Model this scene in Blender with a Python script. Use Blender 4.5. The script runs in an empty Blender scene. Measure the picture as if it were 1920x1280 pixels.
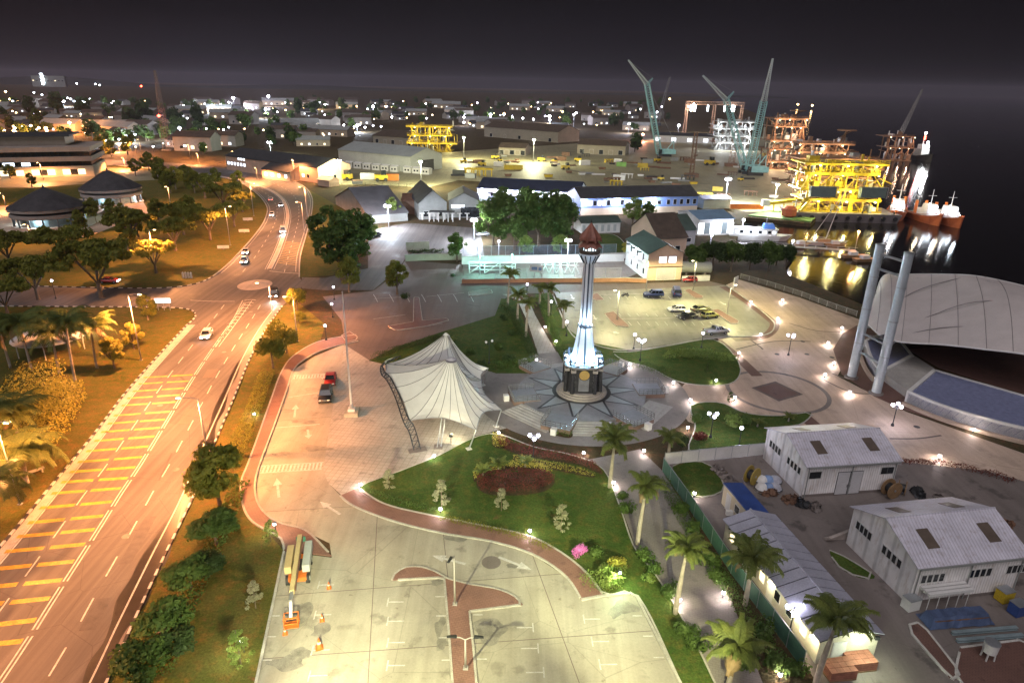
import bpy, bmesh, math, random
from mathutils import Vector, Matrix, Euler
rnd = random.Random(11)
SC = bpy.context.scene
COL = SC.collection
PI = math.pi

# ------------------------------------------------------------------ camera
CAMH = 46.0
CX, CY, DH, NADX, NADY = 960.0, 640.0, 480.0, 904.0, 3825.0
_n = (NADX - CX, NADY - CY)
FPX = math.sqrt(DH * math.hypot(*_n))
_up = -Vector((_n[0], -_n[1], -FPX)).normalized()
_fw = Vector((0, 0, -1)); _fw = (_fw - _up * _fw.dot(_up)).normalized()
_rt = _fw.cross(_up)
RM = Matrix((_rt, _fw, _up))                       # camera -> world
cam_d = bpy.data.cameras.new('camera'); cam = bpy.data.objects.new('camera', cam_d); COL.objects.link(cam)
cam_d.sensor_width = 36.0; cam_d.lens = FPX * 36.0 / 1920.0
cam_d.clip_start = 0.5; cam_d.clip_end = 30000
cam.matrix_world = Matrix.Translation((0, 0, CAMH)) @ RM.to_4x4()
SC.camera = cam

def ray(px, py):
    return RM @ Vector((px - CX, -(py - CY), -FPX))
def G(px, py, z=0.0):                              # pixel -> point on the level z
    d = ray(px, py); t = (z - CAMH) / d.z
    return Vector((d.x * t, d.y * t, z))
def V(px, py, Y):                                  # pixel -> point at forward distance Y
    d = ray(px, py); t = Y / d.y
    return Vector((d.x * t, d.y * t, CAMH + d.z * t))
def hz(bx, by, ty, z0=0.0, tx=None):               # height of an upright at ground pixel (bx,by) whose top shows at row ty
    b = G(bx, by, z0); d = ray(bx if tx is None else tx, ty)
    return CAMH + d.z * math.hypot(b.x, b.y) / math.hypot(d.x, d.y)
def P2(pts, z=0.0):
    return [G(x, y, z).to_2d() for x, y in pts]

# ------------------------------------------------------------------ world: night sky
wd = bpy.data.worlds.new('World'); SC.world = wd; wd.use_nodes = True
nt = wd.node_tree; nt.nodes.clear()
o = nt.nodes.new('ShaderNodeOutputWorld')
sky = nt.nodes.new('ShaderNodeTexSky'); sky.sky_type = 'NISHITA'; sky.sun_disc = False
sky.sun_elevation = math.radians(-9); sky.sun_rotation = math.radians(200)
b1 = nt.nodes.new('ShaderNodeBackground'); b1.inputs[1].default_value = 0.02
nt.links.new(sky.outputs[0], b1.inputs[0])
tc = nt.nodes.new('ShaderNodeTexCoord'); sx = nt.nodes.new('ShaderNodeSeparateXYZ')
nt.links.new(tc.outputs['Generated'], sx.inputs[0])
cr = nt.nodes.new('ShaderNodeValToRGB')
cr.color_ramp.elements[0].position = 0.0; cr.color_ramp.elements[0].color = (0.026, 0.021, 0.026, 1)
cr.color_ramp.elements[1].position = 0.35; cr.color_ramp.elements[1].color = (0.0085, 0.0065, 0.0095, 1)
e = cr.color_ramp.elements.new(0.10); e.color = (0.0150, 0.0118, 0.0165, 1)
nt.links.new(sx.outputs[2], cr.inputs[0])
b2 = nt.nodes.new('ShaderNodeBackground'); b2.inputs[1].default_value = 0.14
nt.links.new(cr.outputs[0], b2.inputs[0])
ad = nt.nodes.new('ShaderNodeAddShader')
nt.links.new(b1.outputs[0], ad.inputs[0]); nt.links.new(b2.outputs[0], ad.inputs[1]); nt.links.new(ad.outputs[0], o.inputs[0])
# broad soft fill added for the ambient glow, high behind the camera
sd = bpy.data.lights.new('ambient_fill', 'SUN'); sd.energy = 0.8; sd.angle = math.radians(60); sd.color = (1.0, 0.93, 0.97)
so = bpy.data.objects.new('ambient_fill', sd); COL.objects.link(so)
so.rotation_euler = Euler((math.radians(38), 0, math.radians(-20)))

SC.render.engine = 'CYCLES'
SC.view_settings.view_transform = 'Standard'; SC.view_settings.look = 'None'
SC.view_settings.exposure = 1.05; SC.view_settings.gamma = 1.0; SC.view_settings.use_curve_mapping = False
cy = SC.cycles
cy.use_denoising = True; cy.use_light_tree = True; cy.max_bounces = 4; cy.diffuse_bounces = 2; cy.glossy_bounces = 3
cy.transparent_max_bounces = 6; cy.transmission_bounces = 3; cy.volume_bounces = 0
cy.sample_clamp_indirect = 3.0; cy.caustics_reflective = False; cy.caustics_refractive = False
LP = 1.0                                           # master factor for all lamp powers

# ------------------------------------------------------------------ mesh helpers
class MB:
    def __init__(s): s.v = []; s.f = []
    def add(s, vs, fs):
        n = len(s.v); s.v.extend([tuple(p) for p in vs]); s.f.extend([tuple(i + n for i in f) for f in fs]); return s
    def box(s, c, d, rz=0.0):
        x, y, z = d[0] / 2, d[1] / 2, d[2] / 2; ca, sa = math.cos(rz), math.sin(rz); vs = []
        for k in (-z, z):
            for i, j in ((-x, -y), (x, -y), (x, y), (-x, y)):
                vs.append((c[0] + i * ca - j * sa, c[1] + i * sa + j * ca, c[2] + k))
        return s.add(vs, [(3, 2, 1, 0), (4, 5, 6, 7), (0, 1, 5, 4), (1, 2, 6, 5), (2, 3, 7, 6), (3, 0, 4, 7)])
    def hexa(s, bot, top):
        n = len(bot); return s.add(list(bot) + list(top), [tuple(range(n - 1, -1, -1)), tuple(range(n, 2 * n))] + [(i, (i + 1) % n, n + (i + 1) % n, n + i) for i in range(n)])
    def prism(s, poly, z0, z1):
        return s.hexa([(p[0], p[1], z0) for p in poly], [(p[0], p[1], z1) for p in poly])
    def quad(s, *vs): return s.add(vs, [tuple(range(len(vs)))])
    def cyl(s, p0, p1, r0, r1=None, n=8, cap=True):
        r1 = r0 if r1 is None else r1
        p0 = Vector(p0); p1 = Vector(p1); a = (p1 - p0).normalized()
        u = a.orthogonal().normalized(); w = a.cross(u); vs = []
        for p, r in ((p0, r0), (p1, r1)):
            for i in range(n):
                t = 2 * PI * i / n; vs.append(p + (u * math.cos(t) + w * math.sin(t)) * r)
        fs = [(i, (i + 1) % n, n + (i + 1) % n, n + i) for i in range(n)]
        if cap: fs += [tuple(range(n - 1, -1, -1)), tuple(range(n, 2 * n))]
        return s.add(vs, fs)
    def tube(s, pts, r, n=6):
        for a, b in zip(pts[:-1], pts[1:]):
            s.cyl(a, b, r if not callable(r) else r(0), None, n)
        return s
    def bar(s, p0, p1, w):                         # square bar
        return s.cyl(p0, p1, w * 0.7071, None, 4)
    def lathe(s, prof, n=16, c=(0, 0, 0), rz=0.0):
        vs = []; fs = []
        for r, z in prof:
            for i in range(n):
                t = rz + 2 * PI * i / n; vs.append((c[0] + r * math.cos(t), c[1] + r * math.sin(t), c[2] + z))
        for k in range(len(prof) - 1):
            for i in range(n):
                j = (i + 1) % n; fs.append((k * n + i, k * n + j, (k + 1) * n + j, (k + 1) * n + i))
        fs.append(tuple(range(n - 1, -1, -1))); fs.append(tuple(range((len(prof) - 1) * n, len(prof) * n)))
        return s.add(vs, fs)
    def mesh(s, name, smooth=False):
        m = bpy.data.meshes.new(name); m.from_pydata(s.v, [], s.f); m.update()
        if smooth: m.shade_smooth()
        return m

def link(o, parent=None):
    COL.objects.link(o)
    if parent is not None: o.parent = parent
    return o
def tag(o, label=None, cat=None, group=None, kind=None):
    if label: o['label'] = label
    if cat: o['category'] = cat
    if group: o['group'] = group
    if kind: o['kind'] = kind
    return o
def thing(name, label, cat, loc=(0, 0, 0), rz=0.0, group=None):
    o = link(bpy.data.objects.new(name, None)); o.empty_display_size = 0.3
    o.location = loc; o.rotation_euler = (0, 0, rz)
    return tag(o, label, cat, group)
def part(name, mb, mat, parent, label=None, loc=None, rot=None, smooth=False, kind=None):
    me = mb if isinstance(mb, bpy.types.Mesh) else mb.mesh(name, smooth)
    if mat is not None and not me.materials: me.materials.append(mat)
    o = link(bpy.data.objects.new(name, me), parent)
    if loc is not None: o.location = loc
    if rot is not None: o.rotation_euler = rot
    return tag(o, label, kind=kind)
def solo(name, mb, mat, label, cat, loc=(0, 0, 0), rz=0.0, group=None, smooth=False):
    o = part(name, mb, mat, None, None, loc, (0, 0, rz), smooth); return tag(o, label, cat, group)
def struct(name, mb, mat, kind='structure'):
    return tag(part(name, mb, mat, None), kind=kind)
def copy_tree(o, parent=None):
    c = o.copy(); COL.objects.link(c)
    if parent is not None: c.parent = parent
    for ch in list(o.children): copy_tree(ch, c)
    return c
def bulb(parent, loc, color, watts, r=0.12, kind='POINT', name='light', spot=None, rot=None, bat=False):
    d = bpy.data.lights.new(name, kind); d.energy = watts * LP; d.color = color; d.shadow_soft_size = r
    if kind == 'SPOT': d.spot_size = spot or 2.4; d.spot_blend = 0.6
    o = link(bpy.data.objects.new(name, d), parent); o.location = loc
    if rot: o.rotation_euler = rot
    if bat:                                        # batwing throw of a road lantern: more light sideways than straight down
        d.use_nodes = True; nt = d.node_tree; em = nt.nodes['Emission']; g = nt.nodes.new('ShaderNodeTexCoord'); s = nt.nodes.new('ShaderNodeSeparateXYZ'); nt.links.new(g.outputs['Normal'], s.inputs[0])
        a = nt.nodes.new('ShaderNodeMath'); a.operation = 'ABSOLUTE'; nt.links.new(s.outputs[2], a.inputs[0]); m = nt.nodes.new('ShaderNodeMath'); m.operation = 'MAXIMUM'; m.inputs[1].default_value = .34; nt.links.new(a.outputs[0], m.inputs[0])
        p = nt.nodes.new('ShaderNodeMath'); p.operation = 'POWER'; p.inputs[1].default_value = -2.3; nt.links.new(m.outputs[0], p.inputs[0]); nt.links.new(p.outputs[0], em.inputs[1])
    return o
def smoothline(pts, n=8, closed=False):            # Catmull-Rom through 2D/3D points
    pts = [Vector(p) for p in pts]; out = []; N = len(pts)
    for i in range(N if closed else N - 1):
        if closed: p0, p1, p2, p3 = pts[i - 1], pts[i], pts[(i + 1) % N], pts[(i + 2) % N]
        else: p0, p1, p2, p3 = pts[max(i - 1, 0)], pts[i], pts[i + 1], pts[min(i + 2, N - 1)]
        for k in range(n):
            t = k / n
            out.append(0.5 * ((2 * p1) + (p2 - p0) * t + (2 * p0 - 5 * p1 + 4 * p2 - p3) * t * t + (3 * p1 - p0 - 3 * p2 + p3) * t ** 3))
    if not closed: out.append(pts[-1].copy())
    return out
def resample(pts, step):
    out = [pts[0].copy()]; acc = 0.0
    for a, b in zip(pts[:-1], pts[1:]):
        L = (b - a).length
        if L < 1e-6: continue
        while acc + L >= step:
            t = (step - acc) / L; a = a + (b - a) * t; out.append(a.copy()); L = (b - a).length; acc = 0.0
        acc += L
    return out
def offset(pts, d):
    out = []
    for i, p in enumerate(pts):
        a = pts[max(i - 1, 0)]; b = pts[min(i + 1, len(pts) - 1)]; t = (b - a).normalized()
        out.append(Vector((p.x - t.y * d, p.y + t.x * d)))
    return out
def sheet_mesh(poly, z, name='sheet', thick=0.0):
    bm = bmesh.new(); vs = [bm.verts.new((p[0], p[1], z)) for p in poly]
    es = [bm.edges.new((vs[i], vs[(i + 1) % len(vs)])) for i in range(len(vs))]
    bmesh.ops.triangle_fill(bm, edges=es, use_beauty=True, normal=(0, 0, 1))
    bmesh.ops.recalc_face_normals(bm, faces=bm.faces)
    for f in bm.faces:
        if f.normal.z < 0: f.normal_flip()
    if thick:
        n = len(vs)
        lo = [bm.verts.new((p[0], p[1], z - thick)) for p in poly]
        for i in range(n):
            bm.faces.new((vs[i], vs[(i + 1) % n], lo[(i + 1) % n], lo[i]))
        bmesh.ops.recalc_face_normals(bm, faces=[f for f in bm.faces if abs(f.normal.z) < .5])
    m = bpy.data.meshes.new(name); bm.to_mesh(m); bm.free(); return m
def sheet(name, poly, z, mat, thick=0.0, parent=None):
    if poly and len(poly[0]) == 2 and not isinstance(poly[0], Vector): poly = P2(poly)
    me = sheet_mesh(poly, z, name, thick)
    return struct(name, me, mat) if parent is None else part(name, me, mat, parent)
def ribbon(pts, w, z):
    mb = MB(); a = offset(pts, w / 2); b = offset(pts, -w / 2)
    for i in range(len(pts) - 1):
        mb.quad((b[i].x, b[i].y, z), (b[i + 1].x, b[i + 1].y, z), (a[i + 1].x, a[i + 1].y, z), (a[i].x, a[i].y, z))
    return mb
def kerb(parent, pts, mat, step=2.0, w=0.18, h=0.14, z=0.0, mat2=None, name='kerb_stone', gap=0.015, limit=300):
    pts = resample(pts, step); n = 0
    m1 = MB().box((0, 0, h / 2), (step - gap, w, h)).mesh(name); m1.materials.append(mat)
    m2 = m1.copy() if mat2 else None
    if mat2: m2.materials.clear(); m2.materials.append(mat2)
    for i, (a, b) in enumerate(zip(pts[:-1], pts[1:])):
        if n >= limit: break
        d = b - a; c = (a + b) / 2
        part(name, m2 if (mat2 and i % 2) else m1, None, parent, loc=(c.x, c.y, z), rot=(0, 0, math.atan2(d.y, d.x))); n += 1
    return n
def clip(poly, p, nrm):                            # keep the side where (x-p).nrm >= 0
    out = []
    for i in range(len(poly)):
        a, b = poly[i - 1], poly[i]; da = (a - p).dot(nrm); db = (b - p).dot(nrm)
        if da >= 0: out.append(a)
        if da * db < 0: out.append(a + (b - a) * (da / (da - db)))
    return out
def slabs(parent, poly, lines, z, mats, name='slab', gap=0.035, thick=0.05):
    cells = [poly]
    for (a, b) in lines:
        a = Vector(a); b = Vector(b); t = (b - a).normalized(); nn = Vector((-t.y, t.x)); nx = []
        for c in cells:
            for s in (1, -1):
                q = clip(c, a + nn * gap * s, nn * s)
                if len(q) > 2: nx.append(q)
        cells = nx
    k = 0
    for c in cells:
        q = [c[i] for i in range(len(c)) if (c[i] - c[i - 1]).length > 1e-3]
        if len(q) < 3: continue
        ar = abs(sum(q[i - 1].x * q[i].y - q[i].x * q[i - 1].y for i in range(len(q)))) / 2
        if ar < 0.3: continue
        part(name, sheet_mesh(q, z + 0.0007 * (k % 5), name), mats[k % len(mats)], parent); k += 1

# ------------------------------------------------------------------ materials
MATS = {}
def nodes(name):
    m = bpy.data.materials.new(name); m.use_nodes = True; MATS[name] = m
    t = m.node_tree; return m, t, t.nodes['Principled BSDF']
def N(t, kind, **kw):
    n = t.nodes.new('ShaderNode' + kind)
    for k, v in kw.items():
        if k.startswith('i_'): n.inputs[k[2:].replace('_', ' ')].default_value = v
        else: setattr(n, k, v)
    return n
def coords(t, world=True):
    return N(t, 'NewGeometry').outputs['Position'] if world else N(t, 'TexCoord').outputs['Object']
def mixrgb(t, fac, a, b, mode='MIX'):
    n = N(t, 'Mix', data_type='RGBA', blend_type=mode)
    for sock, val in ((n.inputs[0], fac), (n.inputs[6], a), (n.inputs[7], b)):
        if hasattr(val, 'links') or isinstance(val, bpy.types.NodeSocket): t.links.new(val, sock)
        elif isinstance(val, (int, float)): sock.default_value = val
        else: sock.default_value = (*val[:3], 1)
    return n.outputs[2]
def ramp(t, sock, a, b):
    n = N(t, 'MapRange'); n.inputs[1].default_value = a; n.inputs[2].default_value = b
    t.links.new(sock, n.inputs[0]); return n.outputs[0]
def noise(t, vec, scale, detail=4, rough=0.6):
    n = N(t, 'TexNoise'); n.inputs['Scale'].default_value = scale; n.inputs['Detail'].default_value = detail; n.inputs['Roughness'].default_value = rough
    t.links.new(vec, n.inputs['Vector']); return n.outputs['Fac']
def bump(t, bs, h, dist=0.05, strength=0.5):
    b = N(t, 'Bump'); b.inputs['Strength'].default_value = strength; b.inputs['Distance'].default_value = dist
    t.links.new(h, b.inputs['Height']); t.links.new(b.outputs[0], bs.inputs['Normal'])
def shade(c, k): return tuple(min(1, x * k) for x in c)
def M(name, c, var=0.25, scale=0.6, rough=0.7, metal=0.0, bmp=0.0, world=True, fine=0.12, spec=None, fscale=14.0):
    if name in MATS: return MATS[name]
    m, t, bs = nodes(name); v = coords(t, world)
    n1 = noise(t, v, scale, 5); n2 = noise(t, v, scale * fscale, 3)
    col = mixrgb(t, ramp(t, n1, .3, .7), shade(c, 1 - var), shade(c, 1 + var))
    col = mixrgb(t, ramp(t, n2, .3, .7), col, mixrgb(t, 1.0, col, (1 - fine * 2,) * 3, 'MULTIPLY'))
    t.links.new(col, bs.inputs['Base Color']); bs.inputs['Roughness'].default_value = rough; bs.inputs['Metallic'].default_value = metal
    if spec is not None: bs.inputs['Specular IOR Level'].default_value = spec
    if bmp: bump(t, bs, n2, 0.04, bmp)
    return m
def EM(name, c, s, see=False):
    if name in MATS: return MATS[name]
    m, t, bs = nodes(name); bs.inputs['Base Color'].default_value = (*shade(c, .8), 1)
    bs.inputs['Emission Color'].default_value = (*c, 1); bs.inputs['Emission Strength'].default_value = s
    m.cycles.emission_sampling = 'NONE'
    if see:                                        # frosted lamp glass that lets the bulb's light out
        tr = N(t, 'BsdfTransparent'); em = N(t, 'Emission'); em.inputs[0].default_value = (*c, 1); em.inputs[1].default_value = s
        a = N(t, 'AddShader'); t.links.new(tr.outputs[0], a.inputs[0]); t.links.new(em.outputs[0], a.inputs[1])
        t.links.new(a.outputs[0], t.nodes['Material Output'].inputs[0])
    return m

def asphalt_mat(name, c, wet=0.35, tr_=.92):
    m, t, bs = nodes(name); v = coords(t)
    big = noise(t, v, 0.08, 5, .65); fine = noise(t, v, 9.0, 3); st = noise(t, v, 0.28, 6, .7)
    col = mixrgb(t, ramp(t, big, .35, .65), shade(c, .8), shade(c, 1.2))
    col = mixrgb(t, ramp(t, fine, .25, .75), shade(c, .8), col)
    col = mixrgb(t, ramp(t, st, .56, .72), col, shade(c, 1 - wet))
    mp = N(t, 'Mapping'); mp.inputs['Rotation'].default_value = (0, 0, -.18); mp.inputs['Scale'].default_value = (1.1, .018, 1); t.links.new(v, mp.inputs[0])
    tk = noise(t, mp.outputs[0], 1.0, 4, .6); col = mixrgb(t, ramp(t, tk, .38, .62), mixrgb(t, 1.0, col, (tr_,) * 3, 'MULTIPLY'), mixrgb(t, 1.0, col, (1.06,) * 3, 'MULTIPLY'))
    vo = N(t, 'TexVoronoi', feature='DISTANCE_TO_EDGE'); vo.inputs['Scale'].default_value = .16; t.links.new(v, vo.inputs['Vector']); col = mixrgb(t, ramp(t, vo.outputs['Distance'], .0, .006), mixrgb(t, 1.0, col, (.6,) * 3, 'MULTIPLY'), col)
    t.links.new(col, bs.inputs['Base Color'])
    r = N(t, 'MapRange'); r.inputs[1].default_value = .55; r.inputs[2].default_value = .7; r.inputs[3].default_value = .75; r.inputs[4].default_value = .45
    t.links.new(st, r.inputs[0]); t.links.new(r.outputs[0], bs.inputs['Roughness'])
    bump(t, bs, fine, 0.02, .3); return m
def concrete_mat(name, c, scale=0.12, dirt=.3, grid=None, rot=0.0):
    m, t, bs = nodes(name); v = coords(t)
    big = noise(t, v, scale, 6, .65); fine = noise(t, v, 5.0, 4); st = noise(t, v, scale * 3.1, 5, .6)
    col = mixrgb(t, ramp(t, big, .33, .67), shade(c, .82), shade(c, 1.16))
    col = mixrgb(t, ramp(t, st, .58, .66), col, shade(c, 1 - dirt))
    col = mixrgb(t, ramp(t, fine, .3, .7), mixrgb(t, 1.0, col, (.86,) * 3, 'MULTIPLY'), col)
    if grid:
        mp = N(t, 'Mapping'); mp.inputs['Rotation'].default_value = (0, 0, rot); t.links.new(v, mp.inputs[0])
        bk = N(t, 'TexBrick'); bk.offset = grid[2] if len(grid) > 2 else 0.0; bk.inputs['Scale'].default_value = 1.0
        bk.inputs['Brick Width'].default_value = grid[0]; bk.inputs['Row Height'].default_value = grid[1]; bk.inputs['Mortar Size'].default_value = grid[3] if len(grid) > 3 else .03
        bk.inputs['Color1'].default_value = (1, 1, 1, 1); bk.inputs['Color2'].default_value = (.92, .91, .90, 1); bk.inputs['Mortar'].default_value = (.74, .72, .70, 1)
        t.links.new(mp.outputs[0], bk.inputs['Vector'])
        col = mixrgb(t, 1.0, col, bk.outputs['Color'], 'MULTIPLY'); bump(t, bs, bk.outputs['Fac'], -0.02, .5)
    else:
        bump(t, bs, fine, 0.02, .2); vo = N(t, 'TexVoronoi', feature='DISTANCE_TO_EDGE'); vo.inputs['Scale'].default_value = .11; t.links.new(v, vo.inputs['Vector']); col = mixrgb(t, ramp(t, vo.outputs['Distance'], .0, .004), mixrgb(t, 1.0, col, (.72,) * 3, 'MULTIPLY'), col)
        oil = noise(t, v, 1.3, 3); col = mixrgb(t, ramp(t, oil, .66, .74), col, mixrgb(t, 1.0, col, (.66, .64, .6), 'MULTIPLY'))
        mp = N(t, 'Mapping'); mp.inputs['Scale'].default_value = (.9, .03, 1); mp.inputs['Rotation'].default_value = (0, 0, .1); t.links.new(v, mp.inputs[0]); ty = noise(t, mp.outputs[0], 1.0, 4); col = mixrgb(t, ramp(t, ty, .4, .65), col, mixrgb(t, 1.0, col, (.84, .83, .82), 'MULTIPLY'))
    t.links.new(col, bs.inputs['Base Color']); bs.inputs['Roughness'].default_value = .62; return m
def grass_mat(name, c, c2):
    m, t, bs = nodes(name); v = coords(t)
    a = noise(t, v, 0.22, 5, .6); b = noise(t, v, 4.5, 4, .7); d = noise(t, v, 0.9, 4, .6)
    col = mixrgb(t, ramp(t, a, .35, .65), c, c2)
    col = mixrgb(t, ramp(t, d, .48, .72), col, (c2[0] * 1.45, c2[1] * .95, c2[2] * 1.0)); bare = noise(t, v, .5, 5, .65); col = mixrgb(t, ramp(t, bare, .62, .72), col, (c2[0] * 1.5, c2[1] * .75, c2[2] * 1.3))
    col = mixrgb(t, ramp(t, b, .3, .7), mixrgb(t, 1.0, col, (.45,) * 3, 'MULTIPLY'), col)
    t.links.new(col, bs.inputs['Base Color']); bs.inputs['Roughness'].default_value = .95; bs.inputs['Specular IOR Level'].default_value = .1
    bump(t, bs, b, 0.15, 1.0); return m
def leaf_mat(name, c, c2, trans=.42):
    c, c2 = shade(c, 2.1), shade(c2, 2.1)
    m, t, bs = nodes(name); v = coords(t)
    n1 = noise(t, v, 0.8, 3); n2 = noise(t, v, 7.0, 2)
    col = mixrgb(t, ramp(t, n1, .3, .7), c, c2); col = mixrgb(t, ramp(t, n2, .25, .75), mixrgb(t, 1.0, col, (.55,) * 3, 'MULTIPLY'), col)
    t.links.new(col, bs.inputs['Base Color']); bs.inputs['Roughness'].default_value = .6; bs.inputs['Specular IOR Level'].default_value = .25
    tr = N(t, 'BsdfTranslucent'); t.links.new(col, tr.inputs[0]); mx = N(t, 'MixShader'); mx.inputs[0].default_value = trans
    t.links.new(bs.outputs[0], mx.inputs[1]); t.links.new(tr.outputs[0], mx.inputs[2]); t.links.new(mx.outputs[0], t.nodes['Material Output'].inputs[0])
    return m
def sheetmetal_mat(name, c, pitch=0.25, rough=.45):
    m, t, bs = nodes(name); v = coords(t, False)
    w = N(t, 'TexWave'); w.inputs['Scale'].default_value = 0.314 / pitch; w.inputs['Distortion'].default_value = 0; t.links.new(v, w.inputs[0])
    n1 = noise(t, v, .5, 5); col = mixrgb(t, ramp(t, n1, .3, .7), shade(c, .82), shade(c, 1.08))
    sm = N(t, 'Mapping'); sm.inputs['Scale'].default_value = (1, 1, .25); t.links.new(v, sm.inputs[0]); st = noise(t, sm.outputs[0], 2.0, 6, .7); col = mixrgb(t, ramp(t, st, .52, .76), col, (c[0] * .6, c[1] * .52, c[2] * .45))
    col = mixrgb(t, ramp(t, w.outputs[1], 0, .25), mixrgb(t, 1.0, col, (.72,) * 3, 'MULTIPLY'), col)
    t.links.new(col, bs.inputs['Base Color']); bs.inputs['Roughness'].default_value = rough
    bump(t, bs, w.outputs[1], 0.03, .6); return m
def water_mat(name):
    m, t, bs = nodes(name); v = coords(t)
    mp = N(t, 'Mapping'); mp.inputs['Scale'].default_value = (1, .35, 1); t.links.new(v, mp.inputs[0])
    n1 = noise(t, mp.outputs[0], .55, 4, .6); n2 = noise(t, mp.outputs[0], 2.4, 3)
    s = N(t, 'Math', operation='ADD'); t.links.new(n1, s.inputs[0]); t.links.new(n2, s.inputs[1])
    bs.inputs['Base Color'].default_value = (.006, .0055, .006, 1); bs.inputs['Roughness'].default_value = .08; bs.inputs['IOR'].default_value = 1.33
    bump(t, bs, s.outputs[0], 0.06, .35); return m

asph = asphalt_mat('asphalt', (.125, .112, .106), .4, .7)
asph_dark = asphalt_mat('asphalt_dark', (.15, .115, .10), .4)
conc = concrete_mat('concrete_bay', (.36, .335, .27))
conc2 = concrete_mat('concrete_bay_warm', (.345, .32, .265))
conc_pl = concrete_mat('concrete_plaza', (.54, .41, .315), .09, .18)
conc_d = concrete_mat('concrete_dark', (.20, .17, .155), .1, .45)
pave = concrete_mat('paving_blocks', (.40, .375, .33), .16, .30, (.75, .75, 0, .05), .17)
path_m = concrete_mat('path_blocks', (.24, .215, .20), .2, .25, (.5, .25, .5, .02), .3)
brickp = concrete_mat('red_brick_pavers', (.25, .135, .108), .25, .25, (.42, .21, .5, .03), .2)
brickd = concrete_mat('dark_red_pavers', (.17, .09, .072), .2, .3, (.42, .21, .5, .03), .6)
grass = grass_mat('grass_lawn', (.05, .10, .018), (.095, .14, .03))
grass_v = grass_mat('grass_verge', (.10, .115, .022), (.16, .14, .035))
soil = grass_mat('rough_ground', (.06, .055, .025), (.10, .075, .04))
yardm = concrete_mat('yard_dirt', (.27, .245, .15), .02, .45)
waterm = water_mat('river_water')
whitep = M('white_paint', (.66, .64, .60), .22, 1.6, .6, fine=.3)
yellowp = M('yellow_paint', (.62, .38, .05), .35, 1.4, .6, fine=.32)
kerbw = M('kerb_white', (.62, .60, .56), .2, 1.0, .7, fine=.2)
kerbb = M('kerb_black', (.035, .033, .03), .2, 1.0, .7)
kerbg = M('kerb_concrete', (.45, .43, .38), .2, .8, .7, fine=.2)
steel = M('galvanised_steel', (.42, .44, .46), .12, 1.0, .38, .6)
polegrey = M('grey_pole_paint', (.40, .38, .36), .12, 1.0, .5)
darkmetal = M('dark_metal', (.035, .037, .04), .2, 1.0, .45, .3)
blackp = M('black_rubber', (.02, .02, .02), .2, 2.0, .7)
white = M('white_wall', (.66, .65, .63), .1, .4, .65, bmp=.05, fine=.06)
cream = M('cream_wall', (.55, .47, .34), .12, .3, .7, fine=.06)
pinkw = M('pink_wall', (.55, .38, .28), .12, .3, .7, fine=.06)
greyw = M('grey_wall', (.27, .28, .27), .15, .3, .7, fine=.08)
bluew = M('blue_wall', (.16, .27, .55), .1, .3, .6)
bluedk = M('blue_sheet', (.035, .075, .26), .2, .7, .5)
roofd = M('dark_roof', (.055, .055, .06), .3, .5, .7, bmp=.2, fine=.25)
roofgreen = M('green_roof', (.07, .105, .085), .2, .5, .6, fine=.2)
roofbr = M('brown_roof', (.10, .07, .05), .3, .5, .7, fine=.25)
glassd = M('dark_glass', (.02, .025, .03), .3, .8, .12, 0, spec=.8)
yellow = M('yellow_steel', (.62, .44, .03), .2, .5, .45, fine=.2)
orange = M('orange_steel', (.62, .17, .03), .2, .6, .5)
bronze = M('primer_steel', (.26, .14, .08), .3, .4, .6, fine=.2)
rust = M('rust_steel', (.17, .09, .055), .35, .5, .75)
teal = M('teal_crane_paint', (.28, .55, .58), .15, .5, .45)
redp = M('red_paint', (.45, .045, .025), .15, .8, .4)
wood = M('timber', (.26, .16, .08), .3, 1.2, .75)
bark = M('bark', (.16, .12, .085), .3, 2.0, .9, bmp=.4)
palmbark = M('palm_trunk', (.36, .31, .25), .2, 1.5, .85, bmp=.2)
lf_dark = leaf_mat('leaf_dark', (.018, .035, .010), (.045, .07, .02))
lf_mid = leaf_mat('leaf_mid', (.035, .065, .014), (.075, .115, .025))
lf_olive = leaf_mat('leaf_olive', (.075, .09, .014), (.16, .15, .022))  # on the left trees it paints the golden lamp glow into the leaves
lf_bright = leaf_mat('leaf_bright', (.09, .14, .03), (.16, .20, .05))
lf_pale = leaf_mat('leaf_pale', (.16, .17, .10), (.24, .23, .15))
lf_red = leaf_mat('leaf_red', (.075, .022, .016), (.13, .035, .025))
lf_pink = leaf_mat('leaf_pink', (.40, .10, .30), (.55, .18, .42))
lf_yell_lit = leaf_mat('leaf_yellow_lit', (.20, .19, .03), (.30, .26, .05))  # yellow-green of the beds, and lamp glow painted into lit foliage
lf_palm = leaf_mat('leaf_palm', (.055, .075, .02), (.115, .13, .032), .4)
SODIUM = (1.0, .37, .12); WARMW = (1.0, .88, .55); COOL = (.80, .88, 1.0); VIOLET = (.80, .78, 1.0); CYAN = (.35, 1.0, .86); GREENW = (.85, 1.0, .68)
e_sod = EM('sodium_glow', (1, .62, .25), 14); e_white = EM('white_glow', (.92, .94, 1), 26); e_violet = EM('violet_white_glow', (.80, .78, 1), 9)
e_cool = EM('cool_glow', (.78, .9, 1), 12); e_warm = EM('warm_glow', (1, .86, .55), 10); e_red = EM('red_glow', (1, .06, .03), 14); e_teal = EM('teal_glow', (.1, .9, .75), 6)
e_globe = EM('lamp_globe_glass', (.80, .78, 1.0), 5.0, True); e_flood = EM('flood_glass', (.92, .93, 1), 40)
win_lit = EM('lit_window', (.85, .92, 1.0), 1.3); win_warm = EM('warm_window', (1, .82, .5), 1.0); win_blue = EM('blue_window', (.75, .85, 1.0), 2.0)
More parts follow.
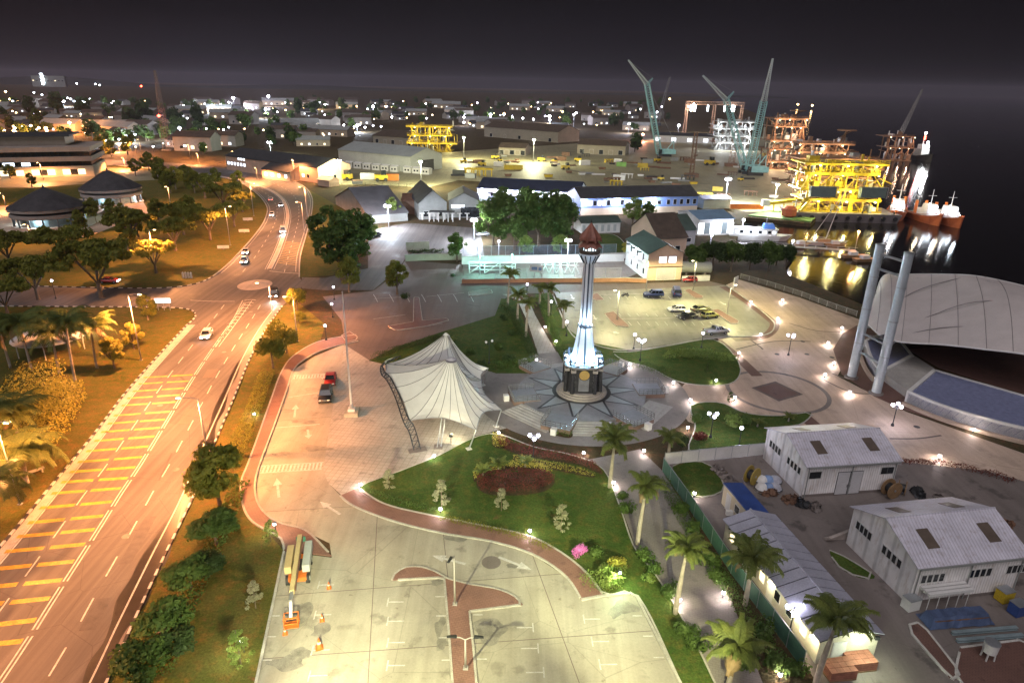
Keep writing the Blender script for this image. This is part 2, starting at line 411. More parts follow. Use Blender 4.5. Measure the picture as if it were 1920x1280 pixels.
# ================================================================== ground, water, roads
def PX(*pts): return P2(pts)
shore = [(1920, 556), (1760, 572), (1640, 580), (1560, 548), (1480, 516), (1470, 500), (1488, 478), (1470, 468), (1380, 452), (1388, 432), (1392, 415), (1400, 407), (1520, 419), (1540, 400), (1565, 345), (1525, 292), (1480, 252), (1450, 226), (1400, 206), (1330, 190)]
land = [Vector((420, 20)), Vector((420, 190))] + P2(shore) + [Vector((1800, 6000)), Vector((1800, 9000)), Vector((-9000, 9000)), Vector((-9000, 20))]
sheet('ground', land, 0.0, soil, 3.0)
wm = MB().quad((-2000, 10, -1.3), (9000, 10, -1.3), (9000, 9000, -1.3), (-2000, 9000, -1.3))
struct('water', wm, waterm)
# low far hills closing the view behind the town
hm = MB()
for k in range(46):
    x = -5200 + k * 150; a = 60 * (0.5 + 0.5 * math.sin(k * .55)) * max(0, 1 - abs(k - 8) / 26) + 6; b2_ = 60 * (0.5 + 0.5 * math.sin((k + 1) * .55)) * max(0, 1 - abs(k - 7) / 26) + 6
    hm.add([(x, 4300, -2), (x + 150, 4300, -2), (x + 150, 4700, b2_), (x, 4700, a), (x, 5200, -2), (x + 150, 5200, -2)], [(0, 1, 2, 3), (3, 2, 5, 4)])
struct('hills', hm, M('forest_hill', (.012, .013, .010), .3, .01, .9))

kL = [Vector(p) for p in ((-49.5, 30), (-51.5, 44), (-53.3, 56.3), (-55.2, 66.9), (-57.7, 80.3), (-60.5, 93.1), (-63.2, 109.3), (-65.4, 124.5))]
kL2 = [Vector(p) for p in ((-65.4, 124.5), (-66.2, 130), (-69.5, 134), (-76, 135), (-95, 134.5), (-121, 133.5), (-150, 132))]
kR = [Vector(p) for p in ((-30.8, 30), (-32.9, 41.5), (-33.9, 46.4), (-35.6, 55.6), (-37.3, 65.4), (-39.6, 75.7), (-42.9, 91.4), (-46.3, 107), (-49.0, 123), (-50.6, 138))]
nL = [Vector(p) for p in ((-150, 150), (-121, 149.2), (-95.5, 148.6), (-82, 149.5), (-76.5, 153.5), (-75.4, 160))]
bL = [Vector(p) for p in ((-75.4, 160), (-77, 175.1), (-83.0, 209), (-89.2, 235.7), (-98.5, 263), (-117.6, 300), (-141, 334), (-175, 358), (-225, 382), (-330, 402), (-520, 430))]
bR = [Vector(p) for p in ((-53.9, 160.5), (-60.3, 182.3), (-67, 210.4), (-76, 247.5), (-86.5, 284.3), (-99, 314.6), (-116, 340.9), (-142, 364), (-182, 391), (-235, 408), (-335, 424), (-520, 452))]
SL = smoothline(kL, 6); SL2 = smoothline(kL2, 6); SR = smoothline(kR, 6); SNL = smoothline(nL, 6); SbL = smoothline(bL, 6); SbR = smoothline(bR, 6)
roadpoly = SL + SL2[1:] + SNL + SbL[1:] + list(reversed(SbR)) + [Vector((-51.5, 156)), Vector((-50.0, 148))] + list(reversed(SR))
road = sheet('road', roadpoly, 0.012, asph)
comp_road = sheet('service_road', PX((566, 541), (610, 544), (700, 544), (745, 505), (765, 432), (690, 432), (690, 503), (610, 521), (566, 520)), 0.016, asph)
# gutters: a paler concrete strip along both kerbs
part('gutter', ribbon(offset(SL, -0.75), 1.1, 0.016), kerbg, road); part('gutter', ribbon(offset(SR, 0.75), 1.0, 0.016), conc_d, road)
lk = tag(link(bpy.data.objects.new('kerb_left', None)), kind='structure'); rk = tag(link(bpy.data.objects.new('kerb_right', None)), kind='structure')
nk = tag(link(bpy.data.objects.new('kerb_side_road', None)), kind='structure')
kerb(lk, SL + SL2[1:], kerbw, 0.95, .26, .16, 0, kerbb); kerb(rk, SR, kerbw, 0.95, .24, .16, 0, kerbb); kerb(nk, SNL, kerbw, 1.1, .26, .16, 0, kerbb)
kerb(nk, SbL[:44], kerbg, 2.4, .3, .16, 0); kerb(rk, SbR[:44], kerbg, 2.4, .3, .16, 0)
# markings
sheet('verge_left', list(reversed([p + Vector((-.13, 0)) for p in SL])) + [Vector((-120, 30)), Vector((-150, 131.5))] + list(reversed(SL2)), .006, grass_v) if False else None
sheet('verge_left', SL + SL2 + [Vector((-150, 60)), Vector((-120, 30))], .005, grass_v)
sheet('verge_right', SR + [Vector(p) for p in ((-47, 139), (-38, 126))] + P2([(600, 640), (550, 668), (527, 700), (510, 745), (487, 810), (465, 870), (452, 905), (455, 945), (470, 975), (500, 995), (533, 1033), (470, 1330)]), .005, grass_v)
sheet('verge_park', SNL + SbL[1:50] + [Vector((-330, 330)), Vector((-250, 150))], .005, grass_v)
sheet('verge_junction', SbR[:30] + [Vector((-62, 250)), Vector((-48, 185)), Vector((-46, 163))], .005, grass_v)
DB = smoothline([Vector(p) for p in ((-40.2, 33), (-41.8, 43.2), (-42.9, 48.9), (-44, 54.9), (-45.1, 60.7), (-46.3, 66.8), (-47.3, 72.8), (-49.6, 84.2), (-50.9, 90.5), (-53.0, 101.1), (-55.1, 113.1), (-57.5, 127.9), (-59.4, 139))], 6)
Z1 = 0.020
def dashes(line, on, off, w, name='lane_dash', mat=None, start=0.0, z=Z1, n=200):
    pts = resample(line, 0.25); L = len(pts); i = int(start / .25); k = 0
    a_, b_ = int(on / .25), int(off / .25)
    while i + 1 < L and k < n:
        seg = pts[i:i + a_ + 1]
        if len(seg) > 2: part(name, ribbon([seg[0], seg[len(seg) // 2], seg[-1]], w, z), mat or whitep, road); k += 1
        i += a_ + b_
def lineup(line, w, name='edge_line', mat=None, z=Z1):
    part(name, ribbon(line, w, z), mat or whitep, road)
dashes(offset(DB, 0.18), 5.6, .9, .14, 'centre_line'); dashes(offset(DB, -0.18), 5.6, .9, .14, 'centre_line')
dashes(offset(DB, -3.62), 3.0, 3.0, .15, 'lane_dash', None, 1.0)
dashes(offset(DB, 4.15), 3.0, 3.0, .15, 'lane_dash', None, 2.2)
lineup(offset(SL, -1.45), .16); lineup(offset(SR, 1.35), .16)
bars = [(45, 1203), (72, 1160), (97, 1121), (118, 1086), (138, 1053), (160, 1021), (178, 993), (195, 966), (213, 940), (227, 916), (242, 895), (255, 875), (267, 856), (281, 837), (292, 817), (303, 801), (315, 786), (325, 771), (335, 753), (344, 740), (352, 727), (360, 714), (367, 702)]
nz = resample(DB, 0.25)
for x, y in bars:
    g = G(x, y).to_2d(); i = min(range(1, len(nz) - 1), key=lambda k: (nz[k] - g).length); d = (nz[i + 1] - nz[i - 1]).normalized(); nn = Vector((-d.y, d.x)); c = nz[i]
    for a0, a1 in ((.42, 3.75), (4.35, 8.0)):
        p, q = c + nn * a0, c + nn * a1
        mb = MB(); u = d * .3
        mb.quad(*[(w.x, w.y, Z1) for w in (p - u, p + u, q + u, q - u)]); part('yellow_bar', mb, yellowp, road)
wet = M('wet_stain', (.035, .03, .027), .3, .8, .3, fine=.2)
sl = [(449, 678, .5), (438, 705, .9), (425, 730, .7), (412, 765, 1.3), (400, 795, .8), (388, 830, 1.5), (372, 865, .8), (352, 910, 1.2), (335, 950, .7), (312, 1000, 1.5), (290, 1045, 2.3), (268, 1085, 2.0), (248, 1125, 2.4), (228, 1165, 1.5), (208, 1205, 1.1), (190, 1245, 1.8), (170, 1300, 1.4)]
qs = [(G(x, y).to_2d(), w) for x, y, w in sl]; L1 = [q + Vector((w * .62, 0)) for q, w in qs]; L2 = [q - Vector((w * .62, 0)) for q, w in qs]
part('water_stain', sheet_mesh(smoothline(L1, 5) + list(reversed(smoothline(L2, 5))), .0185, 'water_stain'), wet, road)
for x, y in ((330, 880), (300, 760), (420, 660), (236, 1005), (470, 585), (300, 1180)): part('manhole', MB().lathe([(.42, 0), (.42, .004), (.05, .006)], 14), conc_d, road, loc=(*G(x, y).to_2d(), .0205))
for x, y, w, l in ((352, 780, 1.6, 5), (260, 1010, 1.2, 8), (395, 700, 1.8, 3.5), (180, 1150, 1.4, 4)): part('repair_patch', MB().box((0, 0, 0), (w, l, .003), .18), asph_dark if w > 1.5 else M('patch_asphalt', (.10, .09, .085), .2, 1, .8), road, loc=(*G(x, y).to_2d(), .0165))
# hatched splitter before the junction
hs = [(447, 604), (441, 612), (433, 620), (424, 632), (416, 644)]
HA = P2([(405, 650), (438, 600), (462, 566)]); HB = P2([(410, 650), (446, 602), (470, 563)])
lineup(smoothline(P2([(405, 650), (434, 604), (455, 563)]), 6), .14, 'splitter_line'); lineup(smoothline(P2([(410, 650), (444, 604), (472, 564)]), 6), .14, 'splitter_line')
for k in range(15):
    t = k / 14; a = Vector((-55.3, 114)).lerp(Vector((-60.2, 141.0)), t); b = Vector((-55.0, 114)).lerp(Vector((-57.8, 141.4)), t)
    lineup([a, (a + b) / 2 + Vector((0, .5)), b], .25, 'hatch_mark')
lineup(P2([(357, 563), (400, 565), (440, 565)]), .2, 'stop_line'); lineup(P2([(505, 508), (530, 511), (563, 513)]), .25, 'stop_line')
# junction island (flat painted disc)
mb = MB(); c = G(478, 534); mb.lathe([(3.6, 0.012), (3.5, .06), (0.2, .07)], 28, (0, 0, 0))
isl = part('junction_island', mb, conc_pl, road, loc=(c.x, c.y, 0)); isl.scale = (1.1, 1.25, 1)
# median of the far carriageway
MD = smoothline([Vector(p) for p in ((-63.9, 167.5), (-68.5, 188), (-76.2, 218), (-85.2, 248), (-98.6, 281), (-116, 309), (-141, 336.5), (-176, 360), (-228, 384))], 6)
md = struct('median', ribbon(MD, .8, .18), conc_pl); kerb(md, offset(MD, .5), kerbw, 3.0, .22, .2); kerb(md, offset(MD, -.5), kerbw, 3.0, .22, .2)
def between(A, B, t, n=40):
    a = resample(A, .5); b = resample(B, .5); return [a[int(i * (len(a) - 1) / n)].lerp(b[int(i * (len(b) - 1) / n)], t) for i in range(n + 1)]
NB = 30
dashes(between(SbL[:44], MD[:44], .5), 3, 4, .16, 'lane_dash', None, 1, Z1, 30); dashes(between(MD[:44], SbR[:44], .5), 3, 4, .16, 'lane_dash', None, 1, Z1, 30)
lineup(offset(SbL[2:44], -.9), .15); lineup(offset(SbR[2:44], .9), .15); lineup(offset(MD[:44], 1.1), .15); lineup(offset(MD[:44], -1.1), .15)
for k in range(14):                                # rumble bars on the far right carriageway
    i = 30 + k * 3; M_ = resample(MD, 1.0); R_ = resample(SbR, 1.0)
    a = M_[8 + k * 2]; b = R_[12 + k * 2]; lineup([a.lerp(b, .12), a.lerp(b, .5), a.lerp(b, .9)], .35, 'yellow_bar', yellowp)

# ---- front car park in cast slabs
cp_px = [(470, 1330), (533, 1033), (622, 1045), (618, 1018), (575, 997), (530, 985), (500, 968), (482, 940), (478, 905), (485, 875), (505, 820), (525, 770), (540, 715), (555, 690), (590, 668), (645, 645), (640, 690), (628, 740), (618, 800), (606, 880), (615, 905), (640, 930), (665, 950), (740, 978), (830, 1000), (920, 1015), (1000, 1040), (1060, 1080), (1090, 1125), (1190, 1112), (1275, 1280), (1300, 1330)]
cp = P2(cp_px)
car_park = sheet('car_park', cp, 0.004, asph_dark)
jl = [((500, 1118), (1200, 1064)), ((470, 1236), (1250, 1180)), ((700, 1100), (690, 1280)), ((840, 1084), (862, 1290)), ((1035, 1140), (1090, 1290)), ((470, 880), (640, 872)), ((480, 960), (650, 950)), ((505, 790), (640, 780))]
slabs(car_park, cp, [(G(*a).to_2d(), G(*b).to_2d()) for a, b in jl], 0.014, [conc, conc2])
def mark(name, pts, parent, mat=None, z=0.022):
    mb = MB(); mb.quad(*[(*G(x, y, z).to_2d(), z) for x, y in pts]); return part(name, mb, mat or whitep, parent)
def tmark(px, py, ang, parent, z=0.022):           # T-shaped bay mark
    c = G(px, py); mb = MB(); mb.box((0, 0, z), (1.5, .12, .004)); mb.box((.75, 0, z), (.12, 1.1, .004))
    return part('bay_mark', mb, whitep, parent, loc=(c.x, c.y, 0), rot=(0, 0, ang))
for (x, y) in [(742, 1128), (742, 1164), (743, 1204), (743, 1247)]: tmark(x, y, math.radians(182), car_park)
for (x, y) in [(984, 1176), (993, 1215), (1003, 1260)]: tmark(x, y, math.radians(2), car_park)
for (x, y) in [(1110, 1160), (1126, 1202), (1141, 1245)]: tmark(x, y, math.radians(182), car_park)
for (x, y) in [(612, 1096), (606, 1152), (602, 1218), (597, 1266)]: tmark(x, y, math.radians(184), car_park)
for (x, y) in [(825, 1118), (827, 1154), (832, 1195), (838, 1237), (896, 1152), (903, 1235), (1195, 1154), (1215, 1192), (1235, 1232), (516, 1154), (508, 1193), (500, 1237)]:
    c = G(x, y); part('bay_tick', MB().box((0, 0, .022), (.9, .12, .004)), whitep, car_park, loc=(c.x, c.y, 0), rot=(0, 0, .03))
def arrow(tail, tip, parent, w=.16, head=.55, z=.022):
    a = G(*tail).to_2d(); b = G(*tip).to_2d(); d = (b - a).normalized(); n = Vector((-d.y, d.x)); L = (b - a).length; h = a + d * L * .62; mb = MB()
    mb.quad(*[(p.x, p.y, z) for p in (a - n * w, h - n * w, h + n * w, a + n * w)]); mb.quad(*[(p.x, p.y, z) for p in (h - n * head, b, h + n * head)])
    return part('arrow_mark', mb, whitep, parent)
for a, b in [((873, 1057), (810, 1041)), ((935, 1044), (997, 1068)), ((523, 932), (519, 896)), ((638, 964), (600, 940)), ((552, 782), (555, 758)), ((577, 805), (579, 822)), ((606, 700), (608, 712))]: arrow(a, b, car_park)
def zebra(p0, p1, wpx, n, parent):
    a = G(*p0).to_2d(); b = G(*p1).to_2d(); d = (b - a).normalized(); nn = Vector((-d.y, d.x)); L = (b - a).length
    for k in range(n):
        c = a + d * L * (k + .5) / n; mb = MB().box((0, 0, .022), (L / n * .52, wpx, .004)); part('crossing_bar', mb, whitep, parent, loc=(c.x, c.y, 0), rot=(0, 0, math.atan2(d.y, d.x)))
    for s in (-1, 1):
        e_ = nn * s * (wpx / 2 + .1); part('crossing_edge', ribbon([a + e_, (a + b) / 2 + e_, b + e_], .14, .022), whitep, parent)
zebra((484, 880), (605, 873), 1.5, 17, car_park); zebra((549, 707), (632, 703), 1.3, 15, car_park)
# bay lines on the left lane of the park
for a, b in [((540, 745), (603, 735)), ((515, 802), (600, 795))]: part('bay_line', ribbon(P2([a, ((a[0] + b[0]) / 2, (a[1] + b[1]) / 2), b]), .16, .022), whitep, car_park)
def stain(px, py, rx, ry, seed, parent, z=.019):
    r = random.Random(seed); c = G(px, py).to_2d(); pl = smoothline([c + Vector((rx * math.cos(a) * r.uniform(.55, 1.25), ry * math.sin(a) * r.uniform(.55, 1.25))) for a in [i * 2 * PI / 11 for i in range(11)]], 4, True)
    part('damp_stain', sheet_mesh(pl, z, 'damp_stain'), damp, parent)
damp = M('damp_concrete', (.25, .235, .20), .35, 1.1, .4, fine=.2)
for k, (x, y, a, b) in enumerate(((918, 1178, 1.5, 1.6), (826, 1172, .5, 1.3), (830, 1205, .6, .9), (540, 1242, 1.6, .8), (565, 1225, 1.2, .7), (560, 1150, 1.2, 1.4), (1172, 1138, 1.3, .9), (1150, 1148, .7, .7), (855, 1009, 1.7, .6), (790, 982, 1.4, .4), (1060, 1058, 1.0, .8), (690, 958, .7, .3), (585, 730, 1.6, .7), (570, 790, 2.2, .7), (540, 770, 1.8, .6), (590, 840, 2.2, .8), (530, 850, 1.4, .5), (820, 1090, .6, .5), (905, 1105, .8, .4), (960, 1060, .8, .5), (600, 1180, .8, 1.0))): stain(x, y, a, b, k, car_park, .0174 + .0002 * k)
part('storm_drain', MB().lathe([(1.0, 0), (1.0, .006), (.1, .007)], 20), kerbg if False else conc_d, car_park, loc=(*G(921, 1054).to_2d(), .016))

# brick walks with concrete kerbs
def walk(name, outer, inner, z=.11, mat=brickp, kst=1.0, km=kerbg):
    A = smoothline(P2(outer), 6); B = smoothline(P2(inner), 6)
    s = sheet(name, A + list(reversed(B)), z, mat, .11)
    kerb(s, A, km, kst, .22, .15); kerb(s, B, km, kst, .22, .15); return s
walk('brick_walk_lawn', [(638, 930), (665, 950), (740, 978), (830, 1000), (920, 1015), (1000, 1040), (1060, 1080), (1090, 1125)], [(672, 915), (720, 945), (800, 965), (900, 985), (990, 1005), (1050, 1035), (1100, 1075), (1130, 1115)])
walk('brick_walk_road', [(668, 628), (600, 640), (550, 668), (527, 700), (510, 745), (487, 810), (465, 870), (452, 905), (455, 945), (470, 975), (500, 995), (527, 1010), (533, 1033)], [(672, 640), (610, 655), (570, 675), (550, 695), (535, 740), (508, 815), (488, 868), (478, 905), (482, 940), (500, 966), (530, 983), (575, 996), (622, 1043)])
# T-shaped brick island
ti = P2([(735, 1088), (741, 1074), (760, 1064), (785, 1062), (812, 1070), (840, 1086), (880, 1096), (930, 1104), (962, 1116), (980, 1134), (880, 1147), (888, 1220), (897, 1330), (852, 1330), (842, 1190), (833, 1083)])
isl2 = sheet('brick_island', ti, .13, brickp, .13); kerb(isl2, ti + [ti[0]], kerbg, .8, .2, .16)
# lot edge kerbs
edge = tag(link(bpy.data.objects.new('kerb_car_park', None)), kind='structure')
for pl in ([(470, 1330), (533, 1033)], [(1090, 1125), (1130, 1117), (1190, 1112), (1232, 1195), (1275, 1280), (1298, 1330)]):
    kerb(edge, P2(pl), kerbg, 1.0, .25, .16)
# ---- plazas, lots, lawns
tcen = G(1089, 735)
sheet('tent_plaza', [(645, 645), (640, 690), (628, 740), (618, 800), (606, 880), (615, 905), (640, 928), (672, 915), (820, 853), (890, 817), (960, 800), (960, 700), (915, 690), (760, 690), (692, 675)], .010, pave)
circ = [Vector((tcen.x + 17.2 * math.cos(t * PI / 36), tcen.y + 17.2 * math.sin(t * PI / 36))) for t in range(72)]
sheet('tower_ring_path', circ, .024, path_m)
sheet('rear_car_park', [(640, 690), (648, 645), (640, 600), (605, 556), (700, 545), (745, 512), (760, 488), (866, 496), (870, 530), (1000, 530), (960, 550), (940, 565), (928, 592), (830, 622), (740, 652), (692, 676)], .008, asph_dark)
lawn_b = sheet('lawn_behind_tent', [(692, 676), (740, 652), (830, 622), (928, 592), (940, 560), (968, 562), (985, 610), (1003, 660), (1000, 700), (930, 700), (900, 690), (820, 690), (760, 692)], .06, grass, .06)
sheet('palm_walk', [(935, 549), (985, 546), (1003, 590), (1030, 638), (1062, 690), (1020, 712), (1006, 655), (990, 605), (970, 562)], .014, pave)
sheet('lawn_palm_walk', [(1003, 552), (1035, 548), (1066, 618), (1098, 640), (1178, 656), (1160, 676), (1120, 690), (1062, 690), (1040, 650), (1020, 600)], .055, grass, .055)
sheet('rear_drive', [(866, 532), (1000, 527), (1200, 531), (1330, 527), (1362, 535), (1040, 549), (930, 552)], .018, asph_dark)
lot = sheet('east_car_park', [(1040, 548), (1362, 535), (1442, 595), (1452, 615), (1430, 630), (1340, 633), (1180, 656), (1098, 640), (1068, 620)], .016, concrete_mat('concrete_lot', (.24, .23, .19), .1, .35))
kerb(edge, smoothline(P2([(1362, 535), (1400, 562), (1442, 595), (1452, 612), (1432, 629), (1340, 634), (1180, 657), (1098, 641), (1066, 619), (1035, 548)]), 5), kerbg, 1.4, .25, .16)
plz = sheet('east_plaza', [(1432, 631), (1454, 616), (1444, 594), (1362, 534), (1385, 524), (1500, 558), (1620, 602), (1600, 650), (1570, 705), (1700, 772), (1920, 850), (2000, 878), (2020, 930), (1850, 882), (1690, 866), (1440, 842), (1290, 790), (1262, 745), (1300, 700), (1388, 690), (1345, 634)], .012, conc_pl)
def lawn(name, px, z=.06, mat=grass, km=kerbg):
    pl = smoothline(P2(px), 4, True); s = sheet(name, pl, z, mat, z); kerb(s, pl + [pl[0]], km, 1.5, .16, z + .05); return s
lawn('lawn_centre', [(672, 915), (745, 885), (820, 855), (890, 820), (935, 814), (1000, 838), (1060, 850), (1115, 868), (1140, 893), (1165, 958), (1190, 1028), (1230, 1078), (1290, 1178), (1340, 1280), (1360, 1330), (1300, 1330), (1275, 1278), (1195, 1116), (1132, 1116), (1100, 1075), (1050, 1035), (990, 1005), (900, 985), (800, 965), (720, 945)])
sheet('south_path', [(1100, 862), (1200, 842), (1240, 880), (1290, 960), (1370, 1120), (1430, 1280), (1450, 1330), (1365, 1330), (1342, 1278), (1292, 1176), (1232, 1076), (1192, 1026), (1167, 956), (1142, 890)], .016, path_m)
sheet('planting_strip', [(1241, 880), (1250, 872), (1340, 1010), (1528, 1278), (1550, 1330), (1452, 1330), (1432, 1278), (1372, 1118), (1292, 958)], .05, soil, .05)
sheet('site_yard', [(1250, 870), (1440, 842), (1690, 866), (1850, 882), (2020, 930), (2100, 1330), (1550, 1330), (1530, 1276)], .006, conc_d)
lawn('lawn_site', [(1262, 874), (1325, 868), (1358, 918), (1292, 930)])
lawn('lawn_east', [(1150, 660), (1185, 660), (1260, 648), (1340, 637), (1386, 682), (1374, 718), (1310, 722), (1262, 712), (1220, 690), (1170, 676)])
lawn('lawn_south_east', [(1296, 760), (1352, 755), (1395, 774), (1460, 780), (1520, 774), (1500, 796), (1440, 805), (1436, 836), (1360, 842), (1292, 846), (1304, 800)])
# round patterned court with its dark ring
pc = G(1457, 733); Rr = 8.2
def ringm(r0, r1, z, n=48):
    mb = MB()
    for i in range(n):
        a, b = 2 * PI * i / n, 2 * PI * (i + 1) / n
        mb.quad(*[(r * math.cos(t), r * math.sin(t), z) for r, t in ((r0, a), (r1, a), (r1, b), (r0, b))])
    return mb
cs = struct('round_court', ringm(0.01, Rr, .02), conc_pl); cs.location = (pc.x, pc.y, 0)
part('court_ring', ringm(Rr - .7, Rr, .025), conc_d, cs)
sq = MB(); 
part('court_square', MB().box((0, 0, .024), (4.6, 4.6, .006), .5), brickd, cs)
for k in range(4):
    a = .5 + k * PI / 2; part('court_border', MB().box((2.55 * math.cos(a), 2.55 * math.sin(a), .026), (.55, 5.6, .006), a), asph_dark, cs)
# dark drain lines across the plaza
for a in ([(1380, 655), (1450, 640), (1520, 640)], [(1400, 632), (1425, 650), (1430, 655)], [(1560, 700), (1590, 710), (1625, 712)], [(1545, 712), (1595, 735), (1640, 738)], [(1480, 606), (1530, 620), (1575, 622)], [(1668, 822), (1720, 822), (1765, 816)]):
    part('drain_line', ribbon(smoothline(P2(a), 4), .35, .02), asph_dark, plz)
for px in ((1457, 664), (1513, 664), (1719, 800), (1505, 640), (1560, 670)):
    part('drain_cover', MB().lathe([(.45, 0), (.45, .01), (.1, .012)], 14), darkmetal, plz, loc=(*G(*px).to_2d(), .014))
bb = [(1562, 655), (1580, 625), (1612, 607), (1650, 612), (1626, 690), (1690, 735), (1800, 778), (1920, 810), (2020, 832), (2020, 870), (1920, 834), (1800, 802), (1700, 770), (1640, 744), (1578, 702)]
sheet('brick_apron', bb, .03, brickd)
for pl in ([(1362, 537), (1402, 562), (1447, 595), (1462, 612), (1440, 634), (1380, 640)],):
    part('brick_band', ribbon(offset(smoothline(P2(pl), 6), -1.0), 1.9, .03), brickd, plz)
part('brick_band', ribbon(smoothline(P2([(1345, 638), (1385, 672), (1420, 705)]), 6), 2.0, .03), brickd, plz); part('brick_band', ribbon(smoothline(P2([(1500, 775), (1530, 800), (1545, 815)]), 6), 2.2, .03), brickd, plz)
# industrial yard, compound, courts and the concrete round the pavilions
sheet('yard', [(600, 346), (700, 346), (800, 352), (860, 338), (1085, 352), (1310, 378), (1398, 397), (1520, 402), (1562, 346), (1520, 292), (1470, 255), (1300, 262), (1100, 268), (860, 284), (700, 296), (620, 318)], .01, yardm)
cpk = sheet('compound_car_park', [(690, 432), (765, 418), (900, 428), (908, 482), (880, 490), (762, 482), (745, 506), (690, 505)], .020, asph)
sheet('court_floor', [(866, 527), (1165, 525), (1212, 506), (1185, 488), (868, 492)], .03, conc_d)
sheet('pavilion_terrace', [(-60, 445), (165, 444), (280, 398), (262, 368), (160, 372), (-60, 392)], .012, conc_pl)
sheet('lit_grass_ground', [(-300, 352), (60, 352), (160, 345), (330, 335), (420, 345), (330, 322), (170, 312), (-300, 318)], .012, yardm)  # grass under lamps: the pool of light is painted as a paler sheet
lawn('lawn_house', [(1112, 442), (1150, 440), (1172, 458), (1172, 478), (1112, 474)])
# ================================================================== builders: lamps, vehicles, plants
def street_lamp(px, py, h, arm_dir, label, watts=9000, lit=True, arm=1.6, color=SODIUM, group='sodium street lamps along the road', glow=None, double=False, z=0.0):
    b = G(px, py, z); t = thing('street_lamp', label, 'street lamp', b, 0, group)
    part('base_plate', MB().box((0, 0, .06), (.42, .42, .12)), polegrey, t)
    part('pole', MB().cyl((0, 0, 0), (0, 0, h), .11, .065, 8), polegrey, t, smooth=True)
    for s in ((1, -1) if double else (1,)):
        a = math.radians(arm_dir) + (PI if s < 0 else 0); dx, dy = math.cos(a), math.sin(a)
        part('arm', MB().tube([(0, 0, h - .05), (dx * arm * .5, dy * arm * .5, h + .18), (dx * arm, dy * arm, h + .22)], .045, 6), polegrey, t)
        hd = MB(); e = Vector((dx * (arm + .3), dy * (arm + .3), h + .24))
        hd.hexa([(e.x + (-.42 * dx - .14 * dy * q), e.y + (-.42 * dy + .14 * dx * q), e.z) for q in (-1, 1)] + [(e.x + (.42 * dx + .12 * dy * -q), e.y + (.42 * dy + .12 * dx * q), e.z) for q in (1, -1)],
                [(e.x + (-.34 * dx - .1 * dy * q), e.y + (-.34 * dy + .1 * dx * q), e.z + .16) for q in (-1, 1)] + [(e.x + (.3 * dx + .08 * dy * -q), e.y + (.3 * dy + .08 * dx * q), e.z + .1) for q in (1, -1)])
        hp = part('lamp_head', hd, darkmetal if not lit or color != SODIUM else polegrey, t)
        if lit:
            part('lamp_lens', MB().box((e.x, e.y, e.z - .04), (.5, .5, .06), a), glow or e_sod, hp)
            bulb(t, (e.x, e.y, e.z - .3), color, watts * .42, .25, 'SPOT', spot=2.85, bat=True)
    return t
def globe_lamp(px, py, h, n, label, watts=260, lit=True, group='globe lamps of the park'):
    b = G(px, py); t = thing('globe_lamp', label, 'park lamp', b, rnd.uniform(0, 1), group)
    part('base', MB().lathe([(.24, 0), (.22, .25), (.12, .45), (.08, .5)], 10), darkmetal, t)
    part('pole', MB().cyl((0, 0, .4), (0, 0, h), .075, .05, 8), darkmetal, t)
    gl = MB().lathe([(.03, -.24), (.17, -.18), (.25, 0), (.17, .18), (.03, .24)], 10).mesh('globe', True); gl.materials.append(e_globe if lit else M('frosted_glass', (.6, .6, .6), .1, 1, .3))
    for k in range(n):
        a = 2 * PI * k / max(n, 1); r = .62 if n > 1 else 0; x, y = r * math.cos(a), r * math.sin(a)
        if n > 1: part('arm', MB().tube([(0, 0, h - .5), (x * .6, y * .6, h - .55), (x, y, h - .26)], .03, 5), darkmetal, t)
        g = part('globe', gl, None, t, loc=(x, y, h)); part('cap', MB().lathe([(.09, .2), (.05, .3), (.01, .36)], 8), darkmetal, g)
    if n > 1: part('finial', MB().lathe([(.05, h - .5), (.07, h - .1), (.01, h + .2)], 8), darkmetal, t)
    if lit: bulb(t, (0, 0, h - .05 if n == 1 else h + .05), VIOLET, watts, .3)
    return t
BOLM = {}
def bollard(px, py, label, watts=70, color=(1, .86, .66), h=.85, z=0.0):
    b = G(px, py, z); t = thing('bollard_light', label, 'bollard light', b, 0, 'lit bollards')
    if not BOLM:
        BOLM['p'] = MB().lathe([(.10, 0), (.10, .04), (.07, .06), (.07, .48)], 10).mesh('post'); BOLM['p'].materials.append(darkmetal)
        BOLM['g'] = MB().lathe([(.13, .5), (.17, .6), (.15, .74), (.1, .78)], 10).mesh('lens'); BOLM['g'].materials.append(EM('bollard_glass', (.86, .84, 1.0), 9, True))
        BOLM['c'] = MB().lathe([(.12, .79), (.1, .84), (.02, .87)], 10).mesh('cap'); BOLM['c'].materials.append(darkmetal)
    part('post', BOLM['p'], None, t); part('lens', BOLM['g'], None, t); part('cap', BOLM['c'], None, t)
    bulb(t, (0, 0, .65), color, watts, .1); return t
def flood_mast(px, py, h, label, watts, color=COOL, group='floodlight masts', heads=2, glow=None, size=.5, face=-1, z=0.0, name='floodlight_mast', dn=.6):
    b = G(px, py, z); t = thing(name, label, 'floodlight', b, 0, group)
    part('pole', MB().cyl((0, 0, 0), (0, 0, h), .14, .08, 8), steel, t)
    part('crossbar', MB().box((0, 0, h), (heads * size * 1.1, .08, .08)), steel, t)
    for k in range(heads):
        x = (k - (heads - 1) / 2) * size * 1.15
        hd = part('lamp_head', MB().box((x, face * .16, h + .05), (size, .24, size * .8)), darkmetal, t)
        part('lens', MB().lathe([(.05, -.34 * size), (.3 * size, -.2 * size), (.38 * size, 0), (.3 * size, .2 * size), (.05, .34 * size)], 12, (x, face * (.2 + .34 * size), h + .05)), glow or e_flood, hd)
    bulb(t, (0, face * (.75 + size), h - .1 - .4 * size), color, watts, .3); return t

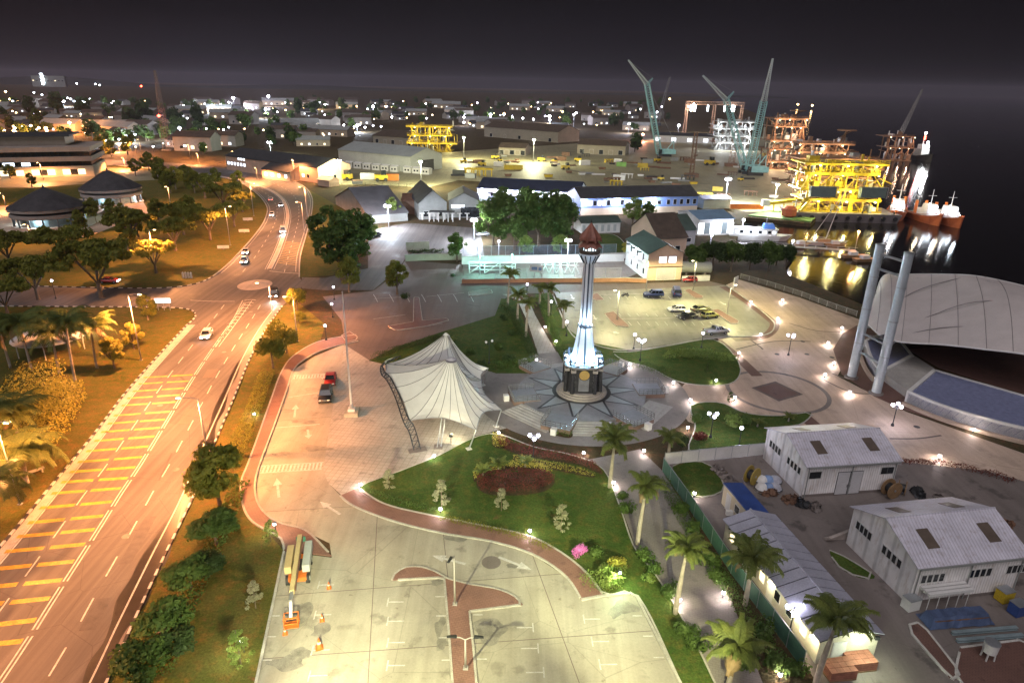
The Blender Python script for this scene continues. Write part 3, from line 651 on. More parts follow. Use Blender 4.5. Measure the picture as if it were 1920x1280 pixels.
CARM = {}
def car_paint(c):
    k = 'car_%.2f_%.2f_%.2f' % c
    if k in MATS: return MATS[k]
    m, t, bs = nodes(k); bs.inputs['Base Color'].default_value = (*c, 1); bs.inputs['Roughness'].default_value = .32; bs.inputs['Metallic'].default_value = .25
    bs.inputs['Coat Weight'].default_value = .6; bs.inputs['Coat Roughness'].default_value = .08
    v = coords(t, False); n = noise(t, v, 3, 4); col = mixrgb(t, ramp(t, n, .3, .75), c, shade(c, .8)); t.links.new(col, bs.inputs['Base Color']); return m
def car_meshes(kind):
    if kind in CARM: return CARM[kind]
    if kind == 'sedan': L, Wd, prof, cab = 4.5, 1.74, [(-2.2, .35), (-2.24, .78), (-1.6, .95), (-.2, .97), (1.0, .93), (2.0, .78), (2.22, .6), (2.2, .32)], [(-1.75, .95), (-1.05, 1.40), (.25, 1.42), (1.05, .94)]
    elif kind == 'hatch': L, Wd, prof, cab = 3.9, 1.68, [(-1.93, .35), (-1.95, .9), (-1.8, .98), (.9, .95), (1.75, .82), (1.93, .6), (1.9, .32)], [(-1.9, .96), (-1.55, 1.46), (.2, 1.48), (1.0, .95)]
    elif kind == 'suv': L, Wd, prof, cab = 4.6, 1.85, [(-2.28, .42), (-2.3, 1.02), (-2.2, 1.10), (.95, 1.08), (2.1, .98), (2.28, .75), (2.26, .40)], [(-2.22, 1.08), (-1.95, 1.70), (.35, 1.72), (1.05, 1.07)]
    elif kind == 'van': L, Wd, prof, cab = 5.0, 1.9, [(-2.48, .42), (-2.5, 1.15), (-2.45, 1.2), (1.6, 1.15), (2.3, 1.0), (2.48, .75), (2.45, .4)], [(-2.46, 1.18), (-2.35, 2.0), (.95, 2.02), (1.75, 1.14)]
    else: L, Wd, prof, cab = 5.1, 1.85, [(-2.5, .5), (-2.52, 1.05), (-.5, 1.08), (1.3, 1.08), (2.3, 1.0), (2.5, .78), (2.48, .45)], [(-.62, 1.07), (-.5, 1.72), (.75, 1.73), (1.4, 1.07)]
    r = {}
    w = Wd / 2; mb = MB()                          # body, tumblehome: slightly narrower at the shoulder
    sl = lambda z: w * (1 - max(0, z - .6) * .10)
    n = len(prof); vs = [(x, -sl(z), z) for x, z in prof] + [(x, sl(z), z) for x, z in prof]
    fs = [tuple(range(n - 1, -1, -1)), tuple(range(n, 2 * n))] + [(i, (i + 1) % n, n + (i + 1) % n, n + i) for i in range(n)]
    r['body'] = mb.add(vs, fs).mesh('body')
    bm = bmesh.new(); bm.from_mesh(r['body']); bmesh.ops.recalc_face_normals(bm, faces=bm.faces); bmesh.ops.bevel(bm, geom=list(bm.edges), offset=.06, segments=2, affect='EDGES'); bm.to_mesh(r['body']); bm.free(); r['body'].shade_smooth()
    wt, wb = w * .74, w * .92; c = cab
    gb = MB().hexa([(c[0][0], -wb, c[0][1]), (c[3][0], -wb, c[3][1]), (c[3][0], wb, c[3][1]), (c[0][0], wb, c[0][1])], [(c[1][0], -wt, c[1][1] - .05), (c[2][0], -wt, c[2][1] - .05), (c[2][0], wt, c[2][1] - .05), (c[1][0], wt, c[1][1] - .05)])
    r['window'] = gb.mesh('window')
    rb = MB().hexa([(c[1][0] - .03, -wt - .02, c[1][1] - .06), (c[2][0] + .03, -wt - .02, c[2][1] - .06), (c[2][0] + .03, wt + .02, c[2][1] - .06), (c[1][0] - .03, wt + .02, c[1][1] - .06)], [(c[1][0] + .08, -wt + .08, c[1][1]), (c[2][0] - .08, -wt + .08, c[2][1]), (c[2][0] - .08, wt - .08, c[2][1]), (c[1][0] + .08, wt - .08, c[1][1])])
    for q in (-1, 1):                              # pillars
        for f in (0, .38, .7, 1):
            t0 = Vector((c[1][0] + (c[2][0] - c[1][0]) * f, q * (wt + .01), c[1][1] - .05)); b0 = Vector((c[0][0] + (c[3][0] - c[0][0]) * (f if f in (0, 1) else .1 + f * .8), q * (wb + .01), c[0][1] - .01)); rb.bar(b0, t0, .08)
    r['roof'] = rb.mesh('roof')
    wh = MB().cyl((0, -.11, 0), (0, .11, 0), .33, None, 14); r['wheel'] = wh.mesh('wheel'); hub = MB().cyl((0, -.12, 0), (0, .12, 0), .19, None, 8); r['hub'] = hub.mesh('rim')
    zf = prof[-2][1]; r['dim'] = (L, w, prof[-2][0], prof[1][0], zf, prof[1][1])
    r['head'] = MB().box((0, 0, 0), (.16, .34, .15)).mesh('headlight'); r['tail'] = MB().box((0, 0, 0), (.12, .26, .2)).mesh('taillight')
    CARM[kind] = r; return r
def car(px, py, hx, hy, kind, col, label, lights=0, z=0.02, cat='car', group=None):
    """front points towards pixel (hx, hy)"""
    b = G(px, py, z); h = G(hx, hy, z); r = car_meshes(kind); a = math.atan2(h.y - b.y, h.x - b.x)
    t = thing('parked_car' if not lights else 'moving_car', label, cat, b, a, group); L, w, fx, rx, zf, zr = r['dim']
    bd = part('body', r['body'].copy(), car_paint(col), t); part('window', r['window'].copy(), glassd, t); part('roof', r['roof'].copy(), car_paint(col), t)
    for x in (L * .31, -L * .30):
        for s in (-1, 1):
            wl = part('wheel', r['wheel'].copy(), blackp, t, loc=(x, s * (w - .06), .33)); part('rim', r['hub'].copy(), steel, wl)
    for s in (-1, 1):
        part('headlight', r['head'].copy(), EM('headlight_lit', (.95, .95, 1), 30) if lights else M('headlight_off', (.7, .7, .72), .1, 2, .15), t, loc=(fx - .06, s * (w - .3), zf + .03))
        part('taillight', r['tail'].copy(), EM('taillight_lit', (1, .06, .03), 3) if lights else M('taillight_off', (.3, .02, .02), .1, 2, .3), t, loc=(rx + .03, s * (w - .22), zr - .12))
        part('mirror', MB().box((L * .17, s * (w + .08), .98), (.14, .18, .12)), car_paint(col), t)
    part('bumper', MB().box((fx + .0, 0, .42), (.14, w * 1.8, .16)), darkmetal, t)
    if lights > 1: bulb(t, (fx + .5, 0, .65), (1, .95, .85), 900, .15, 'SPOT', spot=1.5, rot=(PI / 2 * .86, 0, -PI / 2))
    return t

# ---- plants
def leaf_cloud(blobs, n, size, seed, flat=.35, shell=.55):
    r = random.Random(seed); mb = MB(); tot = sum(b[3] ** 2 for b in blobs)
    for (cx, cy_, cz, rad, sq) in blobs:
        for _ in range(max(6, int(n * rad * rad / tot))):
            while True:
                d = Vector((r.uniform(-1, 1), r.uniform(-1, 1), r.uniform(-1, 1))); l = d.length
                if .05 < l < 1: break
            d /= l; k = rad * (shell + (1 - shell) * r.random() ** .6) * (1 + .18 * math.sin(d.x * 7 + seed) * math.sin(d.y * 6 + cz))
            p = Vector((cx + d.x * k, cy_ + d.y * k, cz + d.z * k * sq))
            nrm = (d + Vector((r.gauss(0, .5), r.gauss(0, .5), r.gauss(.35, .5)))).normalized(); u = nrm.orthogonal().normalized(); w = nrm.cross(u); a = r.uniform(0, 6.28)
            u, w = u * math.cos(a) + w * math.sin(a), w * math.cos(a) - u * math.sin(a); s = size * r.choice((.45, .7, 1, 1, 1.3, 1.8)) * r.uniform(.8, 1.2)
            mb.add([p - u * s * .5, p + w * s * flat, p + u * s * .55, p - w * s * flat], [(0, 1, 2, 3)])
    return mb
TREEM = {}
def tree_mesh(kind, seed):
    key = (kind, seed)
    if key in TREEM: return TREEM[key]
    r = random.Random(seed * 13 + hash(kind) % 1000 if False else seed * 13 + len(kind)); bl = []; tk = MB()
    if kind == 'rain':                             # wide flat umbrella crown, forked trunk
        for k in range(30):
            a = r.uniform(0, 6.28); d = 5.0 * math.sqrt(r.random()); bl.append((d * math.cos(a), d * math.sin(a), 5.6 + r.uniform(-.5, .7) - d * .16, r.uniform(.7, 1.35), .55))
        for k in range(6):
            a = k * 1.05 + r.uniform(-.2, .2); tk.tube([(0, 0, 1.6), (math.cos(a) * 1.1, math.sin(a) * 1.1, 3.0), (math.cos(a) * 2.8, math.sin(a) * 2.8, 4.9)], .13, 6)
        tk.cyl((0, 0, -.1), (0, 0, 1.9), .36, .24, 8); n, s = 6200, .34
    elif kind == 'round':                          # clipped ball crown
        for k in range(18):
            a = r.uniform(0, 6.28); e = r.uniform(-.6, 1.2); bl.append((1.0 * math.cos(a) * math.cos(e), 1.0 * math.sin(a) * math.cos(e), 2.3 + 1.0 * math.sin(e), r.uniform(.5, .8), 1))
        tk.cyl((0, 0, -.1), (0, 0, 2.0), .12, .08, 7); n, s = 3600, .20
    elif kind == 'broad':                          # tall irregular crown
        for k in range(26):
            a = r.uniform(0, 6.28); h = r.uniform(2.2, 7.6); d = r.uniform(.3, 1) * 2.6 * math.sin(max(.25, (h - 1.2) / 6.6) * PI * .85 + .25); bl.append((d * 1.12 * math.cos(a), d * 1.12 * math.sin(a), h, r.uniform(.5, 1.25), .85))
        for k in range(5):
            a = k * 1.26; tk.tube([(0, 0, 1.7), (math.cos(a) * .8, math.sin(a) * .8, 3.2), (math.cos(a) * 1.7, math.sin(a) * 1.7, 4.8)], .1, 6)
        tk.cyl((0, 0, -.1), (0, 0, 4.4), .26, .12, 8); n, s = 5200, .32
    elif kind == 'tiered':                         # slim young tree with layered branches
        for k in range(7):
            for j in range(5):
                a = r.uniform(0, 6.28); d = (1.15 - k * .13) * r.uniform(.5, 1); bl.append((d * math.cos(a), d * math.sin(a), .9 + k * .45, .3, .4))
        for k in range(7):
            a = k * 2.4; tk.cyl((0, 0, .9 + k * .45), (.8 * math.cos(a), .8 * math.sin(a), .95 + k * .45), .02, .012, 4)
        tk.cyl((0, 0, -.05), (0, 0, 4.0), .06, .03, 6); n, s = 1500, .15
    elif kind == 'far':
        for k in range(7):
            a = r.uniform(0, 6.28); bl.append((1.6 * math.cos(a) * r.random(), 1.6 * math.sin(a) * r.random(), 3 + r.uniform(-.9, 1.5), r.uniform(1.1, 1.9), .85))
        tk.cyl((0, 0, -.1), (0, 0, 2.6), .2, .14, 5); n, s = 420, .75
    elif kind == 'shrub':
        for k in range(8):
            a = r.uniform(0, 6.28); d = .5 * r.random(); bl.append((d * math.cos(a), d * math.sin(a), .42 + r.uniform(-.1, .2), r.uniform(.32, .5), .9))
        for k in range(4): tk.cyl((0, 0, 0), (.25 * math.cos(k * 1.6), .25 * math.sin(k * 1.6), .5), .025, .012, 4)
        n, s = 700, .13
    TREEM[key] = (leaf_cloud(bl, n, s, seed).mesh('crown'), tk.mesh('trunk')); return TREEM[key]
def tree(px, py, kind, sc, label, mat, name=None, group=None, seed=None, z=0.0, sz=None, cat='tree', loc=None):
    seed = rnd.randint(1, 3) if seed is None else seed
    cm, tm = tree_mesh(kind, seed); b = G(px, py, z) if loc is None else Vector(loc)
    nm = name or {'rain': 'rain_tree', 'round': 'clipped_tree', 'broad': 'broadleaf_tree', 'tiered': 'tiered_young_tree', 'far': 'distant_tree', 'shrub': 'shrub'}[kind]
    t = thing(nm, label, cat, b, rnd.uniform(0, 6.28), group); t.scale = (sc, sc, sz or sc)
    key = cm.name + mat.name
    if key not in TREEM:
        c2 = cm.copy(); c2.materials.clear(); c2.materials.append(mat); TREEM[key] = c2
    part('crown', TREEM[key], None, t); part('trunk' if kind != 'shrub' else 'stem', tm, bark, t); return t
FROND = {}
def frond(kind, seed):
    if (kind, seed) in FROND: return FROND[kind, seed]
    r = random.Random(seed); L = {'royal': 2.7, 'coco': 3.6, 'bush': 1.5}[kind]; droop = {'royal': 1.5, 'coco': 1.6, 'bush': 1.2}[kind] + r.uniform(-.2, .3); e0 = {'royal': .95, 'coco': .8, 'bush': .9}[kind]
    pts = []; x = z = 0.0; N_ = 16
    for i in range(N_ + 1):
        t = i / N_; a = e0 - droop * t ** 1.15; pts.append(Vector((x, 0, z))); x += L / N_ * math.cos(a); z += L / N_ * math.sin(a)
    mb = MB()
    for i in range(N_): mb.cyl(pts[i], pts[i + 1], .04 * (1 - i / N_) + .008, .04 * (1 - (i + 1) / N_) + .008, 4, False)
    M_ = 26
    for i in range(2, M_):
        t = i / M_; k = t * N_; p = pts[int(k)].lerp(pts[min(int(k) + 1, N_)], k - int(k)); d = (pts[min(int(k) + 1, N_)] - pts[int(k) if int(k) < N_ else N_ - 1]).normalized()
        ll = L * .26 * math.sin(min(1, t * 1.15 + .12) * PI * .92) + .12
        for s in (-1, 1):
            o = Vector((d.x * .55, s * .85, d.z * .5 - .28 - r.uniform(0, .3))).normalized() * ll; wv = d * .065
            q = p + o * .55 + Vector((0, 0, .05)); mb.add([p - wv * .6, p + wv * .6, q + wv, p + o + Vector((0, 0, -.12 * ll)), q - wv], [(0, 1, 2, 4), (4, 2, 3)])
    FROND[kind, seed] = mb.mesh('frond'); FROND[kind, seed].materials.append(lf_palm); return FROND[kind, seed]
def palm(px, py, h, label, kind='royal', nf=17, sc=1.0, lean=None, group=None, z=0.0, name=None, r0=None):
    b = G(px, py, z); t = thing(name or {'royal': 'royal_palm', 'coco': 'coconut_palm', 'bush': 'fan_palm'}[kind], label, 'palm', b, 0, group)
    sc *= rnd.uniform(.86, 1.14); nf += rnd.randint(-3, 3)
    lx, ly = lean or (rnd.uniform(-.06, .06) * h, rnd.uniform(-.06, .06) * h); tk = MB(); r0 = r0 or {'royal': .2, 'coco': .19, 'bush': .12}[kind]
    pr = Vector((0, 0, -.05)); n = 7
    for i in range(n):
        t1 = (i + 1) / n; q = Vector((lx * t1 ** 1.6, ly * t1 ** 1.6, h * t1)); bulge = 1 + (.25 * math.sin(t1 * PI) if kind == 'royal' else 0)
        tk.cyl(pr, q, r0 * (1.15 - .45 * i / n) * bulge, r0 * (1.15 - .45 * t1) * bulge, 8, i in (0, n - 1)); pr = q
    part('trunk', tk, palmbark, t, smooth=True)
    if kind == 'royal': part('crownshaft', MB().cyl(pr, pr + Vector((0, 0, .9 * sc)), r0 * .75, r0 * .35, 8), M('palm_shaft', (.10, .15, .05), .2, 1), t, smooth=True); pr = pr + Vector((0, 0, .8 * sc))
    for k in range(nf):
        a = k * 2.39996 + rnd.uniform(-.2, .2); up = rnd.uniform(-.55, .35) if kind != 'bush' else rnd.uniform(-.3, .4)
        f = part('frond', frond(kind, k % 4), None, t, loc=pr); f.rotation_euler = Euler((rnd.uniform(-.15, .15), -up, a)); f.scale = (sc * rnd.uniform(.85, 1.12),) * 3
    for k in range(rnd.randint(1, 3) if kind != 'bush' else 0):
        f = part('dead_frond', frond(kind, k).copy(), None, t, loc=pr); f.data.materials.clear(); f.data.materials.append(M('dry_frond', (.22, .15, .07), .2, 2, .8)); f.rotation_euler = Euler((0, rnd.uniform(.9, 1.3), rnd.uniform(0, 6.28))); f.scale = (sc * .8,) * 3
    if kind == 'royal':
        part('spear', MB().cyl(pr, pr + Vector((.05, 0, 1.9 * sc)), .05, .01, 5), lf_palm, t)
    return t
def hedge(pts_px, w, h, mat, label, name='hedge', cat='hedge', dens=130, size=.14, seed=1, z=0.05, closed=False):
    pts = resample(smoothline(P2(pts_px), 6, closed), .35); r = random.Random(seed); mb = MB(); c0 = pts[0]
    for p in pts:
        for _ in range(max(4, int(dens * .35 * (w * .6 + h * .6)))):
            u = r.uniform(-1, 1); vv = r.random(); edge = r.random() < .55
            if edge: (u, vv) = (math.copysign(1, u), vv) if r.random() < .45 else (u, 1)
            hh = h * (1 + .18 * math.sin(p.x * 2.3 + seed) + .12 * math.sin(p.y * 3.1))
            q = Vector((p.x - c0.x + u * w / 2 * r.uniform(.85, 1.12), p.y - c0.y + r.uniform(-.3, .3) + u * w * .1, .02 + vv * hh * r.uniform(.85, 1.1)))
            nrm = Vector((u * .5 + r.gauss(0, .5), r.gauss(0, .5), .5 + r.gauss(0, .4))).normalized(); a1 = nrm.orthogonal().normalized(); b1_ = nrm.cross(a1); s = size * r.uniform(.6, 1.4)
            mb.add([q - a1 * s * .5, q + b1_ * s * .4, q + a1 * s * .5, q - b1_ * s * .4], [(0, 1, 2, 3)])
    t = thing(name, label, cat, (c0.x, c0.y, z))
    part('foliage', mb, mat, t); st = MB()
    for p in pts[::3]: st.cyl((p.x - c0.x, p.y - c0.y, 0), (p.x - c0.x, p.y - c0.y, h * .6), .03, .02, 4)
    part('stem', st, bark, t); return t
def bed(px, h, mat, label, n=2600, size=.14, seed=3, name='flower_bed', z=.06):
    pl = smoothline(P2(px), 6, True); r = random.Random(seed); xs = [p.x for p in pl]; ys = [p.y for p in pl]; c = Vector((sum(xs) / len(xs), sum(ys) / len(ys)))
    def inside(x, y):
        ins = False; j = len(pl) - 1
        for i in range(len(pl)):
            if (pl[i].y > y) != (pl[j].y > y) and x < (pl[j].x - pl[i].x) * (y - pl[i].y) / (pl[j].y - pl[i].y) + pl[i].x: ins = not ins
            j = i
        return ins
    mb = MB(); k = 0
    while k < n:
        x, y = r.uniform(min(xs), max(xs)), r.uniform(min(ys), max(ys))
        if not inside(x, y): continue
        k += 1; zz = h * (.35 + .65 * r.random() ** .5) * (1 + .25 * math.sin(x * 1.9 + seed) * math.cos(y * 1.7)); nrm = Vector((r.gauss(0, .5), r.gauss(0, .5), 1)).normalized(); a1 = nrm.orthogonal().normalized(); b1_ = nrm.cross(a1); s = size * r.uniform(.6, 1.5); q = Vector((x - c.x, y - c.y, zz))
        mb.add([q - a1 * s * .5, q + b1_ * s * .4, q + a1 * s * .5, q - b1_ * s * .4], [(0, 1, 2, 3)])
    t = thing(name, label, 'flower bed', (c.x, c.y, z)); part('foliage', mb, mat, t)
    part('bed_soil', sheet_mesh([p - c for p in pl], .04, 'bed_soil'), soil, t); return t

def spot_mast(x, y, h, label, aims):
    """floodlight mast of the hotel forecourt, each head turned to a target"""
    t = thing('forecourt_flood_mast', label, 'floodlight', (x, y, 0), 0, 'forecourt floodlight masts'); part('pole', MB().cyl((0, 0, 0), (0, 0, h), .16, .1, 10), steel, t); part('crossbar', MB().box((0, 0, h - .1), (2.4, .1, .1)), steel, t)
    for k, (px, py, z, w, c, sp) in enumerate(aims):
        g = G(px, py, z); L = Vector(((k - (len(aims) - 1) / 2) * .9, .25, h + .1)); d = (g - Vector((x, y, 0)) - L); q = d.to_track_quat('-Z', 'Y').to_euler()
        hd = part('lamp_head', MB().box((0, 0, .12), (.55, .45, .2)), darkmetal, t, loc=L, rot=q); part('lens', MB().box((0, 0, -.0), (.48, .38, .03)), e_flood, hd)
        b = bulb(t, L + d.normalized() * .3, c, w, .25, 'SPOT', spot=sp, rot=q)
# ================================================================== building helpers
VIEW = RM @ Vector((0, 0, -1))
def S(p): return (Vector(p) - Vector((0, 0, CAMH))).dot(VIEW) / FPX      # metres per photo pixel at p
def pane(parent, P, Q, u, z, w, h, mat, frame=None, name='window', proud=.05, fr=.09):
    P = Vector(P); Q = Vector(Q); d = (Q - P).normalized(); n = Vector((d.y, -d.x)); c = P + (Q - P) * u; a = math.atan2(d.y, d.x)
    f = part(name, MB().box((c.x + n.x * proud * .5, c.y + n.y * proud * .5, z + h / 2), (w + 2 * fr, proud, h + 2 * fr), a), frame or white, parent)
    part('pane', MB().box((c.x + n.x * proud, c.y + n.y * proud, z + h / 2), (w, .03, h), a), mat, f); return f
def gable(t, F, eave, ridge, wallm, roofm, along=0, over=.35, panels=0, th=.1):
    """F: four 2-D corners (local, ccw seen from above: front-left, front-right, back-right, back-left); along 0: ridge runs left-right"""
    F = [Vector(p) for p in F]
    if along: F = F[1:] + F[:1]
    A, B, C_, D = F; mL = (A + D) / 2; mR = (B + C_) / 2; mb = MB()
    v = lambda p, z: (p.x, p.y, z)
    mb.add([v(A, 0), v(B, 0), v(C_, 0), v(D, 0), v(A, eave), v(B, eave), v(C_, eave), v(D, eave), v(mL, ridge), v(mR, ridge)],
           [(0, 1, 5, 4), (1, 2, 6, 9, 5), (2, 3, 7, 6), (3, 0, 4, 8, 7)])
    part('wall', mb, wallm, t)
    ax = (mR - mL).normalized()
    for (p, q) in ((A, B), (D, C_)):
        out = ((p - mL) - ax * (p - mL).dot(ax)).normalized(); sl = (ridge - eave) / (p - mL).length
        e0 = p - ax * over + out * over; e1 = q + ax * over + out * over; r0 = mL - ax * over; r1 = mR + ax * over; ez = eave - sl * over
        k = max(1, panels)
        for i in range(k):
            f0, f1 = (i + (.06 if k > 1 else 0)) / k, (i + 1 - (.06 if k > 1 else 0)) / k
            a0, a1, b0, b1 = e0.lerp(e1, f0), e0.lerp(e1, f1), r0.lerp(r1, f0), r0.lerp(r1, f1)
            bot = [v(a0, ez + .02), v(a1, ez + .02), v(b1, ridge + .02), v(b0, ridge + .02)]; top = [(x, y, z + th) for x, y, z in bot]
            if (a1 - a0).cross(b0 - a0) < 0: bot.reverse(); top.reverse()
            part('roof_panel' if k > 1 else 'roof', MB().hexa(bot, top), roofm, t)
        if k > 1:
            part('roof_deck', MB().quad(v(e0, ez + .03), v(e1, ez + .03), v(r1, ridge + .03), v(r0, ridge + .03)), roofd, t)
    part('ridge_cap', MB().bar((*(mL - ax * over), ridge + th + .03), (*(mR + ax * over), ridge + th + .03), .16), roofm, t)
def local(pts, o): return [Vector((p[0] - o[0], p[1] - o[1])) for p in pts]
def foot(pL, pR, depth, skew=0.0):                 # footprint from the two front ground pixels
    a = G(*pL).to_2d(); b = G(*pR).to_2d(); d = (b - a).normalized(); n = Vector((-d.y, d.x)); s = d * skew
    return a, [Vector((0, 0)), b - a, b - a + n * depth + s, n * depth + s]
def flat_block(t, F, z0, z1, wallm, name='wall'): return part(name, MB().prism(F, z0, z1), wallm, t)

# ================================================================== clock tower and its star plaza
DZ = .5
TC = G(1090, 733, DZ); s0 = S(TC)
t = thing('star_plaza', 'grey paved round plaza with dark star lines around the tower', 'plaza', (TC.x, TC.y, 0))
part('deck', MB().lathe([(10.2, 0), (10.2, DZ)], 40), M('deck_stone', (.25, .245, .245), .2, .35, .55, fine=.1), t)
starm = M('black_granite', (.035, .036, .04), .2, 1, .3)
for k in range(20):
    a0, a1 = 2 * PI * k / 20 + .1, 2 * PI * (k + 1) / 20 + .1; r0, r1 = (4.6, 9.6) if k % 2 else (9.6, 4.6)
    p, q = Vector((r0 * math.cos(a0), r0 * math.sin(a0))), Vector((r1 * math.cos(a1), r1 * math.sin(a1)))
    part('star_line', ribbon([p, (p + q) / 2, q], .32, DZ + .006), starm, t)
palegr = M('pale_granite', (.34, .37, .38), .12, .8, .4)
for k in range(10):
    a0 = 2 * PI * (2 * k) / 20 + .1; p = [(9.0 * math.cos(a0), 9.0 * math.sin(a0))] if False else None
    am = 2 * PI * (2 * k + 2) / 20 + .1; aL, aR = am - 2 * PI / 20, am + 2 * PI / 20
    mb = MB().quad(*[(r * math.cos(a), r * math.sin(a), DZ + .003) for r, a in ((4.5, aL), (9.2, am), (4.5, aR))]); part('star_facet', mb, palegr, t)
part('ring_band', ringm(4.1, 4.7, DZ + .009), starm, t)
# flights of steps, each tread its own piece
treadm = M('tread_stone', (.42, .40, .37), .15, .8, .6, fine=.15)
for cpx, wd, nst in (((972, 792), 7.5, 6), ((1108, 822), 7.0, 6), ((1240, 782), 8.0, 6), ((1015, 668), 5.0, 4)):
    c = G(cpx[0], cpx[1], .3); a = math.atan2(c.y - TC.y, c.x - TC.x); R0 = 10.0
    for k in range(nst):
        z = DZ - (k + 1) * DZ / (nst + 1); rr = R0 + .25 + k * .62
        part('step', MB().box((rr * math.cos(a), rr * math.sin(a), z / 2), (.62, wd + .3 * k, z), a), treadm, t)
        part('nosing', MB().box(((rr + .27) * math.cos(a), (rr + .27) * math.sin(a), z + .006), (.06, wd + .3 * k, .014), a), kerbg, t)
railm = M('stainless_rail', (.60, .61, .62), .08, 1, .22, .8)
for i, (cpx, rr_) in enumerate((((983, 738), 3.0), ((1003, 684), 2.8), ((1050, 787), 3.1), ((1188, 780), 3.0), ((1216, 726), 3.0), ((1150, 690), 2.6))):
    c = G(cpx[0], cpx[1], .9); x, y = c.x - TC.x, c.y - TC.y; a0 = math.atan2(y, x); tr = []
    for k in range(8):
        a = a0 + 2 * PI * k / 8; r = rr_ * (1.0 if k % 2 else .72); tr.append((x + r * math.cos(a), y + r * math.sin(a)))
    tp = part('terrace', MB().prism(tr, 0.02, DZ + .12), wood if False else M('terrace_brick', (.20, .13, .10), .2, 1, .8), t)
    part('terrace_top', MB().prism([((p[0] - x) * .96 + x, (p[1] - y) * .96 + y) for p in tr], DZ + .122, DZ + .16), M('terrace_stone', (.25, .26, .27), .15, .6, .45), tp)
    rl = MB()
    for k in range(8):
        if k in (3, 4): continue
        p, q = Vector((*tr[k], DZ + .16)), Vector((*tr[(k + 1) % 8], DZ + .16))
        for hh in (.35, .65, .95): rl.bar(p + Vector((0, 0, hh)), q + Vector((0, 0, hh)), .05)
        for f in (0, .33, .66): rl.bar(p.lerp(q, f), p.lerp(q, f) + Vector((0, 0, 1.0)), .06)
    part('railing', rl, railm, t)
    bx = Vector((x, y)) * (1 + 2.9 / math.hypot(x, y))
    part('plinth_box', MB().box((bx.x, bx.y, .5), (.8, .8, 1.0), a0), white, t)

t = thing('clock_tower', 'tall slender white clock tower lit blue with brown spire', 'tower', TC)
def zt(py, tx=1100): return hz(1090, 733, py, DZ, tx) - DZ
zp = zt(676); zr = zt(611); zc = zt(492, 1104); zc2 = zt(477, 1105); zl = zt(462, 1106); ze = zt(449, 1106); ztip = zt(417, 1107)
for r, z0, z1 in ((4.0, 0, .28), (3.65, .28, .56), (3.3, .56, .84)): part('base_step', MB().lathe([(r, z0), (r, z1)], 36), M('base_step_stone', (.42, .38, .34), .15, 1, .5), t)
hw = 33.5 * s0; ch = 12 * s0
def octo(h, c, z): return [(x, y, z) for x, y in ((-h + c, -h), (h - c, -h), (h, -h + c), (h, h - c), (h - c, h), (-h + c, h), (-h, h - c), (-h, -h + c))]
granite = M('dark_granite', (.045, .045, .05), .25, 1, .25)
part('plinth', MB().hexa(octo(hw * .92, ch, .84), octo(hw * .88, ch, zp - .55)), granite, t)
for k, (x, y) in enumerate([(p[0], p[1]) for p in octo(hw * .95, ch * .95, 0)]):
    pl = part('pilaster', MB().cyl((x, y, .84), (x * .96, y * .96, zp - .5), .34, .30, 8), granite, t)
    part('capital', MB().box((x * .96, y * .96, zp - .75), (.75, .75, .4)), M('capital_stone', (.40, .36, .34), .1, 1, .6), pl)
for k in range(4):
    a = k * PI / 2; dx, dy = math.sin(a), -math.cos(a)
    cl = part('clock_face', MB().cyl((dx * hw * .92, dy * hw * .92, zp - 1.35), (dx * (hw * .92 + .16), dy * (hw * .92 + .16), zp - 1.35), .82, .82, 24), M('brass_clock', (.62, .42, .14), .1, 2, .35, .4), t)
    part('clock_rim', MB().tube([(dx * (hw * .92 + .15) + .84 * math.cos(u) * dy, dy * (hw * .92 + .15) + .84 * math.cos(u) * -dx, zp - 1.35 + .84 * math.sin(u)) for u in [i * 2 * PI / 20 for i in range(21)]], .05, 5), granite, cl)
    ar = part('panel', MB().box((dx * hw * .9, dy * hw * .9, 2.4), (1.6 if dx == 0 else .2, 1.6 if dy == 0 else .2, 2.4)), M('grey_marble', (.24, .25, .27), .2, 1, .3), t)
    for s in (-1, 1):
        part('strip', MB().box((dx * hw * .93 + s * dy * 1.5, dy * hw * .93 + s * -dx * 1.5, 2.7), (.16, .16, 2.6)), white, t)
part('cornice', MB().hexa(octo(hw * .95, ch, zp - .5), octo(hw * 1.06, ch * 1.2, zp - .12)), M('cornice_stone', (.36, .33, .32), .1, 1, .6), t)
part('platform', MB().hexa(octo(hw * 1.06, ch * 1.2, zp - .12), octo(hw * 1.06, ch * 1.2, zp)), palegr, t)
rl = MB(); oc = octo(hw * 1.04, ch * 1.2, zp)
for k in range(8):
    p, q = Vector(oc[k]), Vector(oc[(k + 1) % 8]); n = max(2, int((q - p).length / .35))
    for hh in (.3, .85): rl.bar(p + Vector((0, 0, hh)), q + Vector((0, 0, hh)), .06)
    for i in range(n): rl.bar(p.lerp(q, i / n), p.lerp(q, i / n) + Vector((0, 0, .85)), .045)
part('railing', rl, granite, t)
for k in range(4):
    a = PI / 4 + k * PI / 2; x, y = hw * 1.05 * math.cos(a), hw * 1.05 * math.sin(a)
    part('figure', MB().lathe([(.16, 0), (.12, .5), (.2, .8), (.14, 1.1), (.09, 1.2), (.14, 1.35), (.03, 1.5)], 10, (x, y, zp)), granite, t)
prof = [(22 * s0, 0), (17.5 * s0, (zr - zp) * .4), (13 * s0, (zr - zp) * .85), (11.5 * s0, zr - zp)]
part('flare_core', MB().lathe([(r * .9, z) for r, z in prof], 16, (0, 0, zp)), M('blue_glass', (.16, .30, .46), .2, .8, .2), t)
whitet = M('tower_white', (.78, .80, .82), .05, .8, .45)
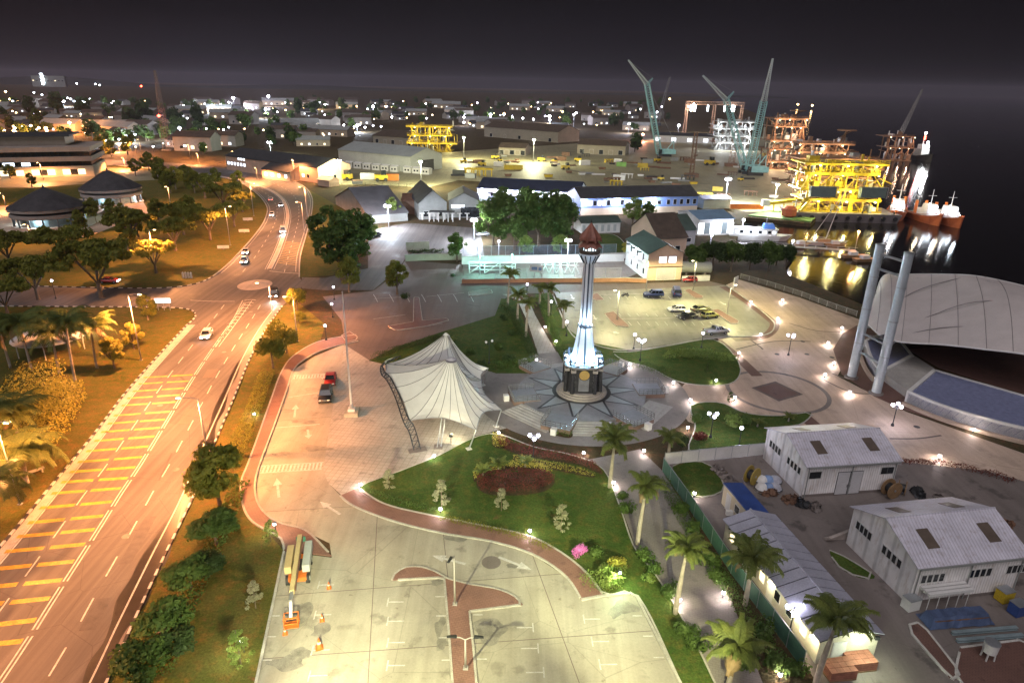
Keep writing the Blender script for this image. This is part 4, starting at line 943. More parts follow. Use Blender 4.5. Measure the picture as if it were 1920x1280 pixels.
for k in range(8):
    a = 2 * PI * k / 8 + PI / 8; ca, sa = math.cos(a), math.sin(a)
    mb = MB(); pv = None
    for r, z in prof:
        w = r * .30; q = [(r * ca - w * sa, r * sa + w * ca, zp + z), (r * ca + w * sa, r * sa - w * ca, zp + z), (r * .8 * ca + w * .8 * sa, r * .8 * sa - w * .8 * ca, zp + z), (r * .8 * ca - w * .8 * sa, r * .8 * sa + w * .8 * ca, zp + z)]
        if pv: mb.hexa(pv, q)
        pv = q
    part('flare_rib', mb, whitet, t)
part('waist_ring', MB().lathe([(12 * s0, zr - .15), (13 * s0, zr), (13 * s0, zr + .3), (11 * s0, zr + .4)], 24), granite, t)
part('shaft_core', MB().cyl((0, 0, zr + .3), (0, 0, zc), 9.0 * s0, 8.6 * s0, 16), M('shaft_glass', (.10, .12, .15), .2, .8, .2), t)
for k in range(8):
    a = 2 * PI * k / 8 + PI / 8; r0, r1 = 10.2 * s0, 9.6 * s0; mb = MB(); q = []
    for r, z in ((r0, zr + .3), (r1, zc + .1)):
        w = r * .24; q.append([(r * math.cos(a + b), r * math.sin(a + b), z) for b in (.22, -.22)] + [(r * .85 * math.cos(a - b), r * .85 * math.sin(a - b), z) for b in (.22, -.22)])
    part('shaft_rib', mb.hexa(*q), whitet, t)
part('cup', MB().lathe([(9.5 * s0, zc), (12.5 * s0, (zc + zc2) / 2), (17 * s0, zc2), (18 * s0, zc2 + .25), (14 * s0, zc2 + .3)], 24), whitet, t)
for k in range(12):
    a = 2 * PI * k / 12; part('cup_fin', MB().bar((10 * s0 * math.cos(a), 10 * s0 * math.sin(a), zc), (18 * s0 * math.cos(a), 18 * s0 * math.sin(a), zc2), .14), granite, t)
part('gallery_rail', MB().lathe([(18 * s0, zc2 + .25), (19 * s0, zc2 + .8), (18 * s0, zc2 + .85), (17 * s0, zc2 + .3)], 24), roofbr, t)
part('lantern', MB().lathe([(11.5 * s0, zc2 + .2), (11.5 * s0, zl + .5)], 16), EM('lantern_glow', (.75, .95, 1), 1.2), t)
for k in range(12):
    a = 2 * PI * k / 12 + .1; part('lantern_mullion', MB().bar((12 * s0 * math.cos(a), 12 * s0 * math.sin(a), zc2 + .2), (12 * s0 * math.cos(a), 12 * s0 * math.sin(a), zl + .3), .16), granite, t)
spire = M('spire_brown', (.28, .11, .075), .25, 1, .6); N8 = 16
mb = MB(); vs = []; fs = []                         # umbrella-like lower roof with scalloped rim
for i in range(N8):
    a = 2 * PI * i / N8; k = 1 if i % 2 else .82; vs += [(23 * s0 * k * math.cos(a), 23 * s0 * k * math.sin(a), zl - .1 + (0 if i % 2 else .25)), (12 * s0 * math.cos(a), 12 * s0 * math.sin(a), zl + 1.0)]
for i in range(N8): j = (i + 1) % N8; fs.append((2 * i, 2 * j, 2 * j + 1, 2 * i + 1))
part('lower_roof', mb.add(vs, fs), spire, t)
mb = MB(); vs = []; fs = []
for i in range(N8):
    a = 2 * PI * i / N8; k = 1 if i % 2 else .80; vs += [(20.5 * s0 * k * math.cos(a), 20.5 * s0 * k * math.sin(a), ze + (-.25 if i % 2 else .15)), (19 * s0 * k * math.cos(a), 19 * s0 * k * math.sin(a), ze + .5), (11.5 * s0 * (1 if i % 2 else .84) * math.cos(a), 11.5 * s0 * (1 if i % 2 else .84) * math.sin(a), ze + (ztip - ze) * .5), (.05 * math.cos(a), .05 * math.sin(a), ztip)]
for i in range(N8):
    j = (i + 1) % N8
    for r in range(3): fs.append((4 * i + r, 4 * j + r, 4 * j + r + 1, 4 * i + r + 1))
part('spire', mb.add(vs, fs), spire, t)
part('spire_underside', MB().lathe([(10 * s0, zl + .9), (20 * s0, ze + .1), (10 * s0, ze + .3)], 16), spire, t)
part('finial', MB().lathe([(.06, ztip - .1), (.1, ztip + .1), (.01, ztip + .5)], 8), granite, t)
for k in range(8):
    a = 2 * PI * k / 8 + PI / 8; x, y = hw * .98 * math.cos(a), hw * .98 * math.sin(a)
    up = part('uplight', MB().box((x, y, zp + .2), (.5, .5, .3), a), darkmetal, t); part('lens', MB().box((x, y, zp + .37), (.42, .42, .05), a), EM('uplight_glow', (.75, .88, 1), 30), up)
    bulb(t, (x * .93, y * .93, zp + .6), (.32, .62, 1.0), 250, .15)
for k in range(4):
    a = k * PI / 2 + .4; bulb(t, (1.7 * math.cos(a), 1.7 * math.sin(a), zr + .9), (.5, .76, 1.0), 340, .1)

# ================================================================== tent canopy
def tent_build():
    o = G(820, 780); t = thing('tent_canopy', 'white twin-peaked tensile tent canopy with leaning truss arch', 'canopy', (o.x, o.y, 0))
    L = lambda p: Vector((p.x - o.x, p.y - o.y, p.z))
    pk1 = L(G(836, 628, 9.5)); pk2 = L(G(846, 676, 9.0))
    cB = L(G(915, 690, 4.6)); cR = L(G(940, 768, 3.0)); cF = L(G(893, 806, 3.2)); cL = L(G(768, 788, 3.6)); cT = L(G(725, 682, 6.6)); cM = L(G(722, 700, 6.4)); cN = L(G(902, 712, 3.0))
    memb = None
    m, tt, bs = nodes('tent_membrane'); v = coords(tt); n1 = noise(tt, v, .5, 4); col = mixrgb(tt, ramp(tt, n1, .3, .7), (.62, .61, .58), (.72, .71, .68)); tt.links.new(col, bs.inputs['Base Color']); bs.inputs['Roughness'].default_value = .5
    tr = N(tt, 'BsdfTranslucent'); tt.links.new(col, tr.inputs[0]); mx = N(tt, 'MixShader'); mx.inputs[0].default_value = .28
    tt.links.new(bs.outputs[0], mx.inputs[1]); tt.links.new(tr.outputs[0], mx.inputs[2]); tt.links.new(mx.outputs[0], tt.nodes['Material Output'].inputs[0]); memb = m
    def scal(a, b, sag, cen, n):                   # concave (scalloped) edge between two corners
        out = []
        for i in range(n):
            f = i / n; p = a.lerp(b, f); k = 4 * f * (1 - f); inw = Vector((cen.x - p.x, cen.y - p.y, 0)).normalized(); out.append(p + inw * sag * k + Vector((0, 0, .25 * sag * k)))
        return out
    cut = [cT.lerp(cM, .2), (pk1 + pk2) / 2 - Vector((0, 0, 2.6)), cN]
    vall = smoothline([cT, (cT + pk2) / 2 + Vector((-.6, .8, -.9)), (pk1 + pk2) / 2 + Vector((0, 0, -2.2)), (cN + pk2) / 2 + Vector((.6, .9, -1.0)), cN], 6)
    rim2 = scal(cN, cR, 1.0, pk2, 7) + scal(cR, cF, 1.5, pk2, 7) + scal(cF, cL, 1.4, pk2, 10) + scal(cL, cM, .5, pk2, 6) + scal(cM, cT, .1, pk2, 2)
    rim2 = rim2 + vall[:-1]
    rim1 = list(vall) + scal(cN, cB, .5, pk1, 3)[1:] + scal(cB, pk1 + Vector((1.2, 3.2, -4.8)), 1.0, pk1, 5) + scal(pk1 + Vector((1.2, 3.2, -4.8)), cT, 1.2, pk1, 8)[0:]
    seam = M('tent_seam', (.16, .155, .15), .1, 1, .6)
    for pk, rim, capr in ((pk2, rim2, .75), (pk1, rim1, .45)):
        n = len(rim); K = 7
        def pt(i, k):
            e = rim[i % n]; f = k / K; d = Vector((e.x - pk.x, e.y - pk.y)); l = d.length; d = d / l; rr = capr + (l - capr) * f
            g = 1 - (1 - f) ** 1.9                 # steep near the mast, flatter at the rim
            return Vector((pk.x + d.x * rr, pk.y + d.y * rr, pk.z + (e.z - pk.z) * g))
        for i in range(n):
            mb = MB()
            for k in range(K):
                mb.quad(pt(i, k), pt(i, k + 1), pt(i + 1, k + 1), pt(i + 1, k))
            part('membrane_panel', mb, memb, t, smooth=True)
        for i in range(0, n, 2):
            part('seam', MB().tube([pt(i, k) + Vector((0, 0, .03)) for k in range(K + 1)], .04, 4), seam, t)
        part('edge_cable', MB().tube([rim[i % n] for i in range(n + 1)], .05, 5), steel, t)
    part('peak_ring', MB().lathe([(.8, -.35), (.82, .0), (.7, .05), (.7, -.3)], 20, pk2), M('ring_grey', (.30, .28, .32), .1, 1, .5), t)
    part('peak_cap', MB().lathe([(.78, .02), (.3, .25), (.03, .32)], 20, pk2 + Vector((.0, .25, .1))), M('cap_grey', (.40, .38, .44), .1, 1, .5), t); part('peak_cap', MB().lathe([(.5, 0), (.2, .3), (.03, .4)], 14, pk1), memb, t)
    def truss(pts, w0, w1, name):
        mb = MB(); n = len(pts); A = []; B = []
        for i, p in enumerate(pts):
            d = (pts[min(i + 1, n - 1)] - pts[max(i - 1, 0)]).normalized(); side = d.cross(Vector((.35, .2, 1))).normalized() if abs(d.z) < .93 else Vector((.8, .6, 0)); side = Vector((d.y, -d.x, 0)).normalized() * .2 + Vector((0, 0, 0)) + d.cross(Vector((-.5, 1, 0)).normalized()).normalized()
            w = w0 + (w1 - w0) * i / (n - 1); A.append(p + side * w / 2); B.append(p - side * w / 2)
        for i in range(n - 1):
            mb.cyl(A[i], A[i + 1], .10, None, 6); mb.cyl(B[i], B[i + 1], .10, None, 6); mb.cyl(A[i], B[i], .05, None, 5); mb.cyl(A[i], B[i + 1], .05, None, 5)
        return part(name, mb, steel if name == 'mast' else M('dark_truss', (.05, .052, .06), .1, 1, .4, .3), t)
    f1 = L(G(783, 845)); f2 = L(G(742, 684)) + Vector((0, 3.5, 0))
    ap = [f1, L(G(772, 805, 2.5)), cL + Vector((-.5, 0, .1)), L(G(746, 745, 5.2)), L(G(730, 712, 6.2)), cM + Vector((-.4, .2, .2)), cT + Vector((-.3, .3, .1)), f2]
    truss(smoothline(ap, 4), 1.15, .55, 'truss_arch')
    for b in (f1,): part('footing', MB().box((b.x, b.y, .08), (2.4, 1.2, .16), .4), conc_d, t)
    m2 = L(G(822, 838)); 
    mb = MB()
    for a in (0, 2.09, 4.19):
        p0 = m2 + Vector((.35 * math.cos(a), .35 * math.sin(a), 0)); p1 = pk2 + Vector((.2 * math.cos(a), .2 * math.sin(a), -.4)); mb.cyl(p0, p1, .07, None, 6)
    for k in range(12):
        f = k / 12; g = (k + 1) / 12; c0 = m2.lerp(pk2, f); c1 = m2.lerp(pk2, g)
        for a in (0, 2.09): mb.cyl(c0 + Vector((.33 * math.cos(a), .33 * math.sin(a), 0)), c1 + Vector((.33 * math.cos(a + 2.09), .33 * math.sin(a + 2.09), 0)), .03, None, 4)
    part('mast', mb, steel, t); part('footing', MB().box((m2.x, m2.y, .06), (1.2, 1.2, .12)), conc_d, t)
    part('mast', MB().cyl((pk1.x, pk1.y, 0), pk1, .14, .1, 8), steel, t)
    for c, g in ((cF, L(G(879, 842))), (cR, L(G(930, 799))), (cB, L(G(905, 722))), (cN, L(G(903, 734)))):
        part('strut', MB().cyl((g.x, g.y, 0), c, .10, .08, 8), steel, t); part('footing', MB().box((g.x, g.y, .07), (.7, .7, .14), .5), kerbw, t)
    # floodlight fixed under the front peak, lighting the membrane from inside
    part('floodlight', MB().box((m2.x + 1.6, m2.y + 1.2, 1.2), (.5, .35, .4)), darkmetal, t); part('floodlight_post', MB().cyl((m2.x + 1.6, m2.y + 1.2, 0), (m2.x + 1.6, m2.y + 1.2, 1.1), .06, None, 6), darkmetal, t)
    bulb(t, (m2.x + 1.8, m2.y + 1.6, 1.9), WARMW, 300, .3)
tent_build()
# flagpole beside the tent
b = G(660, 775); hp = hz(660, 775, 548, 0, 645); t = thing('flagpole', 'tall white flagpole on a concrete block left of the tent', 'flagpole', b)
part('base_block', MB().box((0, 0, .3), (2.0, 2.6, .6), .1), conc, t); part('base_plinth', MB().box((0, 0, .75), (1.0, 1.2, .3), .1), white, t); part('pole', MB().cyl((0, 0, .9), (0, 0, hp), .16, .07, 10), white, t)
part('stay_box', MB().lathe([(.3, .9), (.3, 1.5), (.18, 1.6)], 10), steel, t); part('truck', MB().lathe([(.12, hp), (.12, hp + .1), (.02, hp + .2)], 8), steel, t)

# ================================================================== amphitheatre
def amphi():
    o = G(1760, 640); L = lambda p: Vector((p.x - o.x, p.y - o.y, p.z))
    t = thing('amphitheatre_roof', 'broad pale membrane roof over the round open-air theatre', 'roof', (o.x, o.y, 0))
    Fr = smoothline([L(G(x, y, z)) for x, y, z in ((1626, 605, 4.2), (1655, 630, 5.0), (1690, 640, 5.6), (1770, 645, 6.6), (1850, 654, 7.4), (1930, 664, 8.0), (2060, 690, 8.0))], 6)
    Bk = smoothline([L(G(x, y, z)) for x, y, z in ((1640, 560, 7.0), (1657, 517, 9.0), (1700, 514, 10.5), (1770, 514, 12.5), (1830, 517, 13.5), (1900, 531, 13.0), (2060, 570, 12.0))], 6)
    memb = M('theatre_membrane', (.50, .45, .43), .08, .3, .6, fine=.04); n = len(Fr); K = 10
    def pt(i, k):
        f = k / K; p = Fr[i].lerp(Bk[i], f); hump = math.sin(f * PI) * (1.6 + .9 * math.sin(i / n * PI * 3.0)); return p + Vector((0, 0, hump))
    for i0 in range(0, n - 1, 4):
        mb = MB()
        for i in range(i0, min(i0 + 4, n - 1)):
            for k in range(K): mb.quad(pt(i, k), pt(i + 1, k), pt(i + 1, k + 1), pt(i, k + 1))
        part('membrane_panel', mb, memb, t, smooth=True)
    for ks in ([(4, 0), (12, 5), (20, 9), (26, 10)], [(7, 0), (16, 3), (25, 5), (36, 7)], [(9, 0), (20, 2), (36, 3)]):
        part('valley_cable', MB().tube(smoothline([pt(i, k) + Vector((0, 0, .06)) for i, k in ks], 6), .09, 5), M('cable_grey', (.22, .2, .2), .1, 1, .6), t)
    for i in range(4, n - 1, 4): part('panel_seam', MB().tube([pt(i, k) + Vector((0, 0, .03)) for k in range(K + 1)], .05, 4), M('cable_grey', (.22, .2, .2)), t)
    part('edge_tube', MB().tube([p - Vector((0, 0, .1)) for p in Fr], .16, 6), white, t); part('edge_tube', MB().tube([p - Vector((0, 0, .05)) for p in Bk], .14, 6), white, t)
    part('edge_tube', MB().tube([pt(0, k) for k in range(K + 1)], .14, 6), white, t)
    cn = pt(7, 0); part('corner_bracket', MB().box((cn.x, cn.y, cn.z), (1.8, 1.4, .6), .5), darkmetal, t)
    for i in (2, 14, 26, 34):
        p = pt(i, 9); part('column', MB().cyl((p.x, p.y, 0), p, .25, None, 8), steel, t)
    # back wall and stage floor beneath the roof
    st = thing('theatre_stage', 'dark round stage floor under the membrane roof', 'stage', (o.x, o.y, 0))
    part('floor', sheet_mesh([L(G(x, y)).to_2d() for x, y in ((1700, 655), (1780, 650), (1960, 665), (2040, 720), (1960, 750), (1860, 722), (1760, 690))], .05, 'floor'), brickd, st)
    pw = [L(G(x, y, 0)).to_2d() for x, y in ((1690, 640), (1760, 628), (1860, 632), (2000, 650))]
    for a, b in zip(pw[:-1], pw[1:]): part('back_wall', MB().prism([a, b, b + Vector((.1, .5)), a + Vector((.1, .5))], 0, 3.2), greyw, st)
    # seating stands
    seat = M('blue_seats', (.19, .21, .34), .2, 1.5, .6)
    for nm, outer, inner, lab, z1 in (('seating_stand', [(1704, 735), (1760, 758), (1830, 780), (1920, 803), (2040, 828)], [(1752, 695), (1800, 709), (1860, 726), (1930, 746), (2040, 775)], 'long curved blue seating stand with white rim nearest the camera', 2.0),
                              ('seating_stand', [(1622, 640), (1628, 662), (1640, 684), (1652, 698)], [(1662, 624), (1678, 632), (1694, 650), (1708, 668)], 'short curved blue seating stand behind the two steel columns', 1.8)):
        A = smoothline([L(G(x, y, z1)).to_2d() for x, y in outer], 5); B = smoothline([L(G(x, y, .4)).to_2d() for x, y in inner], 5); ss = thing(nm, lab, 'grandstand', (o.x, o.y, 0), 0, 'theatre seating stands')
        n2 = len(A); T = 6
        for k in range(T):
            f0, f1 = k / T, (k + 1) / T; z = z1 - (z1 - .35) * (k + .5) / T - .1; mb = MB()
            for i in range(n2 - 1):
                q = [A[i].lerp(B[i], f0), A[i + 1].lerp(B[i + 1], f0), A[i + 1].lerp(B[i + 1], f1), A[i].lerp(B[i], f1)]; mb.prism(q, 0.03, z)
            part('seat_tier', mb, seat, ss)
        for ln, zz, w in ((A, z1 + .12, .45), (B, .55, .5)):
            mb = MB(); a, b = offset(ln, w), ln
            for i in range(n2 - 1): mb.prism([b[i], b[i + 1], a[i + 1], a[i]] if (b[i + 1] - b[i]).cross(a[i] - b[i]) > 0 else [a[i], a[i + 1], b[i + 1], b[i]], 0.02, zz)
            part('rim_wall', mb, white, ss)
        for i in (0, n2 - 1):
            d = (B[i] - A[i]).normalized(); nn = Vector((-d.y, d.x)) * .3; mb = MB().hexa([(*(A[i] - nn), .02), (*(B[i] - nn), .02), (*(B[i] + nn), .02), (*(A[i] + nn), .02)], [(*(A[i] - nn), z1 + .2), (*(B[i] - nn), .7), (*(B[i] + nn), .7), (*(A[i] + nn), z1 + .2)]); part('end_wall', mb, white, ss)
        mb = MB(); o1, o2 = offset(A, -1.1 if nm else 1), offset(A, -.5)
        for i in range(n2 - 1): mb.prism([o1[i], o1[i + 1], o2[i + 1], o2[i]], .02, .5)
        part('outer_ledge', mb, conc_pl, ss)
    fl = thing('theatre_stairs', 'broad concrete stairs between the two blue seating stands', 'stairs', (o.x, o.y, 0))
    a0, b0 = L(G(1652, 702, .8)).to_2d(), L(G(1702, 738, .8)).to_2d(); a1, b1_ = L(G(1712, 668)).to_2d(), L(G(1752, 694)).to_2d()
    for k in range(11):
        f0, f1 = k / 11, (k + 1) / 11; part('step', MB().prism([a0.lerp(a1, f0), b0.lerp(b1_, f0), b0.lerp(b1_, f1), a0.lerp(a1, f1)], .03, 1.3 - .1 * k), treadm, fl)
    # the two tall steel columns with cross bars
    c = thing('column_pair', 'pair of tall blue-grey steel columns joined by cross bars', 'column', (o.x, o.y, 0))
    b1p, b2p = L(G(1596, 708)), L(G(1642, 738)); h1, h2 = hz(1596, 708, 459, 0, 1646), hz(1642, 738, 474, 0, 1699); cm = M('column_paint', (.50, .56, .60), .1, .4, .35, .4)
    for b, h in ((b1p, h1), (b2p, h2)):
        cc = part('column', MB().cyl((b.x, b.y, 0), (b.x, b.y, h), .72, .68, 20), cm, c, smooth=False); part('footing', MB().lathe([(1.1, 0), (1.1, .3), (.8, .4)], 20, b), conc_d, cc); part('cap', MB().lathe([(.74, h), (.74, h + .12), (.1, h + .15)], 20, b), steel, cc)
        for zz in (6.5, 12.5, 18): part('flange', MB().lathe([(.76, zz), (.76, zz + .15)], 20, b), steel, cc)
    for f in (.94, .84, .36, .22): part('cross_bar', MB().cyl((b1p.x, b1p.y, h1 * f), (b2p.x, b2p.y, h2 * f), .2, None, 8), steel, c)
    for (x, y, z) in ((1680, 640, 5.6), (1660, 630, 5.0)):
        q = L(G(x, y, z)); part('stay_cable', MB().cyl((b2p.x, b2p.y, h2 * .34), q, .06, None, 6), steel, c); part('stay_cable', MB().cyl((b1p.x, b1p.y, h1 * .34), q, .06, None, 6), steel, c)
amphi()

# ================================================================== sheds and cabins of the site
wallsheet = sheetmetal_mat('white_wall_sheet', (.86, .83, .82), .3); roofsheet = sheetmetal_mat('grey_roof_sheet', (.62, .60, .68), .35)
brownlite = M('brown_rooflight', (.13, .10, .08), .2, 1, .4)
def shed(name, label, eL, eN, eR, base, eave, rise, wins):
    """eL/eN/eR: eave pixels back-left, near corner, front-right; ridge runs left to right"""
    A = G(*eN, eave).to_2d(); B = G(*eR, eave).to_2d(); D = G(*eL, eave).to_2d(); C_ = B + (D - A)
    t = thing(name, label, 'shed', (A.x, A.y, 0)); F = local([A, B, C_, D], A)
    gable(t, F, eave, eave + rise, wallsheet, roofsheet, 0, .35); A, B, C_, D = F
    for (wall, u, z, w, h) in wins:
        P, Q = {'f': (A, B), 'l': (D, A)}[wall]; pane(t, P, Q, u, z, w, h, glassd)
    nf = Vector(((B - A).normalized().y, -(B - A).normalized().x)) * .4; part('gutter', MB().bar((*(A + nf), eave - .16), (*(B + nf), eave - .16), .16), greyw, t)
    for u in (.02, .5, .98): q = A.lerp(B, u) + nf * .3; part('downpipe', MB().cyl((q.x, q.y, 0), (q.x, q.y, eave - .1), .06, None, 6), greyw, t)
    part('skirting', MB().prism([A + nf * .1, B + nf * .1, B, A], .01, .35), conc_d, t)
    mL = (A + D) / 2; mR = (B + C_) / 2
    for (p, q, fu, fv) in ((A, B, .22, .5), (A, B, .80, .5), (D, C_, .25, .55), (D, C_, .78, .55)):
        def on(u, v, dz): 
            x = p.lerp(q, u); r = mL.lerp(mR, u); y = x.lerp(r, v); return (y.x, y.y, eave + rise * v + .13 + dz)
        lt = [on(fu - .055, fv - .22, 0), on(fu + .055, fv - .22, 0), on(fu + .055, fv + .2, 0), on(fu - .055, fv + .2, 0)]; top = [(x, y, z + .05) for x, y, z in lt]
        part('rooflight', MB().hexa(lt, top), brownlite, t)
    return t, F
W4 = lambda wall, u0, z, step=.07, n=4: [(wall, u0 + step * k, z, .46, .85) for k in range(n)]
t, F = shed('workshop_shed', 'white sheet-metal shed with double doors by the cable drum', (1440, 803), (1515, 872), (1686, 861), None, hz(1506, 935, 872), 1.7,
            W4('l', .14, 2.5, .075) + W4('l', .60, 2.5, .085) + [('f', .07, 2.6, .8, .9), ('f', .13, 2.6, .8, .9), ('f', .86, 2.6, .8, .9), ('f', .93, 2.6, .8, .9)])
A, B = F[0], F[1]
for u in (.42, .56): 
    d = pane(t, A, B, u, .1, (B - A).length * .13, 3.1, M('door_white', (.60, .59, .60), .06, 1, .6), darkmetal, 'door', .06, .05); 
    part('handle', MB().box((*(A.lerp(B, u + (.055 if u < .5 else -.055)) + Vector((B - A)).normalized().orthogonal() * -.12), 1.3), (.06, .06, .4)), darkmetal, d)
t, F2 = shed('store_shed', 'long white sheet-metal shed with rows of windows and blue tarpaulin beside', (1602, 951), (1723, 1060), (1925, 1038), None, hz(1700, 1132, 1060, 0, 1722), 1.9,
             W4('l', .12, 2.7, .065) + W4('l', .55, 2.7, .075) + W4('f', .08, 2.5, .055) + W4('f', .52, 2.5, .055) + W4('f', .88, 2.5, .05))
sh2 = t
A, B = F2[0], F2[1]
aw = MB(); 
for k in range(5):
    p = A.lerp(B, .08 + .09 * k); n = Vector(((B - A).normalized().y, -(B - A).normalized().x)); aw.bar((p.x, p.y, 2.0), (p.x + n.x * 1.2, p.y + n.y * 1.2, 1.8), .06); aw.bar((p.x + n.x * 1.2, p.y + n.y * 1.2, 0), (p.x + n.x * 1.2, p.y + n.y * 1.2, 1.8), .05)
part('awning_frame', aw, white, sh2)
for k in range(3):
    p, q = A.lerp(B, .06), A.lerp(B, .47); n = Vector(((B - A).normalized().y, -(B - A).normalized().x)) * (.25 + .45 * k); part('awning_board', MB().bar((p.x + n.x, p.y + n.y, 2.08), (q.x + n.x, q.y + n.y, 2.08), .3), white, sh2)
# long cabin with separate roof panels
ev = 2.7
A = G(1539, 1198, ev).to_2d(); B = G(1650, 1186, ev).to_2d(); D = G(1362, 974, ev).to_2d(); C_ = B + (D - A)
t = thing('site_cabin', 'long low site cabin with grey panelled roof beside the green fence', 'cabin', (A.x, A.y, 0)); F = local([A, B, C_, D], A)
gable(t, F, ev, ev + .85, M('cabin_wall', (.62, .57, .46), .1, .6, .6), M('cabin_roof_sheet', (.42, .42, .50), .12, .5, .45), 1, .3, 13)
A, B, C_, D = F
for k, u in enumerate((.10, .2, .36, .46, .62, .74, .87)): pane(t, D, A, u, 1.1, .8, 1.0, glassd if k % 3 else win_warm)
for u in (.28, .55): pane(t, D, A, u, .08, .85, 2.05, white, None, 'door', .06)
pane(t, A, B, .35, .1, 1.1, 2.0, white, None, 'door', .06)
for u in (.05, .45, .93):
    x = A.lerp(B, u) if u > .9 else D.lerp(A, u); f = part('flood_lamp', MB().box((x.x, x.y - .3, ev - .2), (.4, .25, .3)), darkmetal, t)
lp = D.lerp(A, .80); part('wall_lamp', MB().box((lp.x - .4, lp.y - .25, 2.3), (.35, .12, .12)), e_warm, t)
for u, w in ((.30, 200), (.55, 260), (.78, 420), (.95, 320)):
    x = D.lerp(A, u); part('wall_lamp', MB().box((x.x - .25, x.y - .12, 2.35), (.3, .15, .1)), e_warm, t); bulb(t, (x.x - .75, x.y - .4, 2.15), (1, .86, .5), w * .28, .12)
x = B.lerp(A, .3); bulb(t, (x.x + .2, x.y - 1.6, 2.6), GREENW, 240, .2); part('wall_lamp', MB().box((x.x, x.y - .15, 2.45), (.4, .2, .14)), e_warm, t)
# blue-roofed container
z = 2.7; A = G(1404, 962, z).to_2d(); B = G(1441, 962, z).to_2d(); D = G(1358, 907, z).to_2d(); C_ = B + (D - A)
t = thing('office_container', 'small cream container office with blue roof above the long cabin', 'container', (A.x, A.y, 0)); F = local([A, B, C_, D], A)
flat_block(t, F, 0.05, z - .1, cream); part('roof', MB().prism([Vector(p) * 1.04 for p in F], z - .1, z + .05), bluedk, t)
A, B, C_, D = F; pane(t, D, A, .25, .1, .85, 2.0, M('door_white', (.6, .6, .6)), None, 'door'); pane(t, D, A, .6, 1.1, .9, .9, glassd); part('air_conditioner', MB().box((*(D.lerp(A, .42) + Vector((-.3, -.2))), .55), (.8, .4, .6)), white, t)
# fences
def fence(name, label, pts, h, step, matp, matm, rails=True, cat='fence', mesh=True, z=0.0, pt=.07):
    P = resample(P2(pts), step); o = P[0]; t = thing(name, label, cat, (o.x, o.y, z)); pm = MB().box((0, 0, h / 2 + .03), (pt, pt, h + .06)).mesh('post')
    for p in P: part('post', pm, matp, t, loc=(p.x - o.x, p.y - o.y, 0))
    for a, b in zip(P[:-1], P[1:]):
        d = b - a; mid = (a + b) / 2 - o; an = math.atan2(d.y, d.x)
        if mesh: part('panel', MB().box((mid.x, mid.y, h * .5 + .03), (d.length - pt, .03, h * .94), an), matm, t)
        else:
            mb = MB()
            for k in range(int(d.length / .16)): q = a + d * (k + .5) / int(d.length / .16) - o; mb.box((q.x, q.y, h * .5), (.03, .03, h * .9), an)
            part('bars', mb, matm, t, kind='stuff')
        if rails: part('rail', MB().box((mid.x, mid.y, h - .05), (d.length, .06, .07), an), matp, t)
    return t
greenf = M('green_fence_sheet', (.06, .15, .10), .25, .5, .6)
fence('green_fence', 'green sheet fence running along the palms beside the site cabin', [(1242, 884), (1290, 952), (1370, 1075), (1450, 1180), (1530, 1290)], 2.1, 2.4, steel, greenf)
fence('white_fence', 'white panel fence across the top of the site yard', [(1245, 872), (1300, 866), (1360, 860), (1438, 852)], 1.9, 2.4, steel, white)
fence('esplanade_railing', 'white slatted railing along the waterfront edge of the plaza', [(1388, 522), (1440, 536), (1500, 555), (1560, 578), (1625, 600)], 1.3, 2.6, kerbg, kerbg, mesh=False)
